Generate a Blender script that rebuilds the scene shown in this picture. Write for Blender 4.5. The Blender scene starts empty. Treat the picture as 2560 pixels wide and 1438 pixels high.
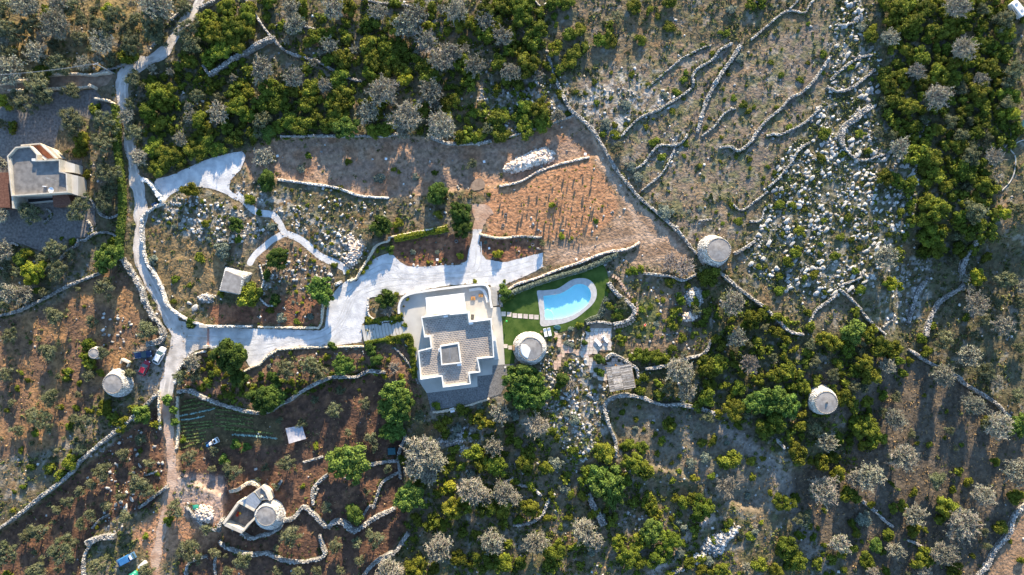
import bpy, bmesh, math, random
import numpy as np
from mathutils import Vector, Matrix, geometry

R = random.Random(11)
NR = np.random.RandomState(11)
SC = bpy.context.scene
C = SC.collection
S = 0.1            # metres per photo pixel on the ground
HC = 170.667       # flying height of the drone
CX, CY = 1280.0, 719.0

# ------------------------------------------------------------------ camera
cam_d = bpy.data.cameras.new('camera')
cam_d.sensor_width = 36.0
cam_d.lens = 24.0
cam_d.clip_start = 1.0
cam_d.clip_end = 9000.0
cam = bpy.data.objects.new('camera', cam_d)
cam.location = (0, 0, HC)
cam.rotation_euler = (0, 0, 0)
C.objects.link(cam)
SC.camera = cam
# ------------------------------------------------------------------ sky, sun, exposure
SUN_EL = 14.8
SDX, SDY = 0.16, 1.0          # ground direction towards the sun
sdir = Vector((SDX, SDY, math.hypot(SDX, SDY) * math.tan(math.radians(SUN_EL)))).normalized()
w = bpy.data.worlds.new('World')
SC.world = w
w.use_nodes = True
nt = w.node_tree
bg = nt.nodes['Background']
sky = nt.nodes.new('ShaderNodeTexSky')
sky.sky_type = 'NISHITA'
sky.sun_disc = False
sky.sun_elevation = math.radians(SUN_EL)
sky.sun_rotation = math.atan2(SDX, SDY)
sky.air_density = 1.0
sky.dust_density = 0.1
sky.ozone_density = 2.6
nt.links.new(sky.outputs[0], bg.inputs[0])
bg.inputs[1].default_value = 0.15
sl = bpy.data.lights.new('sun', 'SUN')
sl.energy = 5.0
sl.angle = math.radians(0.5)
sl.color = (1.0, 0.81, 0.56)
so = bpy.data.objects.new('sun', sl)
so.rotation_euler = sdir.to_track_quat('Z', 'Y').to_euler()
so.location = (20, 120, 90)
C.objects.link(so)
SC.view_settings.view_transform = 'Standard'
SC.view_settings.look = 'None'
SC.view_settings.exposure = 1.52
SC.view_settings.gamma = 1.0
SC.view_settings.use_curve_mapping = False
SC.cycles.max_bounces = 6
SC.cycles.transparent_max_bounces = 8

# ------------------------------------------------------------------ numbers
def vn(x, y, s, seed=0):
    x = np.asarray(x, float) / s + seed * 17.13 + 1000
    y = np.asarray(y, float) / s + seed * 9.71 + 1000
    xi = np.floor(x); yi = np.floor(y); fx = x - xi; fy = y - yi
    fx = fx * fx * (3 - 2 * fx); fy = fy * fy * (3 - 2 * fy)
    def h(a, b):
        v = np.sin(a * 127.1 + b * 311.7 + seed * 74.7) * 43758.5453
        return v - np.floor(v)
    return (h(xi, yi) * (1 - fx) + h(xi + 1, yi) * fx) * (1 - fy) + (h(xi, yi + 1) * (1 - fx) + h(xi + 1, yi + 1) * fx) * fy
def fbm(x, y, s, seed=0, n=4):
    t = 0; a = 1; q = 0
    for i in range(n):
        t = t + a * vn(x, y, s / 2 ** i, seed + i * 3); q += a; a *= 0.55
    return t / q
def inpoly(X, Y, P):
    X = np.asarray(X, float); Y = np.asarray(Y, float)
    r = np.zeros(X.shape, bool); n = len(P)
    for i in range(n):
        x1, y1 = P[i]; x2, y2 = P[(i + 1) % n]
        if y1 == y2: continue
        c = ((y1 > Y) != (y2 > Y)) & (X < (x2 - x1) * (Y - y1) / (y2 - y1) + x1)
        r ^= c
    return r
def spline(P, closed=False, step=6.0):
    n = len(P); out = []
    rng = n if closed else n - 1
    for i in range(rng):
        if closed: p0, p1, p2, p3 = P[(i - 1) % n], P[i], P[(i + 1) % n], P[(i + 2) % n]
        else: p0, p1, p2, p3 = P[max(i - 1, 0)], P[i], P[i + 1], P[min(i + 2, n - 1)]
        d = math.hypot(p2[0] - p1[0], p2[1] - p1[1]); k = max(1, int(d / step))
        for j in range(k):
            t = j / k
            out.append(tuple(0.5 * (2 * p1[c] + (p2[c] - p0[c]) * t + (2 * p0[c] - 5 * p1[c] + 4 * p2[c] - p3[c]) * t * t + (3 * p1[c] - p0[c] - 3 * p2[c] + p3[c]) * t ** 3) for c in (0, 1)))
    if not closed: out.append(tuple(P[-1]))
    return out
def band(P, wd):
    """outline of a ribbon along a centre line (pixels); wd one number or one per point"""
    if not isinstance(wd, (list, tuple)): wd = [wd] * len(P)
    Lf, Rt = [], []
    for i, p in enumerate(P):
        a = P[max(i - 1, 0)]; b = P[min(i + 1, len(P) - 1)]
        tx, ty = b[0] - a[0], b[1] - a[1]; l = math.hypot(tx, ty) or 1
        nx, ny = -ty / l * wd[i] / 2, tx / l * wd[i] / 2
        Lf.append((p[0] + nx, p[1] + ny)); Rt.append((p[0] - nx, p[1] - ny))
    return Lf + Rt[::-1]
def T(tx, ty, s):
    """points given in a 3x enlarged tile whose corner is (tx, ty)"""
    q = [float(v) for v in s.replace(',', ' ').split()]
    return [(tx + q[i] / 2.995, ty + q[i + 1] / 2.995) for i in range(0, len(q), 2)]
def P_(s):
    q = [float(v) for v in s.replace(',', ' ').split()]
    return [(q[i], q[i + 1]) for i in range(0, len(q), 2)]
def HP(s):
    q = [float(v) for v in s.replace(',', ' ').split()]
    return [(980 + q[i] / 4.109, 690 + q[i + 1] / 4.109) for i in range(0, len(q), 2)]
def W(px, py, z=0.0):
    k = S * (HC - z) / HC
    return ((px - CX) * k, -(py - CY) * k, z)

# ------------------------------------------------------------------ regions of the place (photo pixels)
DRIVE_UP = spline(P_('386 452 430 438 480 415 530 395 590 380 612 384 604 420 580 448 574 474 592 487 604 500 588 500 570 488 545 478 505 468 470 470 440 480 420 492 410 506 398 482'), True, 8)
PATHC = spline(P_('590 484 612 503 640 530 680 537 698 556 712 582 740 593 768 612 800 640 838 658 864 672 868 684'), False, 8)
PATH2C = spline(P_('712 584 684 598 652 624 632 644 622 664'), False, 8)
DRIVE = P_('520 819 648 822 800 826 812 818 819 765 828 740 848 716 864 704 892 704 912 674 934 650 955 638 970 633 985 640 1000 655 1020 666 1060 667 1100 664 1150 662 1168 650 1172 625 1180 600 1182 573 1206 574 1198 602 1200 630 1215 648 1260 656 1300 647 1357 631 1358 668 1325 685 1262 712 1255 722 1238 730 1225 713 1190 708 1120 714 1060 724 1020 735 990 742 955 738 925 745 918 762 918 792 906 812 905 855 830 866 750 868 690 872 665 890 650 914 627 920 610 892 560 872 520 868')
ROADC = spline(P_('520 -60 500 0 458 62 430 100 412 128 390 142 350 160 312 190 306 240 317 290 322 340 330 400 336 440 350 490 352 550 346 610 352 660 372 700 402 756 428 800 446 850 430 910 418 960 412 1000'), False, 10)
ROADW = [24] * 8
ROAD = band(ROADC, [25 + 4 * math.sin(i * 0.7) + (10 if 150 < p[1] < 250 else 0) + (8 if p[1] > 760 else 0) + (6 if 440 < p[1] < 560 else 0) for i, p in enumerate(ROADC)])
JUNC = P_('436 800 470 806 500 812 521 819 521 868 490 876 462 896 440 930 420 930 425 860')
TRACKC = spline(P_('412 998 418 1050 424 1100 428 1150 430 1200 424 1240 410 1300 396 1360 384 1440 380 1520'), False, 10)
CONC = P_('999 778 1001 755 1010 742 1030 734 1110 723 1190 712 1213 712 1226 722 1231 768 1250 768 1255 800 1259 858 1262 911 1231 914 1231 936 1193 941 1194 967 1067 983 1045 950 1036 880 1030 862 1016 842 1010 800 1000 794')
GRAV = P_('1067 983 1194 967 1193 941 1231 936 1231 914 1262 911 1284 910 1272 945 1252 985 1225 994 1175 1010 1078 1027')
LAWN = P_('1253 737 1290 717 1350 699 1400 682 1450 667 1490 654 1505 650 1517 680 1523 703 1520 745 1505 770 1490 800 1462 806 1430 822 1402 830 1372 846 1330 828 1300 842 1285 870 1286 908 1263 911 1259 858 1252 800 1250 768')
POOL_OUT = spline(T(1280, 480, '187 740 230 738 280 733 330 727 370 708 410 680 455 655 510 645 565 652 608 682 633 735 630 795 600 845 545 895 480 945 400 980 310 997 218 1003 210 930 200 850 193 790'), True, 7)
POOL_IN = spline(T(1280, 480, '234 778 275 774 330 768 380 752 430 722 465 698 512 688 558 702 586 735 592 785 572 832 525 878 455 920 375 945 310 953 250 955 245 900 240 850 236 810'), True, 7)
PATIO = T(1280, 480, '585 988 640 985 700 985 752 995 748 1060 742 1110 735 1150 728 1185 700 1195 655 1190 600 1215 560 1245 545 1250 560 1290 590 1350 600 1385 640 1400 700 1420 710 1438 712 1290 770 1235 780 1215 850 1240 905 1300 905 1330 700 1330 690 1290 640 1265 600 1240 560 1236 515 1225 508 1190 545 1120 560 1060')
CRAZYC = spline(T(1280, 480, '325 1045 345 1090 368 1150 390 1180 370 1220 345 1270 330 1330'), False, 6)
CRAZY2 = spline(T(1280, 480, '385 1180 430 1180 470 1195 510 1205 545 1240'), False, 6)
ARENA = T(640, 480, '1620 85 1700 90 1750 110 1778 160 1740 190 1715 230 1690 280 1620 280 1640 200 1622 150')
CISTERN = spline(T(640, 0, '1610 1380 1640 1345 1690 1340 1718 1370 1712 1405 1670 1425 1615 1420'), True, 6)
YARD = P_('-60 285 30 240 120 232 238 224 254 245 270 262 288 275 270 300 232 300 200 288 150 310 140 350 135 380 160 400 205 400 205 480 236 520 240 560 228 590 190 596 160 602 140 620 100 628 60 612 20 606 -60 600')
LANE = P_('-60 214 60 206 150 190 200 190 285 187 268 212 235 222 150 226 60 230 -60 240')
FIELD = P_('610 392 650 360 720 345 890 342 960 342 1085 349 1120 360 1200 362 1290 340 1435 290 1480 340 1500 385 1472 393 1345 430 1310 452 1200 470 1100 480 975 497 900 488 840 468 760 456 700 448 625 445')
ORANGE = P_('1250 468 1310 454 1345 434 1400 414 1472 397 1505 430 1530 470 1552 520 1530 560 1480 590 1352 602 1300 598 1215 588 1212 540 1205 512 1228 500 1190 478')
DIRT = P_('1472 330 1500 372 1535 430 1575 482 1600 505 1650 550 1700 590 1730 640 1700 670 1620 660 1580 668 1560 640 1600 605 1570 618 1500 632 1440 655 1360 668 1358 602 1480 592 1530 562 1556 520 1530 468 1500 425 1476 395 1450 330')
BED1 = P_('976 608 1040 594 1120 584 1178 592 1172 640 1150 661 1060 666 1020 665 1000 652 985 638 970 625')
BED2 = P_('1203 582 1300 598 1355 600 1356 630 1300 646 1262 655 1220 648 1202 628 1198 605')
BED3 = P_('512 768 560 760 642 765 642 812 540 812')
BED4 = P_('688 740 740 735 802 745 806 812 690 812 642 812 642 770')
BED5 = P_('650 918 668 892 695 875 760 871 905 868 1000 860 1030 866 1040 940 1062 1020 1000 990 960 930 900 926 840 936 800 950 760 975 690 1020 560 1010 445 985 440 930 470 895 520 880 600 885 625 925')
ISLE = P_('925 745 955 738 990 742 1000 760 998 790 960 800 922 790')
REDA = P_('448 985 560 1012 640 1033 730 1000 820 950 900 930 962 935 985 1010 1010 1080 1006 1180 1020 1280 1020 1330 960 1400 920 1500 440 1500 450 1380 500 1330 560 1320 560 1240 450 1190 446 1080')
REDB = P_('-60 1370 60 1290 150 1215 260 1130 330 1070 395 1010 412 1100 420 1200 380 1270 300 1290 240 1330 210 1400 205 1500 -60 1500')
OLIVEC = P_('-60 810 50 782 150 757 217 700 290 668 330 700 366 760 384 800 404 850 340 870 300 920 240 1000 140 1120 -60 1160')
REDC = P_('445 1240 560 1240 560 1330 500 1380 380 1400 330 1340 360 1300')
PLOUGH_RB = P_('1960 950 2220 880 2300 900 2420 960 2560 1060 2660 1150 2660 1250 2450 1500 2180 1500 2080 1380 1990 1300 1960 1180 2100 1160 2160 1050 2080 1060')
CORNER = P_('2560 1265 2500 1380 2440 1500 2700 1560 2700 1230')
GREYSOIL = P_('1530 1010 1640 1000 1800 1030 1900 1080 1960 1180 1900 1280 1800 1250 1700 1180 1620 1160 1560 1110')
KARST = P_('1940 400 2010 330 2075 200 2085 60 2090 0 2150 0 2210 170 2180 300 2260 330 2300 430 2290 520 2255 600 2200 680 2180 730 2080 745 1960 730 1880 690 1850 640 1890 590 1930 480')
LROCK1 = P_('400 500 480 482 560 500 640 545 690 560 690 590 640 600 560 610 470 590 420 560 380 560 372 530')
LROCK2 = P_('585 460 640 450 700 480 760 520 830 560 900 590 920 630 880 670 820 630 760 590 700 540 640 515 590 480')
LROCK3 = P_('650 660 740 620 800 640 838 700 790 735 740 720 690 700 660 740')
LROCK4 = P_('1380 915 1480 900 1510 990 1530 1060 1490 1130 1440 1180 1390 1090 1350 1010 1370 960')
LROCK5 = P_('1100 1085 1200 1055 1215 1100 1150 1140 1090 1110')
LROCK6 = P_('1320 830 1420 820 1470 870 1440 960 1370 960 1330 900')
LROCK7 = P_('1440 240 1640 200 1700 260 1560 320 1480 320')
LROCK8 = P_('1640 360 1720 330 1700 400 1660 440')
MEADOW = P_('1440 200 1700 100 1860 120 2000 60 2080 60 2060 200 1960 400 1880 500 1860 600 1740 640 1640 520 1560 400 1470 310')

# ------------------------------------------------------------------ terrain grid
GX = np.arange(-140, 2701, 4.0); GY = np.arange(-120, 1561, 4.0)
MX, MY = np.meshgrid(GX, GY)
def blur(a, n=1):
    for _ in range(n):
        p = np.pad(a, 1, mode='edge')
        a = (p[:-2, 1:-1] + p[2:, 1:-1] + p[1:-1, :-2] + p[1:-1, 2:] + p[1:-1, 1:-1] * 2) / 6
    return a
def mask(P, n=1, jit=0):
    X, Y = MX, MY
    if jit:
        X = MX + (fbm(MX, MY, 60, 5) - .5) * jit * 2; Y = MY + (fbm(MX, MY, 60, 8) - .5) * jit * 2
    return blur(inpoly(X, Y, P).astype(float), n)
flat = np.zeros(MX.shape)
SHEETS = [DRIVE_UP, band(PATHC, 18), band(PATH2C, 17), DRIVE, ROAD, JUNC, CONC, GRAV, LAWN, POOL_OUT, PATIO, band(CRAZYC, 13), band(CRAZY2, 11), ARENA, CISTERN, YARD, LANE, band(TRACKC, 30)]
for P in SHEETS: flat = np.maximum(flat, inpoly(MX, MY, P))
for P in [P_('0 360 120 360 210 420 200 530 0 530'), P_('548 668 634 684 606 745 548 732')]: flat = np.maximum(flat, inpoly(MX, MY, P))
flat = blur(np.maximum.reduce([np.roll(np.roll(flat, i, 0), j, 1) for i in (-1, 0, 1) for j in (-1, 0, 1)]), 1)
Z = np.zeros(MX.shape)
Z -= 1.3 * mask(REDA, 2)
Z -= 0.7 * mask(REDB, 2)
Z -= 0.9 * mask(P_('1525 1010 1560 990 1640 1000 1740 1012 1800 1035 1900 1080 1960 1180 1900 1280 1800 1250 1700 1180 1600 1160 1540 1110'), 3)
Z -= 0.6 * mask(FIELD, 2)
Z += 0.5 * mask(P_('2090 330 2180 260 2240 330 2300 430 2290 520 2250 620 2180 720 2080 740 2000 700 1960 560 2020 420'), 8)
Z -= 4.0 * mask(P_('2250 600 2340 570 2480 610 2800 560 2800 1700 1960 1700 1960 1210 2090 1090 2180 970 2240 900 2225 780'), 70)
Z -= 1.8 * mask(P_('990 1080 1280 1030 1390 1120 1500 1190 1930 1230 1930 1700 990 1700'), 45)
Z += (fbm(MX, MY, 300, 3) - .5) * 1.0 * (1 - blur(flat, 6))
smooth_ = 1 - .72 * np.maximum.reduce([mask(FIELD, 2), mask(ORANGE, 2), mask(DIRT, 2), mask(CORNER, 2), mask(BED1, 2) * .5, mask(MEADOW, 6, 20) * .4])
Z += (fbm(MX, MY, 26, 21, 3) - .5) * 0.46 * (1 - flat) * smooth_
Z += (NR.rand(*Z.shape) - .5) * 0.10 * (1 - flat) * smooth_
pm = blur(inpoly(MX, MY, POOL_OUT).astype(float), 0)
Z = np.where(pm > 0, np.where(inpoly(MX, MY, spline([((x - 1417) * .97 + 1417, (y - 755) * .97 + 755) for x, y in POOL_OUT], True, 9)), -2.2, Z), Z)
def zt(px, py):
    fx = np.clip((np.asarray(px, float) - GX[0]) / 4, 0, len(GX) - 1.001); fy = np.clip((np.asarray(py, float) - GY[0]) / 4, 0, len(GY) - 1.001)
    i = fx.astype(int); j = fy.astype(int); a = fx - i; b = fy - j
    return (Z[j, i] * (1 - a) + Z[j, i + 1] * a) * (1 - b) + (Z[j + 1, i] * (1 - a) + Z[j + 1, i + 1] * a) * b
def G(px, py, dz=0.0):
    z = float(zt(px, py)) + dz
    return W(px, py, z)

col = np.zeros(MX.shape + (3,))
def lay(c, m):
    global col
    col = col * (1 - m[..., None]) + np.array(c) * m[..., None]
def c_(*a): return np.array(a)
n1 = fbm(MX, MY, 130, 1); n2 = fbm(MX, MY, 40, 2); n3 = fbm(MX, MY, 14, 4)
st = lambda a, lo, hi: np.clip((a - lo) / (hi - lo), 0, 1)
lay((0.145, 0.118, 0.075), np.ones(MX.shape))
lay((0.30, 0.17, 0.075), st(n2, .55, .75) * .5)
lay((0.085, 0.092, 0.042), st(n3, .46, .62) * .75)
lay((0.20, 0.165, 0.13), st(n1, .5, .7) * .45)
lay((0.085, 0.085, 0.05), mask(P_('2200 640 2700 560 2700 1600 1960 1600 1960 1200 2100 1080 2190 950'), 30) * .55)
lay((0.20, 0.162, 0.135), mask(MEADOW, 6, 30) * .8)
lay((0.26, 0.185, 0.115), mask(MEADOW, 6, 30) * st(n2, .5, .68) * .6)
lay((0.12, 0.125, 0.06), mask(MEADOW, 6, 30) * st(n3, .45, .65) * .8)
lay((0.095, 0.098, 0.055), mask(KARST, 4, 20) * .75)
for Q_ in ('2190 0 2500 0 2540 150 2550 330 2480 420 2500 600 2400 650 2300 650 2240 560 2290 420 2190 330 2230 150', '340 190 500 100 610 150 760 200 860 300 900 330 700 345 610 375 380 440 340 300', '1680 740 1900 760 2080 830 2260 860 2280 900 2200 1080 2130 1200 1980 1150 1850 1080 1700 1020 1600 990 1600 900 1750 870'): lay((0.055, 0.06, 0.028), mask(P_(Q_), 5, 20) * .75)
lay((0.28, 0.265, 0.245), st(fbm(MX, MY, 18, 31), .62, .7) * .5 * (1 - mask(REDA, 2)) * (1 - mask(REDB, 2)))
lay((0.30, 0.215, 0.09), mask(P_('-60 -60 490 -60 430 90 300 170 60 195 -60 190'), 5, 20) * st(n2, .38, .6) * .7)
for Q_ in (LROCK1, LROCK2, LROCK3, LROCK4, LROCK5, LROCK7, LROCK8, P_('1280 190 1430 210 1430 290 1300 340 1180 280 1200 200'), P_('1460 200 1600 180 1560 320 1470 320'), P_('2230 640 2340 640 2290 830 2190 800'), P_('230 1100 400 1060 400 1160 300 1330 220 1330'), P_('1000 40 1100 60 1060 120 1180 130 1200 180 1040 150')): lay((0.40, 0.385, 0.365), mask(Q_, 4, 20) * st(fbm(MX, MY, 13, 33), .52, .6) * .7)
lay((0.40, 0.385, 0.365), mask(KARST, 4, 20) * st(fbm(MX, MY, 12, 35), .58, .66) * .5)
lay((0.17, 0.10, 0.065), mask(OLIVEC, 4, 10) * .9)
lay((0.33, 0.19, 0.09), mask(OLIVEC, 4, 10) * st(n2, .45, .7) * .8)
lay((0.108, 0.062, 0.044), mask(REDA, 2, 8))
lay((0.24, 0.125, 0.07), mask(REDA, 2, 8) * st(n3, .5, .75) * .6)
lay((0.112, 0.065, 0.046), mask(REDB, 2, 6))
lay((0.25, 0.13, 0.07), mask(REDB, 2, 6) * st(n3, .5, .7) * .6)
lay((0.36, 0.20, 0.12), mask(REDC, 4, 10))
lay((0.10, 0.085, 0.04), mask(P_('448 990 600 1020 700 1050 712 1110 600 1115 450 1125'), 3, 6) * .7)
lay((0.30, 0.20, 0.15), mask(FIELD, 3, 8) * .9)
lay((0.33, 0.235, 0.165), mask(FIELD, 3, 8) * st(fbm(MX / 6, MY, 14, 41), .45, .6) * .6)
lay((0.34, 0.17, 0.09), mask(FIELD, 3, 8) * st(n2, .52, .7) * .5)
lay((0.375, 0.20, 0.112), mask(ORANGE, 3, 8))
lay((0.30, 0.185, 0.11), mask(ORANGE, 3, 8) * st(n3, .5, .7) * .5)
lay((0.26, 0.17, 0.115), mask(DIRT, 4, 12) * .9)
for B_, w_d in (('1478 330 1510 385 1545 440 1590 500 1650 570 1700 625', 14), ('1492 392 1525 440 1562 495 1600 560 1640 610', 12), ('1400 640 1480 620 1560 600 1620 590 1660 600', 14), ('1390 655 1480 640 1560 625 1600 610', 8)): lay((0.46, 0.34, 0.26), mask(band(spline(P_(B_), False, 8), w_d), 2, 3) * .75)
lay((0.39, 0.28, 0.205), mask(DIRT, 4, 12) * st(fbm(MX + MY * .6, MY - MX * .4, 30, 51), .5, .62) * .6)
for B in (BED1, BED2, BED3, BED4): lay((0.17, 0.082, 0.052), mask(B, 2, 3)); lay((0.32, 0.16, 0.09), mask(B, 2, 3) * st(n3, .45, .6) * .5)
lay((0.17, 0.10, 0.07), mask(BED5, 3, 6) * .9)
lay((0.20, 0.135, 0.09), mask(P_('640 590 700 580 800 640 838 690 800 740 700 730 650 690'), 3, 8) * .8)
lay((0.17, 0.13, 0.07), mask(P_('372 590 470 590 560 620 560 700 530 740 470 760 430 740 390 680'), 4, 8) * .8)
lay((0.30, 0.19, 0.09), mask(P_('372 590 470 590 560 620 560 700 530 740 470 760 430 740 390 680'), 4, 8) * st(n3, .45, .65) * .6)
lay((0.115, 0.092, 0.072), mask(PLOUGH_RB, 5, 12) * .85)
lay((0.07, 0.058, 0.045), mask(PLOUGH_RB, 5, 12) * st(fbm(MX * 1.0, MY / 14 + MX / 90, 8, 71, 2), .5, .62) * .6)  # dark furrow stripes that also put long tree shadows into the soil colour
lay((0.26, 0.17, 0.11), mask(CORNER, 1))
lay((0.19, 0.165, 0.14), mask(GREYSOIL, 12, 30) * .5)
lay((0.25, 0.225, 0.205), mask(band(spline(P_('1800 1060 1860 1110 1950 1180 1985 1290 2050 1400 2090 1500'), False, 12), 36), 4, 10) * .7)
lay((0.42, 0.36, 0.33), mask(band(spline(P_('1620 1438 1690 1390 1720 1340 1790 1290'), False, 12), 18), 2, 4) * .7)
lay((0.23, 0.165, 0.115), mask(P_('1540 740 1700 710 1770 850 1740 890 1600 900 1550 840'), 6, 16) * .7)
lay((0.09, 0.12, 0.035), mask(P_('1560 760 1640 740 1650 800 1620 850 1570 840 1540 800'), 3, 6) * .75)
lay((0.45, 0.28, 0.19), mask(band(TRACKC, [30] * 20 + [24] * 200 if False else 30), 3, 6) * .85)
lay((0.38, 0.30, 0.27), mask(P_('440 1180 560 1190 560 1290 500 1320 440 1260'), 4, 10) * .7)
lay((0.33, 0.28, 0.25), mask(P_('340 870 410 850 424 900 410 960 380 990 340 950'), 4, 8) * .6)
lay((0.32, 0.24, 0.18), mask(P_('1500 640 1700 640 1740 690 1600 700 1560 700'), 4, 8) * .6)
col *= (0.88 + 0.24 * NR.rand(*MX.shape))[..., None] * (0.8 + 0.4 * n3)[..., None]

def outer(a, lo, n=26):
    d = [4 * 1.28 ** k for k in range(1, n)]
    s = np.cumsum(d)
    return s
o = outer(GX, 0)
XS = np.concatenate([GX[0] - o[::-1], GX, GX[-1] + o]); YS = np.concatenate([GY[0] - o[::-1], GY, GY[-1] + o])
no = len(o)
ix = np.clip(np.arange(len(XS)) - no, 0, len(GX) - 1); iy = np.clip(np.arange(len(YS)) - no, 0, len(GY) - 1)
AX, AY = np.meshgrid(XS, YS)
ZA = Z[iy][:, ix].copy(); CA = col[iy][:, ix].copy()
outm = np.zeros(AX.shape, bool); outm[:no - 4] = 1; outm[-no + 4:] = 1; outm[:, :no - 4] = 1; outm[:, -no + 4:] = 1
nn = fbm(AX, AY, 130, 1)[..., None]; n4 = fbm(AX, AY, 30, 2)[..., None]
CG = np.array((0.10, 0.095, 0.05)) * (1 - nn) + np.array((0.22, 0.16, 0.11)) * nn; CG = CG * (.6 + .8 * n4)
CA[outm] = CG[outm]; ZA[outm] += ((fbm(AX, AY, 260, 3) - .5) * 1.0)[outm]
kk = S * (HC - ZA) / HC
TV = np.stack([(AX - CX) * kk, -(AY - CY) * kk, ZA], -1).reshape(-1, 3)
nx_, ny_ = len(XS), len(YS)
I = np.arange(nx_ * ny_).reshape(ny_, nx_)
TF = np.stack([I[1:, :-1], I[1:, 1:], I[:-1, 1:], I[:-1, :-1]], -1).reshape(-1, 4)

def np_mesh(name, V, F, tint=None, colr=None, smooth=False):
    me = bpy.data.meshes.new(name)
    V = np.asarray(V, np.float32); F = np.asarray(F, np.int32); k = F.shape[1]
    me.vertices.add(len(V)); me.vertices.foreach_set('co', V.ravel())
    me.loops.add(F.size); me.loops.foreach_set('vertex_index', F.ravel())
    me.polygons.add(len(F)); me.polygons.foreach_set('loop_start', np.arange(0, F.size, k, dtype=np.int32))
    try: me.polygons.foreach_set('loop_total', np.full(len(F), k, np.int32))
    except Exception: pass
    if tint is not None:
        a = me.attributes.new('tint', 'FLOAT', 'POINT'); a.data.foreach_set('value', np.asarray(tint, np.float32))
    if colr is not None:
        a = me.attributes.new('colr', 'FLOAT_COLOR', 'POINT'); a.data.foreach_set('color', np.concatenate([colr, np.ones((len(colr), 1))], 1).astype(np.float32).ravel())
    if smooth: me.polygons.foreach_set('use_smooth', np.ones(len(F), bool))
    me.update(calc_edges=True); me.validate()
    return me

# ------------------------------------------------------------------ materials
def mat(name, c1, c2=None, scale=2.0, rough=0.9, bump=0.0, bscale=None, tint=0.0, vcol=False, rnd=0.0, detail=5, contrast=(.35, .65), metal=0.0, coord='Object', transl=0.0, spec=0.2, stretch=None, hue=None):
    m = bpy.data.materials.new(name); m.use_nodes = True
    t = m.node_tree; N = t.nodes; L = t.links; b = N['Principled BSDF']
    b.inputs['Roughness'].default_value = rough; b.inputs['Metallic'].default_value = metal
    b.inputs['Specular IOR Level'].default_value = spec
    tc = N.new('ShaderNodeTexCoord'); co = tc.outputs[coord]
    if stretch:
        mp = N.new('ShaderNodeMapping'); mp.inputs['Scale'].default_value = stretch[:3]; mp.inputs['Rotation'].default_value = (0, 0, stretch[3] if len(stretch) > 3 else 0); L.new(co, mp.inputs[0]); co = mp.outputs[0]
    nz = N.new('ShaderNodeTexNoise'); nz.inputs['Scale'].default_value = scale; nz.inputs['Detail'].default_value = detail; L.new(co, nz.inputs['Vector'])
    mr = N.new('ShaderNodeMapRange'); mr.inputs['From Min'].default_value = contrast[0]; mr.inputs['From Max'].default_value = contrast[1]; L.new(nz.outputs['Fac'], mr.inputs['Value'])
    mx = N.new('ShaderNodeMix'); mx.data_type = 'RGBA'; L.new(mr.outputs[0], mx.inputs[0])
    if vcol:
        at = N.new('ShaderNodeAttribute'); at.attribute_name = 'colr'
        def sc(f):
            v = N.new('ShaderNodeVectorMath'); v.operation = 'MULTIPLY'; L.new(at.outputs['Color'], v.inputs[0]); v.inputs[1].default_value = f; return v.outputs[0]
        L.new(sc(c1), mx.inputs[6]); L.new(sc(c2), mx.inputs[7])
    else:
        mx.inputs[6].default_value = (*c1, 1); mx.inputs[7].default_value = (*(c2 or c1), 1)
    out = mx.outputs[2]
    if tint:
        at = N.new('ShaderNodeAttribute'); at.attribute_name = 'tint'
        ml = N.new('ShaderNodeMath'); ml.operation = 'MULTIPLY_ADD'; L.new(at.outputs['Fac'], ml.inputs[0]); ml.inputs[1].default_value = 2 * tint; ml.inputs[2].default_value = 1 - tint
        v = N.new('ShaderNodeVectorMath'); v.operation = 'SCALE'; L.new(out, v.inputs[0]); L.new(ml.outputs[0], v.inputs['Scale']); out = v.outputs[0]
    if rnd:
        oi = N.new('ShaderNodeObjectInfo')
        hs = N.new('ShaderNodeHueSaturation'); L.new(out, hs.inputs['Color'])
        a = N.new('ShaderNodeMath'); a.operation = 'MULTIPLY_ADD'; L.new(oi.outputs['Random'], a.inputs[0]); a.inputs[1].default_value = rnd * 2; a.inputs[2].default_value = 1 - rnd; L.new(a.outputs[0], hs.inputs['Value'])
        wn = N.new('ShaderNodeTexWhiteNoise'); wn.noise_dimensions = '1D'; L.new(oi.outputs['Random'], wn.inputs['W'])
        a2 = N.new('ShaderNodeMath'); a2.operation = 'MULTIPLY_ADD'; L.new(wn.outputs['Value'], a2.inputs[0]); hh = hue or 0.04; a2.inputs[1].default_value = hh; a2.inputs[2].default_value = 0.5 - hh * .5; L.new(a2.outputs[0], hs.inputs['Hue'])
        out = hs.outputs[0]
    L.new(out, b.inputs['Base Color'])
    if bump:
        n2 = N.new('ShaderNodeTexNoise'); n2.inputs['Scale'].default_value = bscale or scale * 2; n2.inputs['Detail'].default_value = 6; L.new(co, n2.inputs['Vector'])
        bp = N.new('ShaderNodeBump'); bp.inputs['Strength'].default_value = 1.0; bp.inputs['Distance'].default_value = bump; L.new(n2.outputs['Fac'], bp.inputs['Height']); L.new(bp.outputs[0], b.inputs['Normal'])
    if transl:
        tr = N.new('ShaderNodeBsdfTranslucent'); L.new(out, tr.inputs[0])
        ms = N.new('ShaderNodeMixShader'); ms.inputs[0].default_value = transl; L.new(b.outputs[0], ms.inputs[1]); L.new(tr.outputs[0], ms.inputs[2]); L.new(ms.outputs[0], N['Material Output'].inputs[0])
    return m
M = {}
M['ground'] = mat('ground_soil', (.72, .72, .69), (1.28, 1.25, 1.20), 1.1, .95, .30, 1.6, vcol=True, detail=8, contrast=(.36, .64))
M['gravel'] = mat('white_gravel', (.46, .46, .47), (.68, .675, .67), .5, .95, .07, 3.5, detail=9)
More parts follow.
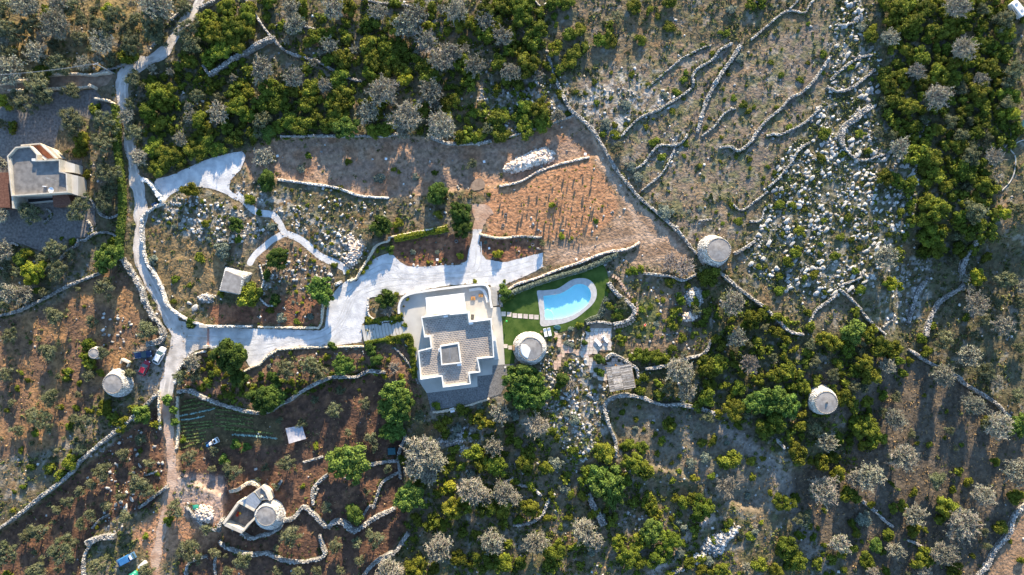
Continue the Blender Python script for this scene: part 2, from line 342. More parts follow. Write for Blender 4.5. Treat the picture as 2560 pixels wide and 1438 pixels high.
M['road'] = mat('pale_track', (.38, .345, .31), (.64, .60, .56), .35, .95, .08, 3, detail=9)
M['track'] = mat('dirt_track', (.34, .20, .13), (.52, .38, .29), .3, .95, .12, 2, detail=9)
M['concrete'] = mat('pale_concrete', (.43, .41, .375), (.54, .52, .475), .3, .8, .004, 8)
M['darkgravel'] = mat('grey_gravel', (.10, .10, .10), (.26, .255, .25), 5, .95, .05, 8, detail=3)
M['lawn'] = mat('lawn_grass', (.030, .070, .010), (.080, .125, .026), .45, .9, .06, 9, detail=8)
M['coping'] = mat('pool_coping', (.42, .41, .40), (.52, .51, .50), 1.2, .7, .004, 6)
M['liner'] = mat('pool_liner', (.55, .87, .92), (.60, .90, .94), .5, .5)
M['paving'] = mat('paving_stone', (.50, .43, .37), (.66, .58, .51), 1.1, .85, .02, 5, rnd=.12)
M['crazy'] = mat('pink_flagstone', (.50, .34, .24), (.66, .48, .36), .9, .85, .02, 5, rnd=.12)
M['cobble'] = mat('cobble_paving', (.11, .10, .095), (.22, .20, .18), 1.7, .8, .05, 4, detail=4)
M['lane'] = mat('earth_lane', (.20, .14, .10), (.34, .25, .18), .8, .95, .05, 4, detail=7)
M['wallstone'] = mat('limestone', (.22, .212, .198), (.42, .405, .38), .8, .9, .05, 4, tint=.5, detail=5)
M['whitestone'] = mat('white_limestone', (.42, .405, .38), (.64, .62, .59), .8, .9, .04, 4, tint=.4)
M['rock'] = mat('karst_rock', (.25, .243, .23), (.55, .54, .51), 1.1, .9, .12, 2.5, rnd=.18, hue=.01)
M['rockstuff'] = mat('karst_rubble', (.25, .242, .23), (.54, .525, .50), 1.2, .9, .08, 3, tint=.5)
M['pinkrubble'] = mat('warm_rubble', (.50, .40, .32), (.78, .68, .60), 1.2, .9, .05, 3, tint=.35)
M['render'] = mat('white_render', (.64, .63, .60), (.74, .73, .70), .6, .7, .004, 5)
M['cream'] = mat('cream_render', (.42, .38, .31), (.56, .51, .44), .8, .85, .01, 5)
M['roofgrey'] = mat('grey_roof', (.15, .145, .14), (.24, .23, .22), .9, .9, .01, 6, detail=8)
M['slate'] = mat('roof_slab', (.24, .212, .195), (.31, .278, .25), .35, .8, .004, 6, tint=.16, detail=6)
M['mortar'] = mat('roof_mortar', (.40, .36, .31), (.54, .49, .43), .6, .9)
M['chianca'] = mat('trullo_cap', (.21, .195, .185), (.32, .305, .29), 1.0, .9, .03, 4, detail=7)
M['tile'] = mat('clay_tile', (.15, .07, .05), (.26, .13, .09), 3, .85, tint=.2)
M['terracotta'] = mat('terracotta_floor', (.42, .14, .06), (.50, .19, .09), 1, .8)
M['wood'] = mat('wood', (.22, .14, .08), (.34, .23, .14), 4, .8)
M['bark'] = mat('bark', (.10, .08, .06), (.20, .17, .13), 3, .95, .02, 8)
M['twig'] = mat('grey_twig', (.32, .28, .225), (.47, .42, .36), 1.5, .9, tint=.3, rnd=.28, hue=.04)
M['dryleaf'] = mat('sparse_leaf', (.20, .215, .15), (.33, .335, .265), 1, .8, tint=.4, rnd=.3, hue=.06)
M['reed'] = mat('reed_mat', (.27, .235, .20), (.48, .43, .38), 3, .9, .02, 8, tint=.5)
M['white'] = mat('white_paint', (.80, .80, .80), None, 1, .45, spec=.5)
M['fabric'] = mat('white_fabric', (.80, .80, .80), (.84, .84, .84), 1, .8)
M['dark'] = mat('dark_rubber', (.02, .02, .022), None, 1, .6)
M['glass'] = mat('dark_glass', (.03, .06, .07), None, 1, .12, spec=.7)
M['metal'] = mat('galvanised_metal', (.45, .46, .47), (.55, .56, .57), 2, .4, metal=.6)
M['carblue'] = mat('blue_car_paint', (.012, .03, .085), None, 1, .25, spec=.6)
M['carred'] = mat('red_car_paint', (.30, .012, .03), None, 1, .25, spec=.6)
M['carsilver'] = mat('silver_car_paint', (.62, .65, .70), None, 1, .3, spec=.6)
M['truckblue'] = mat('blue_truck_paint', (.045, .11, .22), (.07, .15, .27), 1, .5)
M['bluetarp'] = mat('blue_tarpaulin', (.03, .14, .34), (.05, .18, .40), 1.5, .6, .03, 2)
M['greytarp'] = mat('grey_tarpaulin', (.30, .31, .36), (.44, .43, .46), 1.2, .7, .05, 1.5)
M['greenplastic'] = mat('green_plastic', (.03, .26, .17), (.05, .34, .22), 1.5, .35, spec=.5)
M['greenlight'] = mat('green_globe', (.06, .45, .12), None, 1, .4)
M['teal'] = mat('teal_cover', (.025, .085, .105), (.04, .11, .13), 2, .6)
M['yellow'] = mat('yellow_plastic', (.70, .42, .03), None, 1, .5)
M['red'] = mat('red_plastic', (.45, .05, .02), None, 1, .5)
M['orange'] = mat('orange_wood', (.48, .22, .06), (.56, .28, .09), 4, .6)
M['beige'] = mat('beige_plaster', (.55, .47, .36), (.68, .60, .48), .8, .9)
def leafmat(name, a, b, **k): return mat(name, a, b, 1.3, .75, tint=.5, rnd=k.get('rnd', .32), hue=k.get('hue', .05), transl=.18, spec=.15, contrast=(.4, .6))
M['evergreen'] = leafmat('evergreen_leaf', (.095, .118, .014), (.175, .200, .024))
M['olive'] = leafmat('olive_leaf', (.105, .120, .060), (.185, .195, .115), rnd=.2, hue=.03)
M['broad'] = leafmat('broad_leaf', (.085, .140, .026), (.145, .220, .045), rnd=.12, hue=.03)
M['yellowleaf'] = leafmat('yellow_green_leaf', (.19, .21, .018), (.30, .32, .035), rnd=.12, hue=.03)
M['hedge'] = leafmat('hedge_leaf', (.085, .13, .02), (.14, .19, .035), rnd=.05)
M['cypress'] = leafmat('dark_leaf', (.045, .080, .014), (.085, .135, .026), rnd=.12, hue=.02)
M['greybush'] = leafmat('grey_green_leaf', (.14, .17, .13), (.22, .25, .20), rnd=.15, hue=.03)
M['tyre'] = mat('tyre_marks', (.42, .41, .40), (.60, .59, .575), .6, .95, .05, 5, detail=8)
M['ruts'] = mat('road_ruts', (.52, .47, .42), (.68, .63, .58), .5, .95, .04, 5, detail=8)
M['scrub'] = mat('scrub_leaf', (.065, .085, .024), (.135, .15, .05), .25, .85, tint=.5, detail=3)
M['drygrass'] = mat('dry_grass', (.16, .12, .06), (.36, .25, .13), .12, .9, tint=.45, detail=4)
M['crop'] = mat('crop_leaf', (.15, .19, .06), (.24, .28, .10), 1, .8, tint=.4)
M['cabbage'] = mat('cabbage_leaf', (.28, .42, .38), (.40, .54, .48), 1, .8, tint=.4)
m = bpy.data.materials.new('pool_water'); m.use_nodes = True; t = m.node_tree; N = t.nodes; L = t.links
for n in list(N):
    if n.type == 'BSDF_PRINCIPLED': N.remove(n)
tr = N.new('ShaderNodeBsdfTransparent'); tr.inputs[0].default_value = (.80, .96, .99, 1); gl = N.new('ShaderNodeBsdfGlossy'); gl.inputs['Roughness'].default_value = .04
fr = N.new('ShaderNodeFresnel'); fr.inputs[0].default_value = 1.33; ms = N.new('ShaderNodeMixShader')
nz = N.new('ShaderNodeTexNoise'); nz.inputs['Scale'].default_value = 1.6; bp = N.new('ShaderNodeBump'); bp.inputs['Distance'].default_value = .02; L.new(nz.outputs[0], bp.inputs['Height']); L.new(bp.outputs[0], gl.inputs['Normal'])
L.new(fr.outputs[0], ms.inputs[0]); L.new(tr.outputs[0], ms.inputs[1]); L.new(gl.outputs[0], ms.inputs[2]); L.new(ms.outputs[0], N['Material Output'].inputs[0])
M['water'] = m

# ------------------------------------------------------------------ builders
def link(o, parent=None):
    C.objects.link(o)
    if parent is not None: o.parent = parent
    return o
def obj(name, me, m=None, parent=None, loc=None, rz=0, sc=None):
    if m is not None and not me.materials: me.materials.append(M[m])
    o = bpy.data.objects.new(name, me)
    if loc is not None: o.location = loc
    if rz: o.rotation_euler = (0, 0, rz)
    if sc is not None: o.scale = sc
    return link(o, parent)
def tag(o, label=None, cat=None, group=None, kind=None):
    if label: o['label'] = label
    if cat: o['category'] = cat
    if group: o['group'] = group
    if kind: o['kind'] = kind
    return o
def empty(name, loc=(0, 0, 0), label=None, cat=None, group=None, rz=0):
    o = bpy.data.objects.new(name, None); o.location = loc; o.rotation_euler = (0, 0, rz); o.empty_display_size = .3
    link(o); return tag(o, label, cat, group)
class MB:
    def __init__(s): s.v = []; s.f = []
    def add(s, v, f):
        b = len(s.v); s.v += [tuple(p) for p in v]; s.f += [tuple(i + b for i in q) for q in f]; return s
    def box(s, c, d, rz=0, taper=1.0, rx=0, ry=0):
        x, y, z = d[0] / 2, d[1] / 2, d[2] / 2
        q = [(-x, -y, -z), (x, -y, -z), (x, y, -z), (-x, y, -z)] + [(a * taper, b * taper, z) for a, b in ((-x, -y), (x, -y), (x, y), (-x, y))]
        m = Matrix.Rotation(rz, 3, 'Z') @ Matrix.Rotation(ry, 3, 'Y') @ Matrix.Rotation(rx, 3, 'X')
        return s.add([Vector(c) + m @ Vector(p) for p in q], [(3, 2, 1, 0), (4, 5, 6, 7), (0, 1, 5, 4), (1, 2, 6, 5), (2, 3, 7, 6), (3, 0, 4, 7)])
    def prism(s, P, z0, z1, P2=None):
        P = list(P); P2 = list(P2 or P)
        if sum(P[i][0] * P[(i + 1) % len(P)][1] - P[(i + 1) % len(P)][0] * P[i][1] for i in range(len(P))) < 0: P = P[::-1]; P2 = P2[::-1]
        n = len(P)
        return s.add([(p[0], p[1], z0) for p in P] + [(p[0], p[1], z1) for p in P2], [tuple(range(n - 1, -1, -1)), tuple(range(n, 2 * n))] + [(i, (i + 1) % n, n + (i + 1) % n, n + i) for i in range(n)])
    def ring(s, Po, Pi, z0, z1):
        n = len(Po)
        v = [(p[0], p[1], z0) for p in Po] + [(p[0], p[1], z1) for p in Po] + [(p[0], p[1], z1) for p in Pi] + [(p[0], p[1], z0) for p in Pi]
        f = []
        for i in range(n):
            j = (i + 1) % n
            f += [(i, j, n + j, n + i), (n + i, n + j, 2 * n + j, 2 * n + i), (2 * n + i, 2 * n + j, 3 * n + j, 3 * n + i)]
        return s.add(v, f)
    def cone(s, c, r0, r1, h, n=20, sy=1.0):
        v = [(c[0] + r0 * math.cos(a), c[1] + r0 * sy * math.sin(a), c[2]) for a in [2 * math.pi * i / n for i in range(n)]] + [(c[0] + r1 * math.cos(a), c[1] + r1 * sy * math.sin(a), c[2] + h) for a in [2 * math.pi * i / n for i in range(n)]]
        return s.add(v, [tuple(range(n - 1, -1, -1)), tuple(range(n, 2 * n))] + [(i, (i + 1) % n, n + (i + 1) % n, n + i) for i in range(n)])
    def tube(s, pts, rad, n=6):
        rad = rad if isinstance(rad, (list, tuple)) else [rad] * len(pts)
        pts = [Vector(p) for p in pts]; v = []; f = []
        for i, p in enumerate(pts):
            d = (pts[min(i + 1, len(pts) - 1)] - pts[max(i - 1, 0)]).normalized()
            a = d.orthogonal().normalized(); b = d.cross(a)
            v += [p + (a * math.cos(2 * math.pi * k / n) + b * math.sin(2 * math.pi * k / n)) * rad[i] for k in range(n)]
        for i in range(len(pts) - 1):
            f += [(i * n + k, i * n + (k + 1) % n, (i + 1) * n + (k + 1) % n, (i + 1) * n + k) for k in range(n)]
        f += [tuple(range(n - 1, -1, -1)), tuple(range((len(pts) - 1) * n, len(pts) * n))]
        return s.add(v, f)
    def mesh(s, name, bevel=0, smooth=False):
        me = bpy.data.meshes.new(name); me.from_pydata(s.v, [], s.f)
        if bevel:
            bm = bmesh.new(); bm.from_mesh(me)
            bmesh.ops.bevel(bm, geom=[e for e in bm.edges if e.calc_face_angle(0) > .5], offset=bevel, segments=1, affect='EDGES'); bm.to_mesh(me); bm.free()
        if smooth:
            for p in me.polygons: p.use_smooth = True
        me.update(); return me
    def build(s, name, m, parent=None, bevel=0, smooth=False, loc=None, rz=0):
        return obj(name, s.mesh(name, bevel, smooth), m, parent, loc, rz)
def sheet(name, P, z, m, holes=(), parent=None, th=0.0):
    loops = [[Vector((*W(x, y, z)[:2], 0)) for x, y in q] for q in [P, *holes]]
    tri = geometry.tessellate_polygon(loops)
    V = [v for l in loops for v in l]
    F = []
    for a, b, c in tri:
        n = (V[b] - V[a]).cross(V[c] - V[a]).z
        if abs(n) < 1e-9: continue
        F.append((a, b, c) if n > 0 else (a, c, b))
    me = bpy.data.meshes.new(name); me.from_pydata([(v.x, v.y, z) for v in V], [], F)
    return tag(obj(name, me, m, parent), kind=None if parent is not None else 'structure')
def inset(P, d):
    """P world polygon, ccw or cw; returns polygon moved inwards by d"""
    n = len(P); ar = sum(P[i][0] * P[(i + 1) % n][1] - P[(i + 1) % n][0] * P[i][1] for i in range(n)); sg = 1 if ar > 0 else -1
    out = []
    for i in range(n):
        a, b, c = Vector(P[i - 1][:2]), Vector(P[i][:2]), Vector(P[(i + 1) % n][:2])
        e1 = (b - a).normalized(); e2 = (c - b).normalized()
        n1 = Vector((-e1.y, e1.x)) * sg; n2 = Vector((-e2.y, e2.x)) * sg
        m = (n1 + n2); k = d / max(.25, (1 + n1.dot(n2)))
        out.append((b.x + m.x * k, b.y + m.y * k))
    return out

# random stones: boxes with shaken corners
BX = np.array([(-1, -1, -1), (1, -1, -1), (1, 1, -1), (-1, 1, -1), (-1, -1, 1), (1, -1, 1), (1, 1, 1), (-1, 1, 1)], float) * .5
BF = np.array([(3, 2, 1, 0), (4, 5, 6, 7), (0, 1, 5, 4), (1, 2, 6, 5), (2, 3, 7, 6), (3, 0, 4, 7)])
def stones(cen, size, rz=None, jit=.22, tilt=.5):
    n = len(cen); cen = np.asarray(cen, float); size = np.asarray(size, float)
    if size.ndim == 1: size = np.repeat(size[:, None], 3, 1)
    v = BX[None] * (1 + (NR.rand(n, 8, 3) - .5) * 2 * jit) * np.where(BX[None, :, 2:] > 0, .85, 1.0) * size[:, None]
    rz = NR.rand(n) * 6.28 if rz is None else rz
    tl = (NR.rand(n) - .5) * tilt
    c, s_ = np.cos(tl)[:, None], np.sin(tl)[:, None]
    x, z = v[..., 0] * c - v[..., 2] * s_, v[..., 0] * s_ + v[..., 2] * c
    v[..., 0], v[..., 2] = x, z
    c, s_ = np.cos(rz)[:, None], np.sin(rz)[:, None]
    x, y = v[..., 0] * c - v[..., 1] * s_, v[..., 0] * s_ + v[..., 1] * c
    v[..., 0], v[..., 1] = x, y
    v += cen[:, None]
    f = (BF[None] + (np.arange(n) * 8)[:, None, None]).reshape(-1, 4)
    return v.reshape(-1, 3), f, np.repeat(NR.rand(n), 8)
def quads(cen, nor, sx, sy, tint):
    n = len(cen); nor = nor / (np.linalg.norm(nor, axis=1, keepdims=True) + 1e-9)
    r = NR.randn(n, 3); a = np.cross(nor, r); a /= np.linalg.norm(a, axis=1, keepdims=True) + 1e-9; b = np.cross(nor, a)
    a = a * sx[:, None]; b = b * sy[:, None]
    V = np.stack([cen - a, cen - b * .8, cen + a, cen + b * .8], 1).reshape(-1, 3)
    return V, np.arange(4 * n).reshape(n, 4), np.repeat(tint, 4)
def merge(parts):
    V = []; F = []; Tn = []; b = 0
    for v, f, t in parts:
        V.append(v); F.append(f + b); Tn.append(t); b += len(v)
    return np.concatenate(V), np.concatenate(F), np.concatenate(Tn)
AUTO = []     # (object, description, px, py, size)
def resamp(P, d):
    out = [P[0]]; acc = 0
    for i in range(1, len(P)):
        a, b = P[i - 1], P[i]; L0 = math.hypot(b[0] - a[0], b[1] - a[1]); 
        if L0 == 0: continue
        t = d - acc
        while t <= L0: out.append((a[0] + (b[0] - a[0]) * t / L0, a[1] + (b[1] - a[1]) * t / L0)); t += d
        acc = (acc + L0) % d
    return out
# ------------------------------------------------------------------ ground and paved sheets
g = obj('ground', np_mesh('ground', TV, TF, colr=CA.reshape(-1, 3), smooth=True), 'ground'); tag(g, kind='structure')
def rough_edge(P, j=2.0, step=7):
    out = []
    n = len(P)
    for i in range(n):
        a, b = P[i], P[(i + 1) % n]; d = math.hypot(b[0] - a[0], b[1] - a[1]); k = max(1, int(d / step))
        for q in range(k):
            t = q / k; out.append((a[0] + (b[0] - a[0]) * t + R.uniform(-j, j), a[1] + (b[1] - a[1]) * t + R.uniform(-j, j)))
    return out
sheet('pale_road', rough_edge(ROAD, 1.8, 9), .050, 'road')
sheet('dirt_track', rough_edge(band(TRACKC, [22 + 3 * math.sin(i) for i in range(len(TRACKC))]), 2.2, 9), .044, 'track')
sheet('road_junction', rough_edge(JUNC, 1, 9), .056, 'road')
sheet('gravel_driveway', rough_edge(DRIVE, .9), .064, 'gravel')
sheet('upper_gravel_yard', rough_edge(DRIVE_UP, 1.2), .064, 'gravel')
sheet('gravel_path', rough_edge(band(PATHC, 17), .7, 6), .070, 'gravel')
sheet('gravel_path_branch', rough_edge(band(PATH2C, 16), .7, 6), .066, 'gravel')
sheet('terrace', CONC, .074, 'concrete')
sheet('grey_gravel_yard', GRAV, .068, 'darkgravel')
sheet('lawn', LAWN, .060, 'lawn', [POOL_OUT])
sheet('villa_yard', YARD, .060, 'cobble')
sheet('walled_lane', LANE, .056, 'lane')
sheet('threshing_floor', rough_edge(ARENA, 2), .060, 'track')
sheet('cistern_paving', rough_edge(CISTERN, 1.5), .060, 'lane')
def off(P, d):
    out = []
    for i, p in enumerate(P):
        a = P[max(i - 1, 0)]; b = P[min(i + 1, len(P) - 1)]; l = math.hypot(b[0] - a[0], b[1] - a[1]) or 1
        out.append((p[0] - (b[1] - a[1]) / l * d, p[1] + (b[0] - a[0]) / l * d))
    return out
for d in (-6.5, 6.5):
    q = resamp(off(ROADC, d), 6); sheet('wheel_rut', band(q, [4 + R.uniform(-1.2, 1.2) for _ in q]), .0545 + (d > 0) * .0005, 'ruts')
for k_, (P_s, zz_) in enumerate((('470 845 560 850 640 856 720 848 800 838 850 800 880 740 930 700 990 690 1060 695 1150 690 1250 680 1340 655', .068), ('500 856 600 880 650 880 720 862 780 855 830 838 862 790 890 740 960 712 1060 700 1130 690 1190 670 1196 600', .072), ('860 730 900 700 950 670 985 668 1010 690 1080 690 1180 685', .0765))):
    for d in (-6.5, 6.5):
        q = resamp(off(spline(P_(P_s), False, 6), d), 6); sheet('tyre_track', band(q, [2.6 + R.uniform(-.8, .8) for _ in q]), zz_ + (d > 0) * .002, 'tyre')
# stone patio and flagstone paths: each stone its own piece
def flag_field(name, P, m, bed, step=1.15, z=.06, gap=.05, bedc=None):
    root = sheet(name, P, z, bed)
    Wp = [W(x, y, 0)[:2] for x, y in P]
    xs = [p[0] for p in Wp]; ys = [p[1] for p in Wp]
    cellsx = int((max(xs) - min(xs)) / step) + 2; cellsy = int((max(ys) - min(ys)) / step) + 2
    jx = {}
    def nd(i, j):
        if (i, j) not in jx: jx[(i, j)] = (min(xs) + (i + .5 * (j % 2) * .6) * step + R.uniform(-.2, .2) * step, min(ys) + j * step * .85 + R.uniform(-.16, .16) * step)
        return jx[(i, j)]
    k = 0
    for i in range(cellsx):
        for j in range(cellsy):
            q = [nd(i, j), nd(i + 1, j), nd(i + 1, j + 1), nd(i, j + 1)]
            cx = sum(p[0] for p in q) / 4; cy = sum(p[1] for p in q) / 4
            if not inpoly([cx], [cy], Wp)[0]: continue
            q = [(cx + (p[0] - cx) * (1 - gap * 1.6), cy + (p[1] - cy) * (1 - gap * 1.6)) for p in q]
            mb = MB(); h = R.uniform(.015, .03); mb.prism([(p[0] - cx, p[1] - cy) for p in q], 0, h)
            mb.build('flagstone', m, root, loc=(cx, cy, z + .002)); k += 1
            if k > 290: return root
    return root
flag_field('stone_patio', PATIO, 'paving', 'lane', 1.1)
flag_field('flagstone_path', band(CRAZYC, 13), 'crazy', 'lane', .95)
flag_field('flagstone_path', band(CRAZY2, 11), 'crazy', 'lane', .95, z=.064)
tag(bpy.data.objects['stone_patio'], kind='structure')

# pool
Wi = [W(x, y, 0)[:2] for x, y in POOL_IN]; Wo = [W(x, y, 0)[:2] for x, y in POOL_OUT]
pool = empty('swimming_pool', (*W(1417, 765)[:2], 0), 'kidney-shaped blue swimming pool with pale stone coping in the lawn', 'swimming pool')
pl = Vector(pool.location)
mb = MB(); n = len(Wi); loc = [(x - pl.x, y - pl.y) for x, y in Wi]
mb.add([(x, y, .05) for x, y in loc] + [(x, y, -.75) for x, y in loc], [(i, (i + 1) % n, n + (i + 1) % n, n + i) for i in range(n)] + [tuple(range(n, 2 * n))])
mb.build('basin', 'liner', pool)
mb = MB(); mb.add([(x, y, -.06) for x, y in loc], [tuple(range(n))]); mb.build('water', 'water', pool)
me = None
loops = [[Vector((x - pl.x, y - pl.y, 0)) for x, y in q] for q in (Wo, inset(Wi, .03))]
tri = geometry.tessellate_polygon(loops); V = [v for l in loops for v in l]
F = [(a, b, c) if (V[b] - V[a]).cross(V[c] - V[a]).z > 0 else (a, c, b) for a, b, c in tri]
me = bpy.data.meshes.new('coping'); nV = len(V)
F2 = [(i, (i + 1) % len(Wo), (i + 1) % len(Wo) + nV, i + nV) for i in range(len(Wo))]
me.from_pydata([(v.x, v.y, .10) for v in V] + [(v.x, v.y, -.3) for v in V], [], F + F2)
obj('coping', me, 'coping', pool)
# shallow step corner of the pool
mb = MB(); cxy = W(1368, 790)
mb.cone((cxy[0] - pl.x, cxy[1] - pl.y, -.74), 1.6, 1.55, .35, 18); mb.build('step', 'liner', pool)
# square slabs across the lawn
for i, p in enumerate([(1259, 785), (1273, 786), (1287, 789), (1300, 790), (1314, 791), (1328, 792), (1341, 793), (1264, 865.5), (1275.5, 869)]):
    pass
slabs = empty('stepping_slabs', (0, 0, 0)); tag(slabs, kind='structure')
for i, p in enumerate([(1259, 785), (1273, 786), (1287, 789), (1300, 790), (1314, 791), (1328, 792), (1341, 793), (1264, 865.5), (1275.5, 869)]):
    x, y, z = W(*p); s = 1.12 if i < 7 else .95
    MB().box((0, 0, 0), (s, s, .06)).build('paving_slab', 'paving', slabs, loc=(x, y, .085), rz=R.uniform(-.05, .05) - .05, bevel=.01)
stp = empty('stepping_stone_path', (0, 0, 0)); tag(stp, kind='structure')
SSP = T(1280, 480, '757 632 778 640 797 652 810 668 820 685 828 700 838 718 850 735 860 750 872 763 885 777 900 790 912 802 922 815 932 830 940 850 943 870 940 890 935 915 925 935 915 955 900 970 885 985 868 993 850 1000 830 1005 810 1010 790 1015 770 1022')
for i, p in enumerate(SSP):
    a = SSP[max(i - 1, 0)]; b = SSP[min(i + 1, len(SSP) - 1)]; ang = -math.atan2(b[1] - a[1], b[0] - a[0]) + math.pi / 2
    x, y, z = G(*p, .06)
    MB().prism([(r * math.cos(t) * 1.35, r * math.sin(t) * .9) for t, r in [(k * math.pi / 3.5, R.uniform(.27, .38)) for k in range(7)]], -.1, .05).build('stepping_stone', 'crazy', stp, loc=(x, y, z), rz=ang)

# steps from the drive down to the terrace
st_ = empty('garden_steps', (0, 0, 0)); tag(st_, 'broad flight of pale stone steps between drive and white terrace', 'steps')
A0, A1, B0, B1 = (904, 814), (1010, 803), (912, 857), (1017, 841)
for i in range(13):
    f0, f1 = i / 13, (i + .9) / 13
    L_ = lambda a, b, t: (a[0] + (b[0] - a[0]) * t, a[1] + (b[1] - a[1]) * t)
    q = [L_(A0, A1, f0), L_(A0, A1, f1), L_(B0, B1, f1), L_(B0, B1, f0)]
    c = W((q[0][0] + q[2][0]) / 2, (q[0][1] + q[2][1]) / 2)
    MB().prism([(W(*p)[0] - c[0], W(*p)[1] - c[1]) for p in q], 0, .08 + .02 * (i % 2)).build('step_slab', 'concrete', st_, loc=(c[0], c[1], .07 + .022 * (12 - i)), bevel=.01)
st2 = empty('side_steps', (0, 0, 0)); tag(st2, 'narrow flight of pale steps right of the white curved terrace wall', 'steps')
q0 = HP('1005 112 1072 112 1040 312 1100 300')
for i in range(14):
    f0, f1 = i / 14, (i + .85) / 14
    q = [L_(q0[0], q0[2], f0), L_(q0[1], q0[3], f0), L_(q0[1], q0[3], f1), L_(q0[0], q0[2], f1)]
    c = W((q[0][0] + q[2][0]) / 2, (q[0][1] + q[2][1]) / 2)
    MB().prism([(W(*p)[0] - c[0], W(*p)[1] - c[1]) for p in q], 0, .09).build('step_slab', 'concrete', st2, loc=(c[0], c[1], .08 + .03 * (13 - i)))

# ------------------------------------------------------------------ dry stone walls
WALLS = []; WSPOTS = []
def wall(P, wpx, h, desc='dry stone wall', m='wallstone', dz=0.0, gaps=0.0, label=None, curve=True, name='dry_stone_wall', ss=.30):
    Q = resamp(spline(P, False, 5) if curve else P, 3.0)
    n = len(Q)
    zz = np.array([float(zt(*q)) for q in Q])
    Wp = np.array([W(q[0], q[1], z)[:2] for q, z in zip(Q, zz)])
    tg = np.gradient(Wp, axis=0); tg /= np.linalg.norm(tg, axis=1, keepdims=True) + 1e-9; nr = np.stack([-tg[:, 1], tg[:, 0]], 1)
    if P[len(P) // 2][0] > 1400 and P[len(P) // 2][1] < 620: wpx, h = wpx * .86, h * .7
    wd = wpx * S * .80 * (1 + (fbm(np.arange(n), np.zeros(n) + len(WALLS) * 7, 9, 61, 3) - .5) * 1.3)
    hh = h * (1 + (fbm(np.arange(n), np.zeros(n) + len(WALLS) * 3, 8, 62, 2) - .5) * .9)
    # ground level: keep above the higher side
    base = zz - .3
    top = zz + hh + dz
    mid = n // 2
    root = empty(name, (Wp[mid][0], Wp[mid][1], float(zz[mid])), label, 'stone wall', 'dry stone walls of the estate')
    ox, oy, oz = root.location
    V = []; F = []
    for i in range(n):
        for sx, z, k in ((-.5, base[i], 1.0), (-.5, top[i] - .08, .72), (.5, top[i] - .08, .72), (.5, base[i], 1.0)):
            V.append((Wp[i][0] + nr[i][0] * sx * wd[i] * k - ox, Wp[i][1] + nr[i][1] * sx * wd[i] * k - oy, z - oz))
    for i in range(n - 1):
        for k in range(3): F.append((4 * i + k, 4 * i + k + 1, 4 * i + 4 + k + 1, 4 * i + 4 + k))
    F += [(0, 1, 2, 3), (4 * n - 1, 4 * n - 2, 4 * n - 3, 4 * n - 4)]
    me = bpy.data.meshes.new('wall_core'); me.from_pydata(V, [], F); obj('wall_core', me, m, root)
    C0 = []; Sz = []; 
    ang = np.arctan2(tg[:, 1], tg[:, 0])
    nt_ = max(2, int(round(wpx * S / ss))); nl = max(1, int(h / .4))
    AN = []
    for i in range(n - 1 if n > 1 else 1):
        for k in range(nt_):
            o_ = ((k + .5) / nt_ - .5) * wd[i] * .86
            if m == 'wallstone' and R.random() < .16: continue
            C0.append((Wp[i][0] + nr[i][0] * o_ + R.uniform(-.1, .1) - ox, Wp[i][1] + nr[i][1] * o_ + R.uniform(-.1, .1) - oy, top[i] - .04 + R.uniform(-.06, .07) - oz)); s = R.uniform(.75, 1.25) * ss
            Sz.append((s * 1.1, s, s * .75)); AN.append(ang[i] + R.uniform(-.5, .5))
        for l in range(nl):
            for sd in (-1, 1):
                z = base[i] + .3 + (l + .5) * (hh[i] + dz) / nl; kf = 1 - .26 * (l + .5) / nl
                C0.append((Wp[i][0] + nr[i][0] * sd * wd[i] * .42 * kf - ox, Wp[i][1] + nr[i][1] * sd * wd[i] * .42 * kf - oy, z - .1 + R.uniform(-.04, .04) - oz)); s = R.uniform(.8, 1.3) * ss
                Sz.append((s * 1.15, s * .7, s)); AN.append(ang[i] + R.uniform(-.2, .2))
    v, f, t_ = stones(np.array(C0), np.array(Sz), np.array(AN))
    tag(obj('wall_stones', np_mesh('wall_stones', v, f, t_), m, root), kind='stuff')
    q = Q[mid]; WALLS.append(root)
    if m == 'wallstone':
        for qq in Q:
            for _ in range(2): WSPOTS.append((qq[0] + R.gauss(0, wpx * .65), qq[1] + R.gauss(0, wpx * .65)))
    if label is None: AUTO.append((root, desc, q[0], q[1], n * .36))
    return root
w_ = wall
big = 'dry stone wall'
w_(P_('1370 140 1385 190 1405 235 1425 275 1445 292 1480 325 1505 365 1540 425 1580 475 1600 497 1640 530 1690 575 1742 638'), 11, 1.1, label='long dry stone wall slanting down from the macchia to the hillside round tower')
w_(P_('1795 678 1850 725 1910 770 1945 805 1975 830 2010 836'), 9, 1.0, label='dry stone wall slanting down right from below the hillside round tower')
w_(P_('603 -20 640 40 665 75 687 102 720 132 770 148 795 155 830 175 865 195 910 206'), 7, .9, label='thin dry stone wall running down from the top edge right of the walled thicket')
w_(P_('690 98 640 122 590 152 545 182 532 192'), 14, 1.8, label='thick pale stone wall closing the lower side of the walled thicket')
w_(P_('512 166 532 196'), 9, 1.4, label='short broken stone wall at the lower left corner of the walled thicket')
w_(P_('500 26 535 8 565 -10'), 9, 1.2, label='short pale stone wall at the top edge beside the road')
w_(P_('905 0 960 10 1025 17 1050 30'), 5, .6, label='low thin stone wall at the top edge left of centre')
w_(T(1280, 0, '150 -10 190 30 215 60'), 4, .5, label='tiny stretch of thin wall at the top edge among green bushes')
w_(T(640, 0, '110 215 180 190 260 180'), 4, .5); w_(T(640, 0, '370 205 455 225'), 5, .5)
w_(P_('705 343 780 341 890 341 960 341 1000 335'), 7, .8, label='low stone retaining wall along the top of the brown ploughed field')
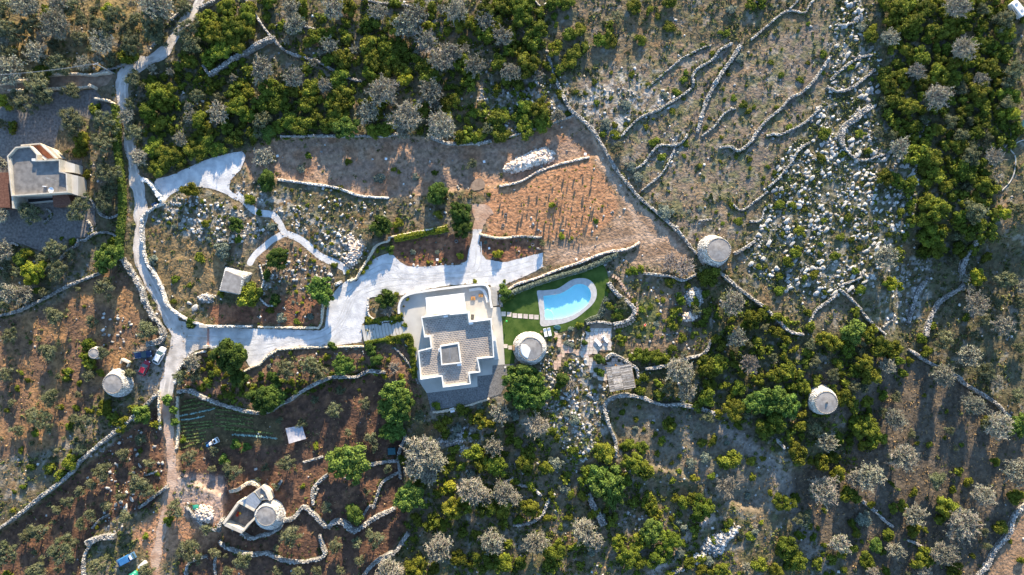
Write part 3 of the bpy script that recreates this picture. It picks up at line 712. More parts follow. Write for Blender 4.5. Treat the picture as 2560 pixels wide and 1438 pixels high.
w_(P_('1080 345 1105 356 1130 360 1200 359 1230 353'), 8, .9, label='curved stone retaining wall above the right part of the brown field')
w_(P_('1250 349 1300 335 1400 302 1436 289'), 5, .6); w_(P_('900 262 940 275 965 290'), 4, .5)
w_(P_('697 450 760 458 840 470 900 490 975 496'), 7, .6, m='whitestone', label='low pale stone wall below the brown ploughed field')
w_(P_('1250 466 1290 458 1312 450 1345 430 1400 411 1474 393'), 6, .6, m='pinkrubble', label='low stone wall along the top of the orange sapling field')
w_(P_('1255 737 1290 712 1340 696 1400 673 1450 656 1510 633 1570 622 1602 604'), 7, .95, m='pinkrubble', label='long pale retaining wall between gravel drive and pool lawn')
w_(P_('1250 738 1254 768'), 8, .8, label='short stone wall between side steps and lawn corner')
w_(P_('840 712 858 703'), 8, .9, m='whitestone', label='short pale wall stub left of the lower end of the winding path')
w_(P_('872 702 890 697 905 673 924 644 940 617 955 608 972 603 974 593'), 5, .9, m='beige', label='beige plastered garden wall stepping up the bank beside the gravel drive')
w_(P_('974 594 1040 581 1121 567'), 6, .9, m='beige', label='straight beige wall behind the yellow-green hedge')
w_(P_('648 818 720 819 798 820 805 808 807 785 810 755'), 6, .6, m='beige', curve=False, label='low beige kerb wall round the red bed in the drive')
w_(P_('412 508 385 522 367 535 360 550 360 597 367 647 387 680 407 720 424 764 444 782 467 796 500 810 521 815 580 816 636 816'), 7, 1.2, m='whitestone', label='long white wall curving along the right side of the pale road')
w_(P_('368 450 386 468 411 507'), 8, 1.3, m='render', name='entrance_wall', label='white rendered entrance wall at the upper gate')
w_(P_('311 648 320 662 334 684 357 720 367 757 384 790 400 807 411 834 402 852 371 860'), 15, 1.1, label='thick rubble wall curving along the left side of the road')
w_(P_('-20 795 0 790 50 777 100 754 150 727 184 710 217 697 262 680'), 7, .9, label='dry stone wall slanting up from the left edge below the villa')
w_(T(0, 480, '450 512 530 432 580 400 600 360 640 365 700 322 770 305 840 312 893 350'), 6, .6, m='wallstone', label='thin wavy wall below the villa yard')
w_(T(0, 480, '740 120 760 165 820 195 880 180 910 165'), 6, .7); w_(T(0, 480, '630 40 690 60 720 130'), 5, .7)
w_(T(0, 480, '660 215 690 260 695 310'), 4, .5); w_(T(0, 480, '340 225 380 190 385 150 350 130'), 4, .4)
w_(T(0, 480, '-20 560 40 575 120 565'), 5, .6); w_(T(0, 480, '60 385 120 390 150 410'), 4, .5)
w_(T(0, 0, '-60 640 0 634 200 612 300 590 400 570 560 562 700 568 850 548'), 4, 1.2, m='beige', label='thin wall along the upper side of the walled lane')
w_(T(0, 0, '90 686 250 682 400 670 560 668 690 655'), 4, 1.2, m='beige', label='thin wall along the lower side of the walled lane')
w_(T(0, 0, '700 652 740 672'), 7, 1.6, m='beige', label='small gate pier at the villa entrance, upper one'); w_(T(0, 0, '735 748 800 758 850 772 876 795'), 5, 1.4, m='beige', label='small curved wall at the villa entrance, lower one')
w_(T(0, 0, '750 556 800 528 850 520 930 490 1000 455'), 4, .6, label='thin stone wall curving past the foot of the utility pole')
w_(T(0, 0, '1150 350 1190 300 1230 260'), 6, .5); w_(T(0, 0, '1290 150 1360 90 1440 40'), 6, .6)
w_(T(0, 958, '-40 1110 0 1085 150 985 300 860 450 748 560 650 620 575 750 462 850 382 1000 258 1100 165 1190 70'), 10, 1.2, label='long dry stone wall slanting across the lower left red field')
w_(P_('450 978 480 976 500 986 541 1004 585 1018 640 1030 673 1028 700 1012 723 1001 757 978 800 954 840 941 890 941 924 927 966 931'), 10, 1.3, label='long wavy stone wall above the vegetable rows')
w_(T(640, 958, '1085 310 1120 400 1085 480 1070 570 1090 720'), 9, 1.1); w_(T(640, 958, '830 612 950 590 1070 576'), 8, .9)
w_(T(640, 958, '880 930 900 870 925 790 950 740 1020 690 1080 664'), 7, .9); w_(T(640, 958, '435 900 430 800 470 740 545 678'), 9, .9)
w_(T(640, 958, '728 1108 800 1070 900 1000 1050 928'), 12, 1.0); w_(T(640, 958, '200 1030 290 1000 360 922 430 970 500 1040 540 1078'), 12, 1.1)
w_(T(640, 958, '545 1075 600 1030 660 1040 735 1108'), 20, .9); w_(T(640, 958, '800 1000 850 920 900 930'), 8, .4)
w_(T(0, 958, '1650 1180 1700 1222 1800 1262 1900 1275 2000 1265 2060 1292 2140 1320 2260 1332 2380 1310 2440 1270 2415 1200 2400 1120'), 10, 1.1, label='horseshoe-shaped stone wall below the round tower of the red field')
w_(T(640, 958, '805 1445 850 1380 920 1320 1000 1280 1050 1250 1100 1180 1150 1110'), 13, 1.1); w_(T(640, 958, '430 890 440 850 470 780'), 6, .5)
w_(T(640, 958, '150 800 200 720'), 7, .5); w_(T(640, 958, '360 590 430 570 510 545'), 6, .5)
w_(T(1280, 958, '775 545 770 430 730 330 705 250 690 180 715 130 770 100 850 88 960 100 1060 142 1150 160 1250 155 1350 175 1420 190 1530 232'), 11, 1.2, label='long stone wall hooking round the field below the reed pergola')
w_(T(1280, 958, '570 830 605 910 645 980 685 1060'), 20, 1.2, label='thick pale stone wall beside the large light green tree in the lower wood')
w_(T(1280, 958, '-60 740 0 720 60 760 150 780 225 845'), 8, .8); w_(T(1280, 958, '320 830 265 890 235 970 180 1020 60 1060 0 1050'), 8, .8)
w_(T(1280, 958, '1200 1420 1240 1400 1300 1390'), 12, .5)
w_(T(1280, 480, '1000 1322 1100 1310 1190 1280 1330 1240 1440 1202 1490 1100'), 8, .9); w_(T(1280, 480, '985 610 1100 622 1190 632 1270 662 1350 632 1425 582'), 7, .8)
w_(T(1280, 480, '720 682 780 762 860 822 912 878 895 930 850 968 750 990'), 11, 1.0, label='crescent stone wall between pool garden and the stepping stones')
w_(T(1280, 480, '560 985 650 972 750 988'), 6, .8); w_(T(1280, 480, '1662 462 1740 420 1818 368'), 9, .9)
w_(T(1280, 480, '700 1250 740 1215 800 1235 850 1265 900 1300 930 1320 940 1400'), 8, 1.1, label='stone wall bowed round the upper side of the reed pergola')
w_(T(1280, 480, '535 1060 525 1110 515 1185'), 5, .5); w_(T(1280, 480, '0 335 100 335 225 342'), 5, .7)
w_(P_('1200 586 1240 595 1280 594'), 5, .8, m='beige')
w_(T(1920, 480, '1582 340 1520 420 1465 500 1440 600 1470 680 1400 742 1290 810 1240 880 1200 960 1170 1085'), 13, .9, label='thick stone wall winding down through the right-hand fields')
w_(T(1920, 480, '1150 700 1110 760 1085 840 1040 990'), 16, .5); w_(T(1920, 480, '530 730 600 790 660 850 720 930 820 1030 880 1070'), 7, .9)
w_(P_('2270 874 2320 906 2386 938 2404 956 2440 978 2487 1008 2520 1042 2570 1080'), 9, 1.0, label='stone wall slanting to the right edge above the bare grey trees')
w_(T(1920, 480, '520 760 430 830 350 890 300 990'), 8, .7); w_(T(1920, 480, '530 700 620 670 690 640 715 590'), 6, .6)
w_(T(1920, 958, '2000 760 1917 900 1830 1000 1790 1120 1700 1230 1640 1340 1560 1450'), 15, .8, label='thick pale stone wall in the bottom right corner')
w_(T(1920, 958, '700 880 790 950 860 1020 940 1080'), 10, .7); w_(T(1920, 958, '1040 1172 1110 1200 1190 1272'), 9, .7)
w_(T(1920, 958, '60 420 130 495'), 8, .5); w_(T(1920, 480, '860 1010 900 970 940 960'), 5, .5)
w_(T(1280, 0, '1700 352 1640 450 1560 560 1490 680 1440 790 1405 920 1385 1000'), 14, 1.1, label='thick straight stone wall on the bare hillside upper right')
w_(T(1280, 0, '1640 332 1550 380 1500 450 1400 510 1350 570 1350 650 1250 730 1150 790 1080 832 960 882 870 962 810 1022 730 1010'), 8, .9, label='long wavy stone wall left of the thick straight hillside wall')
w_(T(1280, 0, '1490 340 1400 372 1270 440 1200 500 1100 580 1010 662'), 4, .4, label='thin crumbling wall highest on the bare hillside')
w_(T(1280, 0, '1310 1010 1270 1070 1200 1090 1100 1090 1040 1150 980 1230 890 1282'), 6, .8); w_(T(1280, 0, '1420 1022 1520 940 1560 880 1630 822 1680 818'), 5, .7)
w_(T(1280, 0, '970 1430 1040 1370 1120 1300 1180 1200 1220 1110'), 5, .6)
w_(T(1920, 0, '460 430 400 520 330 620 240 700 160 740 90 820 0 888 -80 980 -130 1060 -220 1130 -290 1100 -370 1108'), 9, .9, label='long stepped stone wall left of the karst rocks')
w_(T(1920, 0, '-130 300 0 190 80 120 160 82 270 100 300 50 340 0'), 6, .7); w_(T(1920, 0, '160 70 200 30 240 -20'), 5, .6)
w_(T(1920, 0, '500 190 580 190 660 162 700 100'), 6, .6); w_(T(1920, 0, '440 652 520 690 620 662 700 602 740 570 800 520'), 9, .9)
w_(T(1920, 0, '465 600 540 530 620 470 700 430 800 410'), 8, .6)
w_(T(1920, 0, '765 800 690 850 640 900 560 960 540 1050 560 1105'), 20, 1.2, label='broad crescent stone wall at the top of the karst rocks')
w_(T(1920, 0, '560 1100 620 1170 680 1200 760 1192 840 1165 910 1155'), 6, .7)
w_(T(1920, 0, '-10 1020 40 1005 80 1012 180 972 270 922 340 860 400 795'), 7, .8); w_(T(1920, 0, '0 1402 80 1330 160 1230 230 1122 310 1070'), 8, .8)
w_(T(1920, 0, '-260 1540 -200 1575 -100 1510 0 1430'), 7, .7); w_(T(1280, 480, '1400 216 1500 206'), 5, .5); w_(T(1280, 480, '1780 222 1860 212 1890 130 1940 80'), 6, .6)
w_(T(1920, 0, '1720 540 1760 1000'), 2, .2) if False else None
w_(T(0, 958, '1262 772 1200 815 1150 850 1090 900 1040 932'), 9, .9); w_(T(0, 958, '1090 690 1190 655'), 4, .5)
w_(T(0, 958, '690 1195 650 1270 635 1340 640 1450'), 9, .9); w_(T(0, 958, '1400 1450 1410 1360 1470 1310 1560 1290'), 9, .8)
w_(T(0, 958, '670 1190 760 1150 880 1140'), 22, 1.3, label='massive block of white stonework in the lower left red field')
w_(T(0, 958, '1400 920 1450 980 1500 1040 1560 1080 1640 1095'), 8, .6); w_(T(0, 958, '1195 60 1200 200 1208 350'), 5, .7, m='beige'); w_(T(0, 958, '1335 100 1330 200 1340 330 1325 500'), 5, .7, m='beige')
w_(T(0, 958, '1630 1260 1610 1340 1620 1440'), 6, .6); w_(T(0, 958, '700 1080 740 1030 830 975'), 7, .5)
w_(P_('440 958 444 935 462 905 486 886 520 877'), 5, .7, m='whitestone')
w_(P_('612 928 630 918 650 912 668 892 695 874 760 869 912 866'), 5, .5, m='beige', curve=False, label='low kerb wall along the lower side of the gravel drive')
w_(P_('921 748 920 775 923 790 940 800 960 803 985 800'), 4, .5, m='whitestone', label='little kerb wall round the planted island left of the terrace')
w_(T(0, 480, '640 365 700 322') , 5, .4) if False else None
w_(P_('650 665 660 700 650 735 655 752 672 765 690 762'), 3, .3, m='whitestone', label='thin line of white edging stones right of the stone hut')
w_(P_('1084 1030 1120 1026 1176 1012 1226 996'), 5, .4, m='beige', label='kerb wall below the grey gravel yard of the white house')
w_(T(640, 480, '1040 1170 1100 1230 1160 1310 1200 1400 1230 1440'), 5, .4)

# ------------------------------------------------------------------ white house
h0 = W(1140, 870)
house = empty('white_house', (h0[0], h0[1], 0), 'white flat-roofed house with grey tiled roof and square roof light', 'house')
ZP = 5.15; ZR = 4.0
OUT = [W(x, y, ZP)[:2] for x, y in HP('322 418 594 384 598 392 785 375 795 468 1018 443 1035 640 1048 838 880 855 905 992 795 1005 808 1112 522 1148 507 1036 290 1068 270 772 398 738 382 628 340 634 300 425')]
OUT = [W(x, y, ZP)[:2] for x, y in HP('298 424 594 384 598 392 785 375 797 470 1018 443 1036 640 1048 838 882 855 907 992 795 1005 808 1112 522 1148 507 1036 290 1068 268 772 398 738 384 628 330 634')]
rel = lambda P: [(p[0] - h0[0], p[1] - h0[1]) for p in P]
OUTr = rel(OUT); INr = rel(inset(OUT, .22))
MB().prism(OUTr, 0, ZR - .05).build('wall', 'render', house)
MB().prism(inset(OUTr, .2), ZR - .04, ZR + .02).build('roof', 'mortar', house)
MB().ring(OUTr, INr, ZR - .05, ZP).build('parapet', 'render', house, bevel=.03)
# roof slabs
a = math.radians(7.2); ca, sa = math.cos(a), math.sin(a); C0 = []; Sz = []
INp = inset(OUTr, .42)
for i in range(-30, 31):
    for j in range(-42, 43):
        u, v = (i + (.5 if j % 2 else 0)) * .66, j * .46
        u += .0; x, y = u * ca - v * sa, u * sa + v * ca
        xs_ = [x + dx for dx in (-.3, .3, -.3, .3)]; ys_ = [y + dy for dy in (-.2, -.2, .2, .2)]
        if inpoly(xs_, ys_, INp).all(): C0.append((x, y, ZR + .03)); Sz.append((.60 * R.uniform(.95, 1.02), .41 * R.uniform(.95, 1.02), .03))
v, f, t_ = stones(np.array(C0), np.array(Sz), np.full(len(C0), a) + NR.uniform(-.02, .02, len(C0)), .04, 0)
rf = tag(obj('roof_slabs', np_mesh('roof_slabs', v, f, t_), 'slate', house), kind='stuff')
# roof light block
SK = [W(x, y, 5.2)[:2] for x, y in HP('490 718 685 685 712 898 505 920')]; SKr = rel(SK)
MB().prism(SKr, ZR + .02, 4.75).build('roof_light', 'render', house)
MB().ring(SKr, inset(SKr, .3), 4.75, 5.2).build('roof_light_rim', 'render', house, bevel=.03)
rl = MB().prism(inset(SKr, .32), 4.76, 5.02).build('roof_light_floor', 'roofgrey', house)
c = rel([W(*HP('597 800')[0], 5)[:2]])[0]
MB().box((c[0] - .18, c[1], 5.06), (.07, 2.8, .06), a - .2).box((c[0] + .18, c[1], 5.06), (.07, 2.8, .06), a - .2).build('rail', 'metal', house)
for q, nm in (('552 415', 'vent_hatch'), ('812 487', 'vent_hatch'), ('692 912', 'vent_hatch')):
    c = rel([W(*HP(q)[0], 4.4)[:2]])[0]; MB().box((c[0], c[1], 4.32), (1.05, .5, .6), a).build(nm, 'white', house, bevel=.03)
c = rel([W(*HP('485 765')[0], 4.6)[:2]])[0]
MB().box((c[0], c[1], 4.35), (.35, .8, .7), a).build('air_conditioner', 'white', house, bevel=.03)
MB().tube([(c[0] - .1, c[1] - .6, 4.1), (c[0] - .1, c[1] - .6, 5.9)], .04).build('chimney_pipe', 'metal', house)
# wing on the right: outside stair
q = [W(x, y, 2.2)[:2] for x, y in HP('1040 645 1066 640 1096 862 1050 868')]
for i in range(12):
    f0, f1 = i / 12, (i + .95) / 12
    p = [L_(q[0], q[3], f0), L_(q[1], q[2], f0), L_(q[1], q[2], f1), L_(q[0], q[3], f1)]
    MB().prism(rel(p), .08, 3.6 - i * .28).build('stair_step', 'render', house)
# windows and doors on the outer walls
def on_edge(i, t, z0, z1, wd, name, m, out=.03):
    A = Vector(OUTr[i]); B = Vector(OUTr[(i + 1) % len(OUTr)]); d = (B - A); L0 = d.length; d.normalize(); nrm = Vector((d.y, -d.x))
    cen = A + d * L0 * t
    if inpoly([cen.x + nrm.x * .2], [cen.y + nrm.y * .2], OUTr)[0]: nrm = -nrm
    f = MB().box((cen.x + nrm.x * out, cen.y + nrm.y * out, (z0 + z1) / 2), (wd, .08, z1 - z0), math.atan2(d.y, d.x)).build(name, m, house)
    c2 = cen + nrm * (out + .03)
    MB().box((c2.x, c2.y, (z0 + z1) / 2), (wd - .16, .06, z1 - z0 - .16), math.atan2(d.y, d.x)).build('pane', 'glass', f)
    return f
for e, t, z0, z1, wd, nm in ((0, .5, .1, 2.4, 2.6, 'door'), (2, .5, .1, 2.4, 2.4, 'door'), (4, .5, .9, 2.2, 1.2, 'window'), (5, .5, .9, 2.2, 1.2, 'window'), (6, .5, .9, 2.2, 1.2, 'window'), (7, .5, .9, 2.2, 1.2, 'window'), (9, .5, .1, 2.4, 1.8, 'door'), (11, .5, .9, 2.2, 1.4, 'window'), (13, .5, .9, 2.2, 1.4, 'window'), (14, .6, .9, 2.2, 1.2, 'window'), (16, .5, .9, 2.2, 1.0, 'window')):
    on_edge(e % len(OUTr), t, z0, z1, wd, nm, 'wood')
# curved white terrace wall with built-in bench
tw = spline(HP('75 388 72 330 84 270 110 228 150 200 220 175 330 158 450 140 600 121 740 104 850 92 930 88 972 98 994 130 1005 180 1012 250 1026 328'), False, 5)
Wt = [W(x, y, .6)[:2] for x, y in tw]; b_ = band([(p[0] * 10, p[1] * 10) for p in Wt], 5.5); b_ = [(p[0] / 10, p[1] / 10) for p in b_]
n = len(tw); mb = MB()
for i in range(n - 1): mb.prism([b_[i], b_[i + 1], b_[2 * n - 2 - i], b_[2 * n - 1 - i]], 0, 1.05)
tag(mb.build('terrace_wall', 'render'), 'smooth white curved parapet wall around the terrace of the white house', 'wall')
bn = spline(HP('792 148 850 138 905 132 940 150 962 185 975 230 985 272'), False, 6); Wb = [W(x, y, .4)[:2] for x, y in bn]; n = len(bn)
b_ = [(p[0] / 10, p[1] / 10) for p in band([(p[0] * 10, p[1] * 10) for p in Wb], 7)]; mb = MB()
for i in range(n - 1): mb.prism([b_[i], b_[i + 1], b_[2 * n - 2 - i], b_[2 * n - 1 - i]], .08, .5)
tag(mb.build('curved_bench', 'render'), 'white curved built-in bench in the terrace corner beside the two orange seats', 'bench')
# awning
AW = [W(x, y, 3.1)[:2] for x, y in HP('345 226 738 178 760 372 362 396')]
aw = empty('awning', (AW[0][0], AW[0][1], 0), 'large white slatted pergola roof on the upper terrace of the white house', 'pergola')
lp = lambda p: (p[0] - AW[0][0], p[1] - AW[0][1])
for i in range(9):
    f0, f1 = i / 9, (i + .97) / 9
    p = [L_(AW[0], AW[3], f0), L_(AW[1], AW[2], f0), L_(AW[1], AW[2], f1), L_(AW[0], AW[3], f1)]
    MB().prism([lp(x) for x in p], 3.05, 3.12).build('awning_panel', 'fabric', aw)
mb = MB(); 
for a0, a1 in ((0, 1), (1, 2), (2, 3), (3, 0)):
    p0, p1 = lp(AW[a0]), lp(AW[a1]); mb.tube([(p0[0], p0[1], 3.0), (p1[0], p1[1], 3.0)], .07, 4)
mb.build('frame', 'white', aw)
for p in AW: MB().tube([(*lp(p), .08), (*lp(p), 3.0)], .06).build('post', 'white', aw)

# ------------------------------------------------------------------ round stone towers
def tower(px, py, rb, rt, h, label, top='chianca', lean=True, tx=None, ty=None, spin=0, cap=None, squash=1.0):
    x, y, z = G(px, py)
    if tx is not None:
        q = W(tx, ty, h); ox, oy = q[0] - x, q[1] - y
    else: ox = oy = 0
    root = empty('round_tower', (x, y, z), label, 'stone tower', 'round stone towers')
    nseg = 40; n = 9; V = []; F = []
    for k in range(n + 1):
        t = k / n; r = rb + (rt - rb) * t ** 1.15
        for i in range(nseg):
            a = 2 * math.pi * i / nseg; jr = 1 + .025 * math.sin(3 * a + spin) + R.uniform(-.008, .008)
            V.append((ox * t + r * jr * math.cos(a), oy * t + r * jr * math.sin(a), -.4 + (h + .4) * t))
    for k in range(n):
        for i in range(nseg): F.append((k * nseg + i, k * nseg + (i + 1) % nseg, (k + 1) * nseg + (i + 1) % nseg, (k + 1) * nseg + i))
    F.append(tuple(n * nseg + i for i in range(nseg)))
    me = bpy.data.meshes.new('wall_core'); me.from_pydata(V, [], F); obj('wall_core', me, 'wallstone', root)
    C0 = []; Sz = []; AN = []
    layers = max(6, int(math.hypot(h, rb - rt) / .34))
    for k in range(layers):
        t = (k + .5) / layers; r = rb + (rt - rb) * t ** 1.15
        m_ = int(2 * math.pi * r / .4)
        for i in range(m_):
            a = 2 * math.pi * (i + .5 * (k % 2)) / m_ + R.uniform(-.03, .03); jr = 1 + .025 * math.sin(3 * a + spin)
            C0.append((ox * t + r * jr * math.cos(a), oy * t + r * jr * math.sin(a), h * t + R.uniform(-.03, .03))); s = R.uniform(.8, 1.2)
            Sz.append((.28 * s, .40 * s, .26)); AN.append(a)
    v, f, t_ = stones(np.array(C0), np.array(Sz), np.array(AN), .18)
    tag(obj('wall_stones', np_mesh('wall_stones', v, f, t_), 'whitestone', root), kind='stuff')
    mb = MB(); mb.cone((ox, oy, h - .05), rt * 1.0, rt * .96, .12, 32); mb.cone((ox, oy, h + .07), rt * .96, .15, .16, 32); mb.build('roof_cap', top, root)
    C0 = []; Sz = []; AN = []
    m_ = int(2 * math.pi * rt / .42)
    for i in range(m_):
        a = 2 * math.pi * i / m_; C0.append((ox + rt * 1.02 * math.cos(a), oy + rt * 1.02 * math.sin(a), h + .06)); Sz.append((.3, .4, .16)); AN.append(a)
    v, f, t_ = stones(np.array(C0), np.array(Sz), np.array(AN), .12)
    tag(obj('rim_stones', np_mesh('rim_stones', v, f, t_), top, root), kind='stuff')
    return root, ox, oy
t1, a1, b1 = tower(1324, 870, 4.15, 2.75, 4.4, 'round white stone tower with half-white cap beside the pool lawn', tx=1327, ty=873)
p = [(-.1 + 2.5 * math.cos(a), 2.5 * math.sin(a)) for a in [math.radians(d) for d in range(150, 256, 15)]] + [(-.05, -.3), (-.25, .35), (-1.0, 1.05)]
MB().prism([(a1 + q[0], b1 + q[1]) for q in p], 4.45, 4.66, [(a1 + q[0] * .9, b1 + q[1] * .9) for q in p]).build('white_patch', 'render', t1)
x, y = -4.0, .1; MB().box((x, y, .95), (.5, 1.1, 1.9), 0).build('door', 'wood', t1)
tower(1782, 629, 4.0, 2.75, 5.0, 'round stone tower on the hillside at the end of the long wall', tx=1797.5, ty=625, spin=1)
t3, a3, b3 = tower(2053, 999, 3.6, 2.6, 4.4, 'round stone tower standing among the trees of the right-hand wood', tx=2066, ty=1007, spin=2)
MB().cone((a3, b3, 4.5), .35, .3, .3, 10).build('finial_base', 'rockstuff', t3); MB().cone((a3, b3, 4.8), .16, .16, .12, 8).build('finial_hole', 'dark', t3)
tower(298, 958, 3.5, 2.3, 3.8, 'round stone tower left of the parked cars', tx=281, ty=960, spin=3)
tower(243, 882, 1.5, 1.15, 2.2, 'very small round stone turret in bushes above left of the parked cars', tx=234, ty=884, spin=3)
t5, a5, b5 = tower(676, 1287, 3.9, 2.35, 4.2, 'round stone tower built onto the roofless farm building', tx=660, ty=1295, spin=4)

# skirt of stone below the last tower and the roofless building attached to it
K = lambda s: [(530 + v[0] / 7.99, 1180 + v[1] / 7.99) for v in P_(s)]
bz = float(zt(600, 1290)); f0 = G(600, 1285)
farm = empty('farm_building', f0, 'roofless cream farm building with walled yard beside the round tower', 'building')
def pw(parent, pts, th, z0, z1, name, m, org, lean=None):
    Wp = [W(x, y, z1 + org[2])[:2] for x, y in pts]; n = len(Wp)
    b = [(p[0] / 10 - org[0], p[1] / 10 - org[1]) for p in band([(p[0] * 10, p[1] * 10) for p in Wp], th * 10)]
    mb = MB()
    for i in range(n - 1): mb.prism([b[i], b[i + 1], b[2 * n - 2 - i], b[2 * n - 1 - i]], z0, z1)
    return mb.build(name, m, parent)
pw(farm, K('225 1040 520 620'), .6, -.2, 2.7, 'side_wall', 'beige', f0)
pw(farm, K('535 600 850 770'), .6, -.2, 2.72, 'cross_wall', 'beige', f0)
pw(farm, K('250 1040 420 1120 610 1200'), .9, -.2, 2.6, 'front_wall', 'cream', f0)
pw(farm, K('610 1190 720 1050 850 930'), .5, -.2, 2.5, 'inner_wall', 'beige', f0)
q = [W(x, y, bz + 2.6)[:2] for x, y in K('545 600 830 400 980 590 850 760')]
MB().prism([(p[0] - f0[0], p[1] - f0[1]) for p in q], 0, 2.6).build('roof_room', 'cream', farm)
for k in range(5):
    f_0, f_1 = k / 5, (k + .94) / 5
    p = [L_(q[0], q[1], f_0), L_(q[0], q[1], f_1), L_(q[3], q[2], f_1), L_(q[3], q[2], f_0)]
    MB().prism([(a[0] - f0[0], a[1] - f0[1]) for a in p], 2.61, 2.68).build('roof_sheet', 'metal', farm)
q = [W(x, y, bz + 3.0)[:2] for x, y in K('835 390 980 290 1120 420 1165 570 1060 560 970 580')]
qr = [(p[0] - f0[0], p[1] - f0[1]) for p in q]
MB().prism(qr, 0, 2.8).build('upper_room', 'beige', farm); MB().prism(inset(qr, .3), 2.81, 2.86).build('upper_roof', 'roofgrey', farm)
pw(farm, K('985 285 1080 380 1165 570'), .7, 2.8, 3.3, 'roof_parapet', 'beige', f0)
q9 = [W(x, y, bz)[:2] for x, y in K('240 1040 540 640 850 790 830 940 640 1140')]; MB().prism([(p[0] - f0[0], p[1] - f0[1]) for p in q9], -.1, .25).build('yard_floor', 'cobble', farm)
for i_, (qq, mm, lb) in enumerate((('500 870', 'red', 'lower red crate in the farm yard'), ('525 820', 'red', 'upper red crate in the farm yard'), ('555 830', 'yellow', 'yellow crate in the farm yard'))):
    c = W(*K(qq)[0], bz + .5); o_ = MB().box((0, 0, .15), (.6, .4, .3), -.8, taper=1.05).build('crate', mm, loc=(c[0], c[1], bz + .26)); tag(o_, lb + ' beside its side wall', 'crate')
c = W(*K('990 490')[0], bz + 3); MB().cone((c[0] - f0[0], c[1] - f0[1], 2.86), .4, .35, .5, 4).build('chimney', 'beige', farm)
c = W(*K('660 520')[0], bz + 2.8); MB().cone((c[0] - f0[0], c[1] - f0[1], 2.6), .3, .3, .9, 4).build('chimney', 'beige', farm)
w_(K('400 370 520 350 600 300 720 220 850 190 940 240 980 290'), 9, 1.4, m='beige', label='curved cream wall at the upper end of the roofless farm building')
w_(K('1380 970 1500 940 1620 920'), 12, .9, m='wallstone')
c5 = G(560, 1330)
w_(K('620 1210 800 1310 980 1260 1200 1200 1360 1110 1420 980'), 9, 1.0, label='stone footing wall curving under the tower of the red field')
q = K('280 1020 250 900 200 960 160 1080 150 1200'); w_(q, 9, .8)

# ------------------------------------------------------------------ stone hut
hz = 3.1
top = [W(x, y, hz)[:2] for x, y in T(0, 480, '1688 585 1812 638 1790 768 1646 738')]
bot = [W(x, y, 0)[:2] for x, y in T(0, 480, '1692 560 1892 608 1872 690 1800 782 1648 740')]
hc = W(592, 706); hut = empty('stone_hut', (hc[0], hc[1], 0), 'small stone hut with flat grey roof and sloping white sides', 'hut')
r2 = lambda P: [(p[0] - hc[0], p[1] - hc[1]) for p in P]
bot4 = [bot[0], bot[1], (bot[2][0] * .4 + bot[3][0] * .6, bot[2][1] * .4 + bot[3][1] * .6), bot[4]]
MB().prism(r2(bot4), -.1, hz, r2(top)).build('wall', 'whitestone', hut); MB().prism(inset(r2(top), .12), hz + .002, hz + .08).build('roof', 'chianca', hut)
C0 = []; Sz = []; AN = []
B4, T4 = r2(bot4), r2(top)
for e in range(4):
    for k in range(9):
        t = (k + .5) / 9; a = L_(B4[e], T4[e], t); b = L_(B4[(e + 1) % 4], T4[(e + 1) % 4], t); l = math.hypot(b[0] - a[0], b[1] - a[1]); m_ = int(l / .42)
        for i in range(m_):
            p = L_(a, b, (i + .5) / m_); C0.append((p[0], p[1], hz * t)); Sz.append((.4 * R.uniform(.8, 1.15), .22, .3)); AN.append(math.atan2(b[1] - a[1], b[0] - a[0]))
v, f, t_ = stones(np.array(C0), np.array(Sz), np.array(AN), .15); tag(obj('wall_stones', np_mesh('wall_stones', v, f, t_), 'whitestone', hut), kind='stuff')
MB().box((*L_(B4[3], B4[2], .5), .95), (1.0, .4, 1.9), -.2).build('door', 'wood', hut)

# ------------------------------------------------------------------ grey-roofed villa (left)
KV = lambda s: [(v[0] / 4.638, 330 + v[1] / 4.638) for v in P_(s)]
vz = 4.2; v0 = W(95, 440); villa = empty('villa', (v0[0], v0[1], 0), 'large villa with flat grey roof and cream parapets at the left edge', 'house')
rv = lambda P: [(p[0] - v0[0], p[1] - v0[1]) for p in P]
VO = rv([W(x, y, vz + .4)[:2] for x, y in KV('98 285 195 178 360 162 448 262 448 330 712 320 712 460 790 480 800 705 148 748 132 620')])
MB().prism(VO, 0, vz - .05).build('wall', 'cream', villa); MB().ring(VO, inset(VO, .28), vz - .05, vz + .9).build('parapet', 'cream', villa)
MB().prism(inset(VO, .25), vz - .04, vz + .02).build('roof', 'roofgrey', villa)
t_r = rv([W(x, y, 3.2)[:2] for x, y in KV('240 150 460 130 640 305 530 318 448 250 345 168')])
MB().prism(t_r, 0, 2.9).build('balcony', 'cream', villa); MB().prism(inset(t_r, .2), 2.905, 2.95).build('balcony_floor', 'terracotta', villa)
pw(villa, KV('240 155 460 135 640 305'), .3, 2.9, 3.9, 'balcony_wall', 'cream', (v0[0], v0[1], 0)); pw(villa, KV('355 172 450 258 535 318'), .5, 2.95, 3.3, 'balcony_ledge', 'render', (v0[0], v0[1], 0))
p = rv([W(x, y, 2.4)[:2] for x, y in KV('470 135 600 190 700 300 640 305')]); MB().prism(p, 0, 2.4).build('side_porch', 'cream', villa)
p = rv([W(x, y, 3.2)[:2] for x, y in KV('716 330 868 372 868 472 716 462')]); MB().prism(p, 0, 3.2).build('side_wing', 'concrete', villa)
p = rv([W(x, y, 3.4)[:2] for x, y in KV('792 486 905 510 905 738 800 704')]); MB().prism(p, 0, 3.4).build('side_wing', 'concrete', villa)
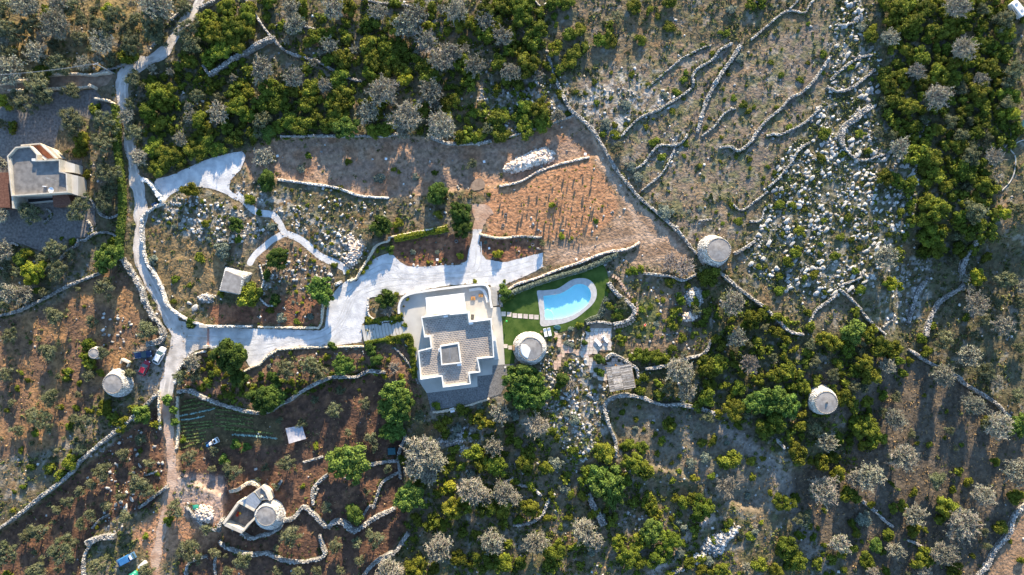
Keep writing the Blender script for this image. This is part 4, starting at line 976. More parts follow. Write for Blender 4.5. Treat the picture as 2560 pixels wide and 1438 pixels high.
def tileroof(q, z0, z1, rows, name, n=None):
    """q: four pixel corners, eave 0-1 ... ; rows of ridged tiles"""
    a, b, c, d = [W(x, y, (z0 + z1) / 2)[:2] for x, y in q]
    rt = MB().prism(rv([a, b, c, d]), 0, z0 - .05).build(name, 'tile', villa)
    for i in range(rows):
        f_0, f_1 = i / rows, (i + .86) / rows
        z = z0 + (z1 - z0) * f_0
        MB().prism(rv([L_(a, d, f_0), L_(b, c, f_0), L_(b, c, f_1), L_(a, d, f_1)]), z - .04, z + .12).build('tile_row', 'tile', rt)
tileroof(KV('-120 470 105 470 125 880 -120 880'), 3.0, 3.4, 26, 'tiled_roof'); tileroof(KV('612 715 792 710 840 850 625 870'), 2.4, 2.0, 9, 'tiled_porch')
pw(villa, KV('115 300 128 480 150 885'), .35, 0, vz + .6, 'boundary_wall', 'cream', (v0[0], v0[1], 0))
p = rv([W(x, y, 1.6)[:2] for x, y in KV('240 760 600 730 610 800 330 825')]); MB().prism(p, 0, 1.0).build('veranda', 'concrete', villa)
p = rv([W(x, y, 1.2)[:2] for x, y in KV('330 780 605 765 605 790 335 815')]); MB().prism(p, 1.01, 1.4).build('veranda_table', 'dark', villa)
p = rv([W(x, y, 0)[:2] for x, y in KV('812 735 850 745 838 800 812 795')]); MB().prism(p, 0, 2.2).build('window', 'render', villa)
c = rv([W(*KV('590 672')[0], 5)[:2]])[0]
sd = empty('satellite_dish', (W(*KV('590 672')[0], 5)[0], W(*KV('590 672')[0], 5)[1], vz + .02), 'round pale satellite dish on the grey villa roof', 'satellite dish')
mb = MB(); V = [(0, 0, .55)]; F = []
for k in (1, 2, 3):
    for i in range(20): V.append((.22 * k * math.cos(i * math.pi / 10), .22 * k * math.sin(i * math.pi / 10), .55 + .02 * k * k))
for i in range(20): F.append((0, 1 + i, 1 + (i + 1) % 20)); F += [(1 + i, 21 + i, 21 + (i + 1) % 20, 1 + (i + 1) % 20), (21 + i, 41 + i, 41 + (i + 1) % 20, 21 + (i + 1) % 20)]
mb.add(V, F).build('dish', 'white', sd); MB().tube([(0, 0, 0), (0, 0, .55)], .04).build('mast', 'metal', sd); MB().tube([(.3, -.5, .7), (0, -.1, 1.1)], .03).build('receiver_arm', 'dark', sd)
at = empty('roof_aerial', (W(*KV('690 572')[0], 4.3)[0], W(*KV('690 572')[0], 4.3)[1], vz + .02), 'thin metal television aerial mast on the grey villa roof', 'aerial')
MB().tube([(0, 0, 0), (-.1, .03, 4.2)], .045).build('mast', 'metal', at)
MB().tube([(-.6, .2, 4.1), (.5, -.1, 4.1)], .03).tube([(-.5, -.1, 4.1), (-.45, .5, 4.1)], .025).tube([(-.2, -.1, 4.1), (-.15, .4, 4.1)], .025).tube([(.1, -.1, 4.1), (.15, .3, 4.1)], .025).build('antenna', 'metal', at)
MB().box((c[0] - 1.8, c[1] + .9, vz + .3), (.9, .18, .5), -.1).build('roof_vent', 'white', villa); c = rv([W(*KV('400 325')[0], 4.6)[:2]])[0]; MB().box((c[0], c[1], vz + .4), (.9, .6, .7), 0).build('chimney', 'render', villa)

# ------------------------------------------------------------------ reed pergola
q = [W(1440 + x / 7.19, 800 + y / 7.19, 2.5)[:2] for x, y in P_('535 862 990 785 1075 1215 610 1295')]
pg0 = q[0]; pg = empty('reed_pergola', (pg0[0], pg0[1], 0), 'square pergola covered with grey reed matting beside the round clipped bushes', 'pergola')
lp = lambda p: (p[0] - pg0[0], p[1] - pg0[1])
for k in range(3):
    s0, s1 = (0, .2, .54)[k] + .004, (.2, .54, 1)[k] - .004
    for i in range(24):
        f_0, f_1 = i / 24, (i + R.uniform(.62, .92)) / 24
        a, b = L_(q[0], q[1], s0), L_(q[0], q[1], s1); d, c = L_(q[3], q[2], s0), L_(q[3], q[2], s1)
        e0 = R.uniform(-.01, .01); p = [L_(a, d, f_0), L_(b, c, f_0 + e0), L_(b, c, f_1 + e0), L_(a, d, f_1)]
        V = MB().prism([lp(x) for x in p], 2.5, 2.53 + R.uniform(0, .05)); me = V.mesh('reed_strip'); at_ = me.attributes.new('tint', 'FLOAT', 'POINT'); tv = R.random(); at_.data.foreach_set('value', [tv] * len(me.vertices))
        obj('reed_strip', me, 'reed', pg)
mb = MB()
for s in (0, .2, .54, 1): a, b = lp(L_(q[0], q[1], s)), lp(L_(q[3], q[2], s)); mb.tube([(*a, 2.42), (*b, 2.42)], .06)
mb.build('beam', 'wood', pg)
for s in (.03, .5, .97):
    for e in (.03, .97): a = lp(L_(L_(q[0], q[1], s), L_(q[3], q[2], s), e)); MB().tube([(*a, 0), (*a, 2.4)], .08).build('post', 'wood', pg)
# ------------------------------------------------------------------ foliage meshes
def cubesphere(k=2):
    V = []; F = []
    for ax in range(3):
        for sg in (-1, 1):
            b = len(V)
            for i in range(k + 1):
                for j in range(k + 1):
                    p = [0, 0, 0]; p[ax] = sg; p[(ax + 1) % 3] = (2 * i / k - 1) * sg; p[(ax + 2) % 3] = 2 * j / k - 1
                    V.append(p)
            for i in range(k):
                for j in range(k): F.append((b + i * (k + 1) + j, b + (i + 1) * (k + 1) + j, b + (i + 1) * (k + 1) + j + 1, b + i * (k + 1) + j + 1))
    V = np.array(V, float); V /= np.linalg.norm(V, axis=1, keepdims=True)
    return V, np.array(F)
CSV, CSF = cubesphere(2)
def rdir(n, up=0.0):
    d = NR.randn(n, 3); d[:, 2] += up; return d / np.linalg.norm(d, axis=1, keepdims=True)
def crown(K, rl, nleaf, ls, spread=.70, zc=.45, zs=.38, core=.8, aspect=1.0, full=False):
    parts = []; w1, w2, w3 = R.uniform(0, 6), (R.uniform(.03, .07) if full else R.uniform(.08, .24)), R.uniform(0, 6)
    for k in range(K):
        rho = spread * math.sqrt((k + .5) / K) * R.uniform(.85, 1.15); th = k * 2.399 + R.uniform(-.4, .4)
        cz = zc + zs * math.sqrt(max(0, 1 - rho * rho)) * R.uniform(.55, 1.1) - rl * .35
        rho *= 1 + w2 * math.sin(2 * th + w1) + w2 * .6 * math.sin(3 * th + w3)
        if K > 8 and not full and R.random() < .10: continue
        c = np.array([rho * math.cos(th), rho * math.sin(th), max(cz, rl * .5)]); r = rl * R.choice((.6, .8, 1.0, 1.25)) * R.uniform(.9, 1.1)
        lt = R.uniform(.25, .75)
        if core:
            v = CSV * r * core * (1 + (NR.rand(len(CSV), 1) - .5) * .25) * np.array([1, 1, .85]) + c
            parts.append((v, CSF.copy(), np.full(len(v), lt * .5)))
        d = rdir(nleaf, .35); rr = r * (0.82 + .33 * NR.rand(nleaf, 1))
        cen = c + d * rr * np.array([1, 1, .85]); nor = d * .8 + NR.randn(nleaf, 3) * .55
        s = ls * (.6 + .8 * NR.rand(nleaf))
        parts.append(quads(cen, nor, s, s * aspect, np.clip(lt + (NR.rand(nleaf) - .5) * .5 + d[:, 2] * .08, 0, 1)))
    return merge(parts)
def greytree(nt=16, rt=.15, tw=.012, nl=900, ls=.045):
    V = []; F = []; Tn = []
    def rib(p, q, w0, w1):
        d = q - p; n = np.cross(d, NR.randn(3)); n /= np.linalg.norm(n) + 1e-9
        b = len(V); V.extend([p - n * w0, p + n * w0, q + n * w1, q - n * w1]); F.append((b, b + 1, b + 2, b + 3)); Tn.extend([R.random()] * 4)
        m = np.cross(d, n); m /= np.linalg.norm(m) + 1e-9
        b = len(V); V.extend([p - m * w0, p + m * w0, q + m * w1, q - m * w1]); F.append((b, b + 1, b + 2, b + 3)); Tn.extend([R.random()] * 4)
    tips = []
    for i in range(nt):
        th = 2.399 * i; rho = math.sqrt((i + .5) / nt)
        p0 = np.array([0, 0, .30]); p1 = np.array([.45 * rho * math.cos(th), .45 * rho * math.sin(th), .62 + R.uniform(-.08, .1)])
        p2 = np.array([.8 * rho * math.cos(th + R.uniform(-.2, .2)), .8 * rho * math.sin(th), .66 + .28 * math.sqrt(1 - rho * rho * .8) + R.uniform(-.06, .06)])
        rib(p0, p1, tw * 2.6, tw * 1.8); rib(p1, p2, tw * 1.8, tw)
        for j in range(7):
            t = R.random(); a = p1 * (1 - t) + p2 * t; d = rdir(1, .3)[0] * .26 * R.uniform(.6, 1.1); d[:2] += a[:2] * .16; b = a + d
            rib(a, b, tw * .9, tw * .6)
            for k in range(6):
                t = R.random(); e = a * (1 - t) + b * t; f = e + rdir(1, .1)[0] * .15 * R.uniform(.5, 1.2); rib(e, f, tw * .6, tw * .4); tips.append(f)
    tips = np.array(tips); c = tips[NR.randint(0, len(tips), nl)] + NR.randn(nl, 3) * .035
    v, f, t = quads(c, rdir(nl, .4), ls * (.5 + NR.rand(nl)), ls * (.5 + NR.rand(nl)) * .6, NR.rand(nl))
    return (np.array(V), np.array(F), np.array(Tn)), (v, f, t)
LIB = {}
def variants(key, n, fn, m): LIB[key] = [(lambda r: (lambda me: (me.materials.append(M[m]), me)[1])(np_mesh('crown', *r)))(fn()) for _ in range(n)]
CL = {'S': (6, .42, 90, .105), 'M': (14, .30, 100, .062), 'L': (34, .20, 95, .036)}
for s, (K, rl, nl, ls) in CL.items():
    variants('e' + s, 7, lambda: crown(K, rl * 1.05, nl, ls, .66, .22, .55, .85), 'evergreen')
    variants('y' + s, 2, lambda: crown(K, rl * 1.05, nl, ls, .66, .22, .55, .85), 'yellowleaf')
    variants('c' + s, 2, lambda: crown(K, rl * 1.1, int(nl * 1.2), ls * .85, .66, .25, .58, .9, 1.0, True), 'cypress')
    variants('b' + s, 3, lambda: crown(int(K * 1.2), rl, int(nl * 1.1), ls * 1.1, .76, .38, .48, .85, 1.0, True), 'broad')
    variants('o' + s, 6, lambda: crown(int(K * 1.3), rl * .9, int(nl * .75), ls * .9, .74, .42, .44, .62, .55), 'olive')
    variants('s' + s, 3, lambda: crown(K, rl, nl, ls, .62, .2, .5, .8), 'evergreen')
    variants('q' + s, 2, lambda: crown(K, rl, nl, ls, .62, .2, .5, .8), 'greybush')
def trunk_mesh(n=3):
    mb = MB(); mb.tube([(0, 0, -.1), (.01, .02, .12), (0, 0, .32)], [.085, .06, .05], 7)
    for i in range(n):
        a = i * 2.1 + R.uniform(-.3, .3); mb.tube([(0, 0, .28), (.14 * math.cos(a), .14 * math.sin(a), .45), (.34 * math.cos(a), .34 * math.sin(a), .66)], [.045, .032, .014], 5)
    me = mb.mesh('trunk'); me.materials.append(M['bark']); return me
TR = [trunk_mesh() for _ in range(3)]
GREY = {}
for s, (nt_, tw, nl, ls) in {'S': (12, .030, 700, .075), 'M': (20, .019, 1500, .050), 'L': (32, .013, 2600, .036)}.items():
    GREY[s] = []
    for _ in range(6):
        a, b = greytree(nt_, .15, tw, nl, ls)
        m1 = np_mesh('twigs', *a); m1.materials.append(M['twig']); m2 = np_mesh('crown', *b); m2.materials.append(M['dryleaf']); GREY[s].append((m1, m2))

DESC = {'e': ('evergreen', 'dark green', 1.15), 'o': ('olive_tree', 'silvery olive', 1.3), 'g': ('bare_olive_tree', 'bare grey olive', 1.3), 'b': ('broadleaf_tree', 'bright green leafy', 1.15),
        'y': ('yellow_green_tree', 'yellow-green', 1.1), 's': ('shrub', 'small green', 1.1), 'q': ('grey_shrub', 'grey-green', .9), 'c': ('clipped_tree', 'dense dark green', 1.2), 'd': ('dead_tree', 'leafless dead', 1.1)}
TREES = []
def plant(kind, px, py, rpx, sy=1.0):
    r = rpx * S * 1.05
    r *= {'c': 1.22, 'b': 1.12, 'e': 1.06}.get(kind, 1)
    TREES.append((kind, px, py, r, sy))
def make_plant(kind, px, py, r, sy):
    nm, de, hr = DESC[kind]
    sy *= R.uniform(.78, 1.2)
    H = min(r * hr * (R.uniform(.85, 1.1) if kind not in 'og' else R.uniform(1.0, 1.3)), 5.6) if kind != 'c' else r * 1.35
    if kind in 'og': H = max(H, min(2.2, r * 1.8))
    if (px > 1400 and py < 640 and px < 2200) or (px > 1520 and 640 < py < 900 and px < 1700): H *= .68
    if kind == 's': H *= .8
    if 330 < px < 720 and 320 < py < 450: H *= .72
    if 720 < px < 1440 and 280 < py < 345: H *= .85
    sz = 'S' if r < 1.7 else ('M' if r < 3.2 else 'L')
    z0 = float(zt(px, py)); x, y, _ = W(px, py, z0 + .5 * H)
    small = r < 1.7
    loc = (x, y, z0 - .05); rz = R.uniform(0, 6.28); sc = (r, r * sy, H)
    word = 'small' if r < 1.7 else ('mid-sized' if r < 3.0 else 'large')
    if kind in 'esqyc' and small:
        name = {'e': 'evergreen_bush', 's': 'shrub', 'q': 'grey_shrub', 'y': 'yellow_green_bush', 'c': 'clipped_bush'}[kind]
        me = R.choice(LIB[kind + sz]); t = obj(name, me, None, None, loc, rz, sc); t['category'] = 'bush'; t['group'] = {'e': 'evergreen bushes', 's': 'garden and hillside shrubs', 'q': 'grey-green shrubs', 'y': 'yellow-green bushes', 'c': 'round clipped bushes'}[kind]
        AUTO.append((t, f'{word} {de} bush' if kind != 's' else 'small green shrub', px, py, r)); return t
    name = nm if kind != 'e' else 'evergreen_tree'
    t = empty(name, loc, None, 'tree', {'e': 'evergreen trees of the macchia', 'o': 'olive trees in leaf', 'g': 'bare grey olive trees', 'b': 'broad leafy trees', 'y': 'yellow-green trees', 's': 'larger shrubs', 'q': 'grey-green shrubs', 'c': 'dense dark trees', 'd': 'dead trees'}[kind], rz)
    tr = obj('trunk', R.choice(TR), None, t, (0, 0, 0), 0, (r * .8, r * .8, H))
    if kind in 'gd':
        m1, m2 = R.choice(GREY[sz]); obj('twigs', m1, None, t, None, 0, (r * 1.08, r * 1.08 * sy, H))
        if kind == 'g' and R.random() < .5: a_ = R.uniform(0, 6.3); obj('green_regrowth', R.choice(LIB['oS']), None, t, (r * .4 * math.cos(a_), r * .4 * math.sin(a_), H * .15), 0, (r * .5, r * .5, H * .6))
        if kind == 'g': obj('crown', m2, None, t, None, 0, (r * 1.08, r * 1.08 * sy, H))
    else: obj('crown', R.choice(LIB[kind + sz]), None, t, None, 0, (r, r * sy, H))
    AUTO.append((t, f'{word} {de} tree' , px, py, r)); return t
def tile(ox, oy, s):
    for e in s.split(';'):
        q = e.split()
        if len(q) < 3: continue
        rr = float(q[3]) if len(q) > 3 else 60
        plant(q[0], ox + float(q[1]) / 2.995, oy + float(q[2]) / 2.995, rr / 2.995)
tile(0, 0, 'g 220 50 110;o 30 60 80;g 450 30 80;e 370 80 50;o 540 60 70;y 810 60 70;o 880 110 100;g 1190 50 120;o 90 240 100;o 230 200 100;g 440 200 110;o 790 230 110;o 620 150 60;o 1000 340 110;o 1160 180 110;o 1180 260 90;g 790 330 100;o 600 290 70;g 290 400 90;o 70 410 70;g 80 540 120;o 450 490 90;e 330 540 70;g 20 330 70;e 110 400 50;e 960 420 80;e 1560 140 80;e 1620 250 100;e 1740 200 110;e 1850 230 90;e 1650 380 110;e 1560 440 70;e 1760 330 90;e 1850 120 90;e 1700 60 90;e 1590 490 50;e 1870 60 60;e 1530 250 70;o 1400 220 100;o 1440 330 90;e 1400 450 80;e 1340 510 50;o 1010 590 70;e 1130 610 55;e 1180 710 110;e 1260 690 90;e 1110 850 90;e 1170 920 70;e 1290 900 50;o 980 780 60;e 1480 900 90;e 1530 960 70;g 1450 880 60;g 1650 850 85;e 1770 800 100;e 1840 860 70;e 1280 970 45;o 1480 720 60;o 1640 740 50;e 1150 1090 80;g 1360 1050 60;e 1250 1170 100;e 1190 1260 90;e 1330 1190 80;e 1450 1120 95;e 1540 1100 80;e 1640 1110 70;g 1050 1180 75;o 1000 1000 80;g 960 870 60;e 1760 1040 70;e 1890 1000 60;e 1420 1430 75;y 30 750 70;o 170 760 100;o 300 640 110;o 330 740 80;o 540 690 80;o 550 910 105;o 800 920 100;o 780 1070 105;e 610 1050 60;e 600 1130 60;o 830 1300 110;e 110 950 50;e 650 1310 35;o 830 1420 70;g 20 1230 60;e 730 830 50;o 20 930 50;e 1700 950 60;e 1850 680 60;e 1760 690 70;e 1860 540 50;e 1240 790 60')
tile(640, 0, 'e 100 10 60;e 320 20 70;g 270 70 70;e 360 120 50;g 300 200 90;g 590 80 90;e 690 50 70;e 680 170 42;g 920 100 70;e 850 180 80;e 1050 190 90;g 1120 200 90;g 1200 110 75;e 1220 50 55;e 1310 50 40;y 1310 190 38;y 1430 160 28;g 1500 90 95;e 1530 150 80;e 1270 215 50;g 1720 160 70;e 1720 80 90;e 1640 180 60;e 1790 180 70;e 1860 60 80;e 1820 20 60;g 1850 280 80;e 1720 260 75;e 1900 250 60;g 1280 310 80;e 480 270 70;e 400 310 55;e 680 310 50;e 570 250 50;g 560 350 70;e 650 430 80;e 540 450 60;e 680 510 50;e 840 350 80;e 960 340 80;e 1060 350 80;e 880 450 90;e 1000 430 70;e 850 540 70;e 960 520 60;e 870 590 55;e 1080 520 70;y 1110 600 85;e 950 590 40;e 1130 440 50;g 1390 470 95;g 1470 400 80;e 1540 470 80;e 1250 490 80;e 1310 550 80;e 1200 440 40;g 1640 500 85;e 1590 620 68;e 1620 570 60;g 1890 550 70;e 1820 470 70;e 1890 380 60;e 1880 630 50;g 60 530 90;g 290 590 90;e 390 530 50;e 620 600 80;g 520 640 60;e 410 650 70;e 640 690 70;e 90 680 90;e 180 700 80;e 270 690 70;e 380 780 80;e 40 780 80;e 130 790 80;e 560 750 65;e 640 790 75;e 710 760 55;e 230 820 50;e 250 910 90;e 340 940 85;e 440 870 70;e 520 950 60;e 600 880 90;b 680 960 100;g 960 690 105;e 960 790 50;g 1310 690 90;e 1430 760 65;e 1490 750 45;g 850 840 80;e 900 860 60;g 1130 880 115;g 1110 990 70;e 1260 840 50;e 1420 850 60;g 1390 950 110;e 960 970 75;e 880 990 60;e 1530 1030 60;e 1600 1020 75;e 1680 1010 55;o 1740 960 55;s 1700 790 28;s 1530 815 26;e 1630 860 38;e 1690 870 48;e 1800 900 75;e 1840 1000 65;e 1850 850 60;o 60 900 80;b 90 1000 60;e 150 960 60;o 20 1000 50;s 395 1165 32;s 685 1210 32;q 330 1260 40;s 1030 1270 24;s 1070 1290 18;s 1340 1290 32;o 1620 1230 42;q 1195 1320 32;g 60 1180 80;o 110 1190 35;q 920 1340 45;c 80 1350 72;c 1360 1440 62;s 630 1410 30')
tile(1280, 0, 'e 60 60 90;e 120 20 70;e 300 30 60;e 400 20 65;e 70 130 90;e 190 220 95;e 150 300 80;e 200 110 50;y 330 185 24;s 415 130 22;e 430 260 60;e 510 230 60;e 660 300 55;e 720 230 50;e 740 310 58;o 780 130 60;e 920 50 60;e 1030 80 40;e 1180 10 60;e 960 300 45;e 320 360 65;e 470 400 65;e 540 360 48;e 430 460 60;e 350 530 50;e 20 350 50;e 60 390 60;e 120 480 105;e 40 620 55;g 20 550 60;e 40 880 38;e 110 800 60;e 210 820 88;e 100 950 75;e 230 920 70;g 340 870 60;e 420 850 28;q 850 790 48;s 740 735 20;s 745 545 20;q 1140 720 38;s 1230 690 38;s 630 770 30;s 550 700 24;s 1290 600 38;s 1300 540 28;s 1620 555 24;s 1500 400 28;q 1710 430 45;s 1610 240 38;s 1180 200 55;s 900 560 38;q 700 930 52;s 770 940 28;s 850 930 22;s 680 1000 38;o 790 1110 65;s 770 1010 45;s 1060 1070 45;s 1120 1180 38;s 1450 960 26;s 1770 830 36;s 1740 780 36;s 1810 800 28;s 1880 920 28;s 1780 1200 28;q 890 1250 55;q 950 1330 48;e 1790 30 55;e 1860 20 50;q 1640 70 52;s 620 610 30;s 480 690 30;s 1090 120 30;s 1430 330 24;s 1660 740 30;s 1200 830 26;s 1480 890 24;s 1000 950 30;s 1300 1080 30;s 1560 240 22')
tile(1920, 0, 'e 950 60 88;e 1050 40 80;e 1160 70 95;e 1220 60 60;e 920 160 65;e 1000 150 80;e 1100 170 95;e 1240 220 70;e 1060 250 60;g 1400 60 100;g 1440 380 95;e 1350 230 80;g 1100 540 68;g 1250 730 95;g 900 290 75;e 770 270 58;q 700 200 45;y 790 200 28;o 1760 150 88;e 1780 240 88;e 1640 340 68;y 1700 330 45;e 1780 400 70;o 1830 540 85;e 1660 520 80;e 1580 680 105;e 1620 790 70;e 1800 720 78;y 1830 850 85;o 1780 780 60;e 1480 830 60;e 1600 900 78;e 1560 1000 68;e 1430 1090 68;o 1440 1020 60;o 1520 1170 78;e 1500 1280 80;e 1310 1090 48;e 1200 980 48;e 1050 800 95;e 950 740 78;e 1100 1150 85;e 1240 1180 75;g 970 1110 78;e 1180 1060 60;d 1680 1180 85;e 880 1330 68;e 960 1350 58;e 1070 1370 60;e 1250 1300 78;e 1600 1380 88;g 1580 610 60;e 880 560 68;e 900 640 68;e 1000 570 58;e 1140 420 78;e 1040 380 68;e 1280 560 85;e 1380 590 78;e 1160 620 68;e 1280 450 60;e 1380 480 60;s 240 600 40;s 300 180 20;s 620 510 38;s 420 400 36;s 780 590 26;s 20 470 30;s 100 560 26;s 160 950 30;s 420 1000 60;s 700 1000 50;s 400 1180 50;s 560 1150 40;s 750 1130 40;e 1440 760 50;e 1340 640 60')
tile(0, 480, 'o 240 160 95;o 600 130 115;o 790 60 100;g 30 170 70;g 40 450 80;e 200 450 58;o 410 430 92;y 240 600 105;o 430 580 82;g 100 760 78;g 200 760 75;b 800 500 110;b 880 450 60;e 820 380 38;o 790 710 85;o 420 920 82;o 690 970 48;o 80 1070 75;o 370 1190 75;o 40 1370 65;o 1110 1040 82;s 460 350 22;s 540 365 32;b 150 510 48;e 660 1150 62;e 640 1240 55;o 780 1200 55;e 700 1270 55;e 510 1360 46;o 670 1380 46;c 1425 985 33;s 1300 820 24;s 1310 660 42;s 1490 490 42;s 1540 230 42;q 1660 440 80;q 1150 510 46;c 1770 240 58;s 1780 350 40;s 1650 760 32;e 1850 760 85;c 1720 1220 130;c 1790 1400 75;g 1450 1270 68;o 1350 1380 58;o 1460 1370 55;e 1570 1420 46;o 980 1350 46;s 270 640 40;s 1870 60 50;s 1420 700 26')
tile(640, 480, 'c 945 250 68;o 840 290 40;s 1070 230 44;s 1370 170 42;c 1350 20 66;s 1740 20 22;c 160 500 90;b 500 740 92;c 80 610 33;c 10 760 38;c 145 810 38;s 100 890 36;c 985 800 62;c 565 1150 33;c 860 1180 38;c 900 1260 44;b 660 1290 82;o 220 1330 88;o 400 1290 80;o 470 1350 70;b 1010 430 30;y 1530 480 27;y 1810 460 36;y 565 390 18;y 800 600 20;y 825 568 20;y 850 530 20;y 878 490 16;y 910 440 18;y 950 420 18;q 1170 450 26;q 1360 450 24;s 1050 290 22;s 20 160 30;q 120 270 50;q 190 940 46;q 400 930 36;s 300 970 24;q 1720 380 16;s 1110 1000 26;s 850 960 44;s 920 970 30;s 1030 965 34;s 1080 950 28;s 1000 1110 40;s 1070 1110 44;s 1140 1120 40;s 1160 1190 38;s 1170 1260 38;s 1180 1320 36;y 900 1350 28;y 960 1370 32;s 800 1250 20;s 990 1260 20;s 640 1390 40;s 730 1380 36;b 1870 760 40;b 1850 720 30;s 1640 670 18;s 1860 670 16;s 1050 765 22;s 1140 800 12;s 440 410 20;s 590 550 30;y 690 600 20')
tile(1280, 480, 'b 50 1400 110;b 170 1410 85;s 212 763 14;c 652 1252 40;c 662 1350 36;e 820 1105 48;c 540 1130 20;o 820 840 52;b 810 870 40;e 790 930 42;s 725 740 22;e 720 840 40;e 920 590 36;e 970 590 36;e 870 600 28;d 1190 520 80;d 1290 560 85;s 1450 760 38;e 1260 810 38;e 1210 900 52;e 1200 1000 42;s 1280 1090 46;s 1180 680 45;e 1480 640 80;e 1410 620 50;o 1450 580 48;g 1640 830 100;e 1810 960 75;e 1880 900 60;s 1040 860 32;s 970 880 28;s 1020 715 13;e 930 1220 65;e 1000 1230 60;e 1080 1230 56;e 1140 1250 46;e 1200 1180 36;g 1250 1330 110;g 1680 1090 78;d 1770 1280 85;e 1450 1300 75;e 1550 1290 75;e 1490 1350 60;e 1850 1400 56;e 1850 1200 48;e 940 1425 36;c 375 1400 42;y 300 100 24;y 375 330 26;y 450 345 13;o 225 390 26;s 1700 220 36;q 1150 150 75;s 630 220 24;s 675 110 14;s 1650 100 40;q 440 1030 30;q 410 1130 26;q 450 1150 26;s 500 1000 34;s 570 1030 28;s 405 1290 22;q 450 1300 18;s 495 1335 18;s 280 1110 18;q 350 1180 18;s 330 1100 16;y 1100 920 20;y 1045 1075 18;y 1090 815 16;s 1260 960 30;s 1430 980 40;e 1530 1100 40;s 800 1040 26;s 1320 700 30;s 1380 990 30;e 1620 1030 50;s 1740 1000 40')
tile(1920, 480, 'e 1270 130 115;e 1180 80 75;e 1150 210 60;e 1220 330 130;e 1260 430 90;o 1540 150 88;e 1600 250 60;e 1500 290 78;e 1550 60 60;y 1770 160 65;o 1880 130 58;y 930 690 88;g 870 480 88;e 960 460 55;y 1560 640 80;o 1780 660 88;g 1540 840 95;g 1740 1000 88;o 1300 1110 88;g 1480 1220 88;g 1290 1370 95;o 1890 830 56;e 640 900 48;b 640 1040 78;e 760 1070 78;e 850 1160 88;e 940 1180 78;e 480 1130 75;e 600 1180 60;e 400 1100 58;e 120 1160 46;e 60 1050 60;e 280 1280 46;o 350 1270 46;g 890 1300 58;e 720 1290 95;e 760 1380 78;e 640 1350 56;e 150 1330 66;e 60 1370 76;e 350 1400 46;o 480 1370 56;e 1240 1010 28;e 1190 1200 56;e 1150 1110 40;o 1620 1350 75;g 1700 1410 50;e 150 530 38;s 190 100 38;s 630 360 36;s 660 590 38;s 90 90 40;s 250 300 60;s 230 420 44;s 90 740 50;s 500 480 50;s 420 220 30;s 600 190 40;e 210 470 40;s 350 620 50;s 90 640 40;s 550 340 40;s 700 730 40;s 300 900 40')
tile(0, 958, 'o 390 110 78;o 590 90 28;o 330 270 95;o 240 240 60;o 620 290 78;o 140 360 48;o 600 500 46;e 520 590 66;e 380 640 46;e 460 690 50;e 230 630 32;s 95 950 28;o 1060 420 48;o 930 530 52;o 770 660 82;o 690 750 44;o 600 810 42;o 510 890 52;o 430 950 38;o 680 980 46;o 610 1050 52;o 900 850 40;o 800 920 44;o 1030 750 80;o 1110 800 66;o 1120 600 46;b 1070 230 66;e 1180 310 38;e 900 300 66;e 1010 200 46;e 780 180 60;e 850 260 50;o 1420 550 66;o 1610 500 44;b 1680 570 38;o 1590 640 34;o 1740 660 80;b 1850 480 34;b 1770 460 34;o 1310 940 75;e 1270 1030 46;o 940 1000 56;o 290 1110 86;o 200 1140 50;o 60 1260 98;o 470 1250 105;o 540 1190 60;o 280 1390 85;o 750 1360 95;o 1110 1410 78;o 1430 1250 98;o 1610 1270 44;o 1820 1320 76;o 1700 1410 48;o 1550 1090 46;s 1090 1150 28;b 1250 130 34;b 1300 200 34;b 1310 290 32;s 1370 430 28;e 40 1440 40')
tile(640, 958, 'c 60 120 100;b 150 90 70;b 1030 60 78;b 1100 140 86;b 990 190 72;b 1060 240 78;b 1030 370 76;b 970 360 50;o 630 45 40;o 435 120 32;o 590 200 62;o 805 155 46;o 180 280 27;o 345 300 52;o 690 370 30;o 860 400 48;o 890 480 34;y 450 470 30;o 230 600 72;o 75 630 30;b 690 600 145;o 830 810 34;o 540 930 44;c 735 975 70;o 1230 250 56;e 1380 320 42;e 1660 270 78;g 1830 220 78;e 1900 370 50;g 1260 500 125;g 1340 560 100;g 1210 620 100;g 1300 690 76;e 1100 580 38;e 1480 500 46;e 1630 530 86;g 1780 470 76;e 1800 620 105;e 1700 600 76;y 1460 770 70;b 1150 860 112;g 1620 790 105;g 1700 830 80;g 1850 810 95;e 1470 940 105;e 1570 900 70;e 1730 920 95;e 1850 950 78;e 1320 1040 76;e 1400 1060 56;e 1370 820 50;g 1370 1220 115;g 1770 1170 95;e 1510 1310 66;e 1720 1340 105;e 1850 1360 86;g 1000 1390 95;e 1200 1390 95;e 1330 1400 60;o 270 1140 82;o 600 1210 66;o 755 1190 44;o 890 1160 75;o 770 1325 42;o 160 1410 42;o 320 1410 50;o 455 1400 42;o 630 1400 42;o 990 640 34;s 770 50 16;e 1360 170 34')
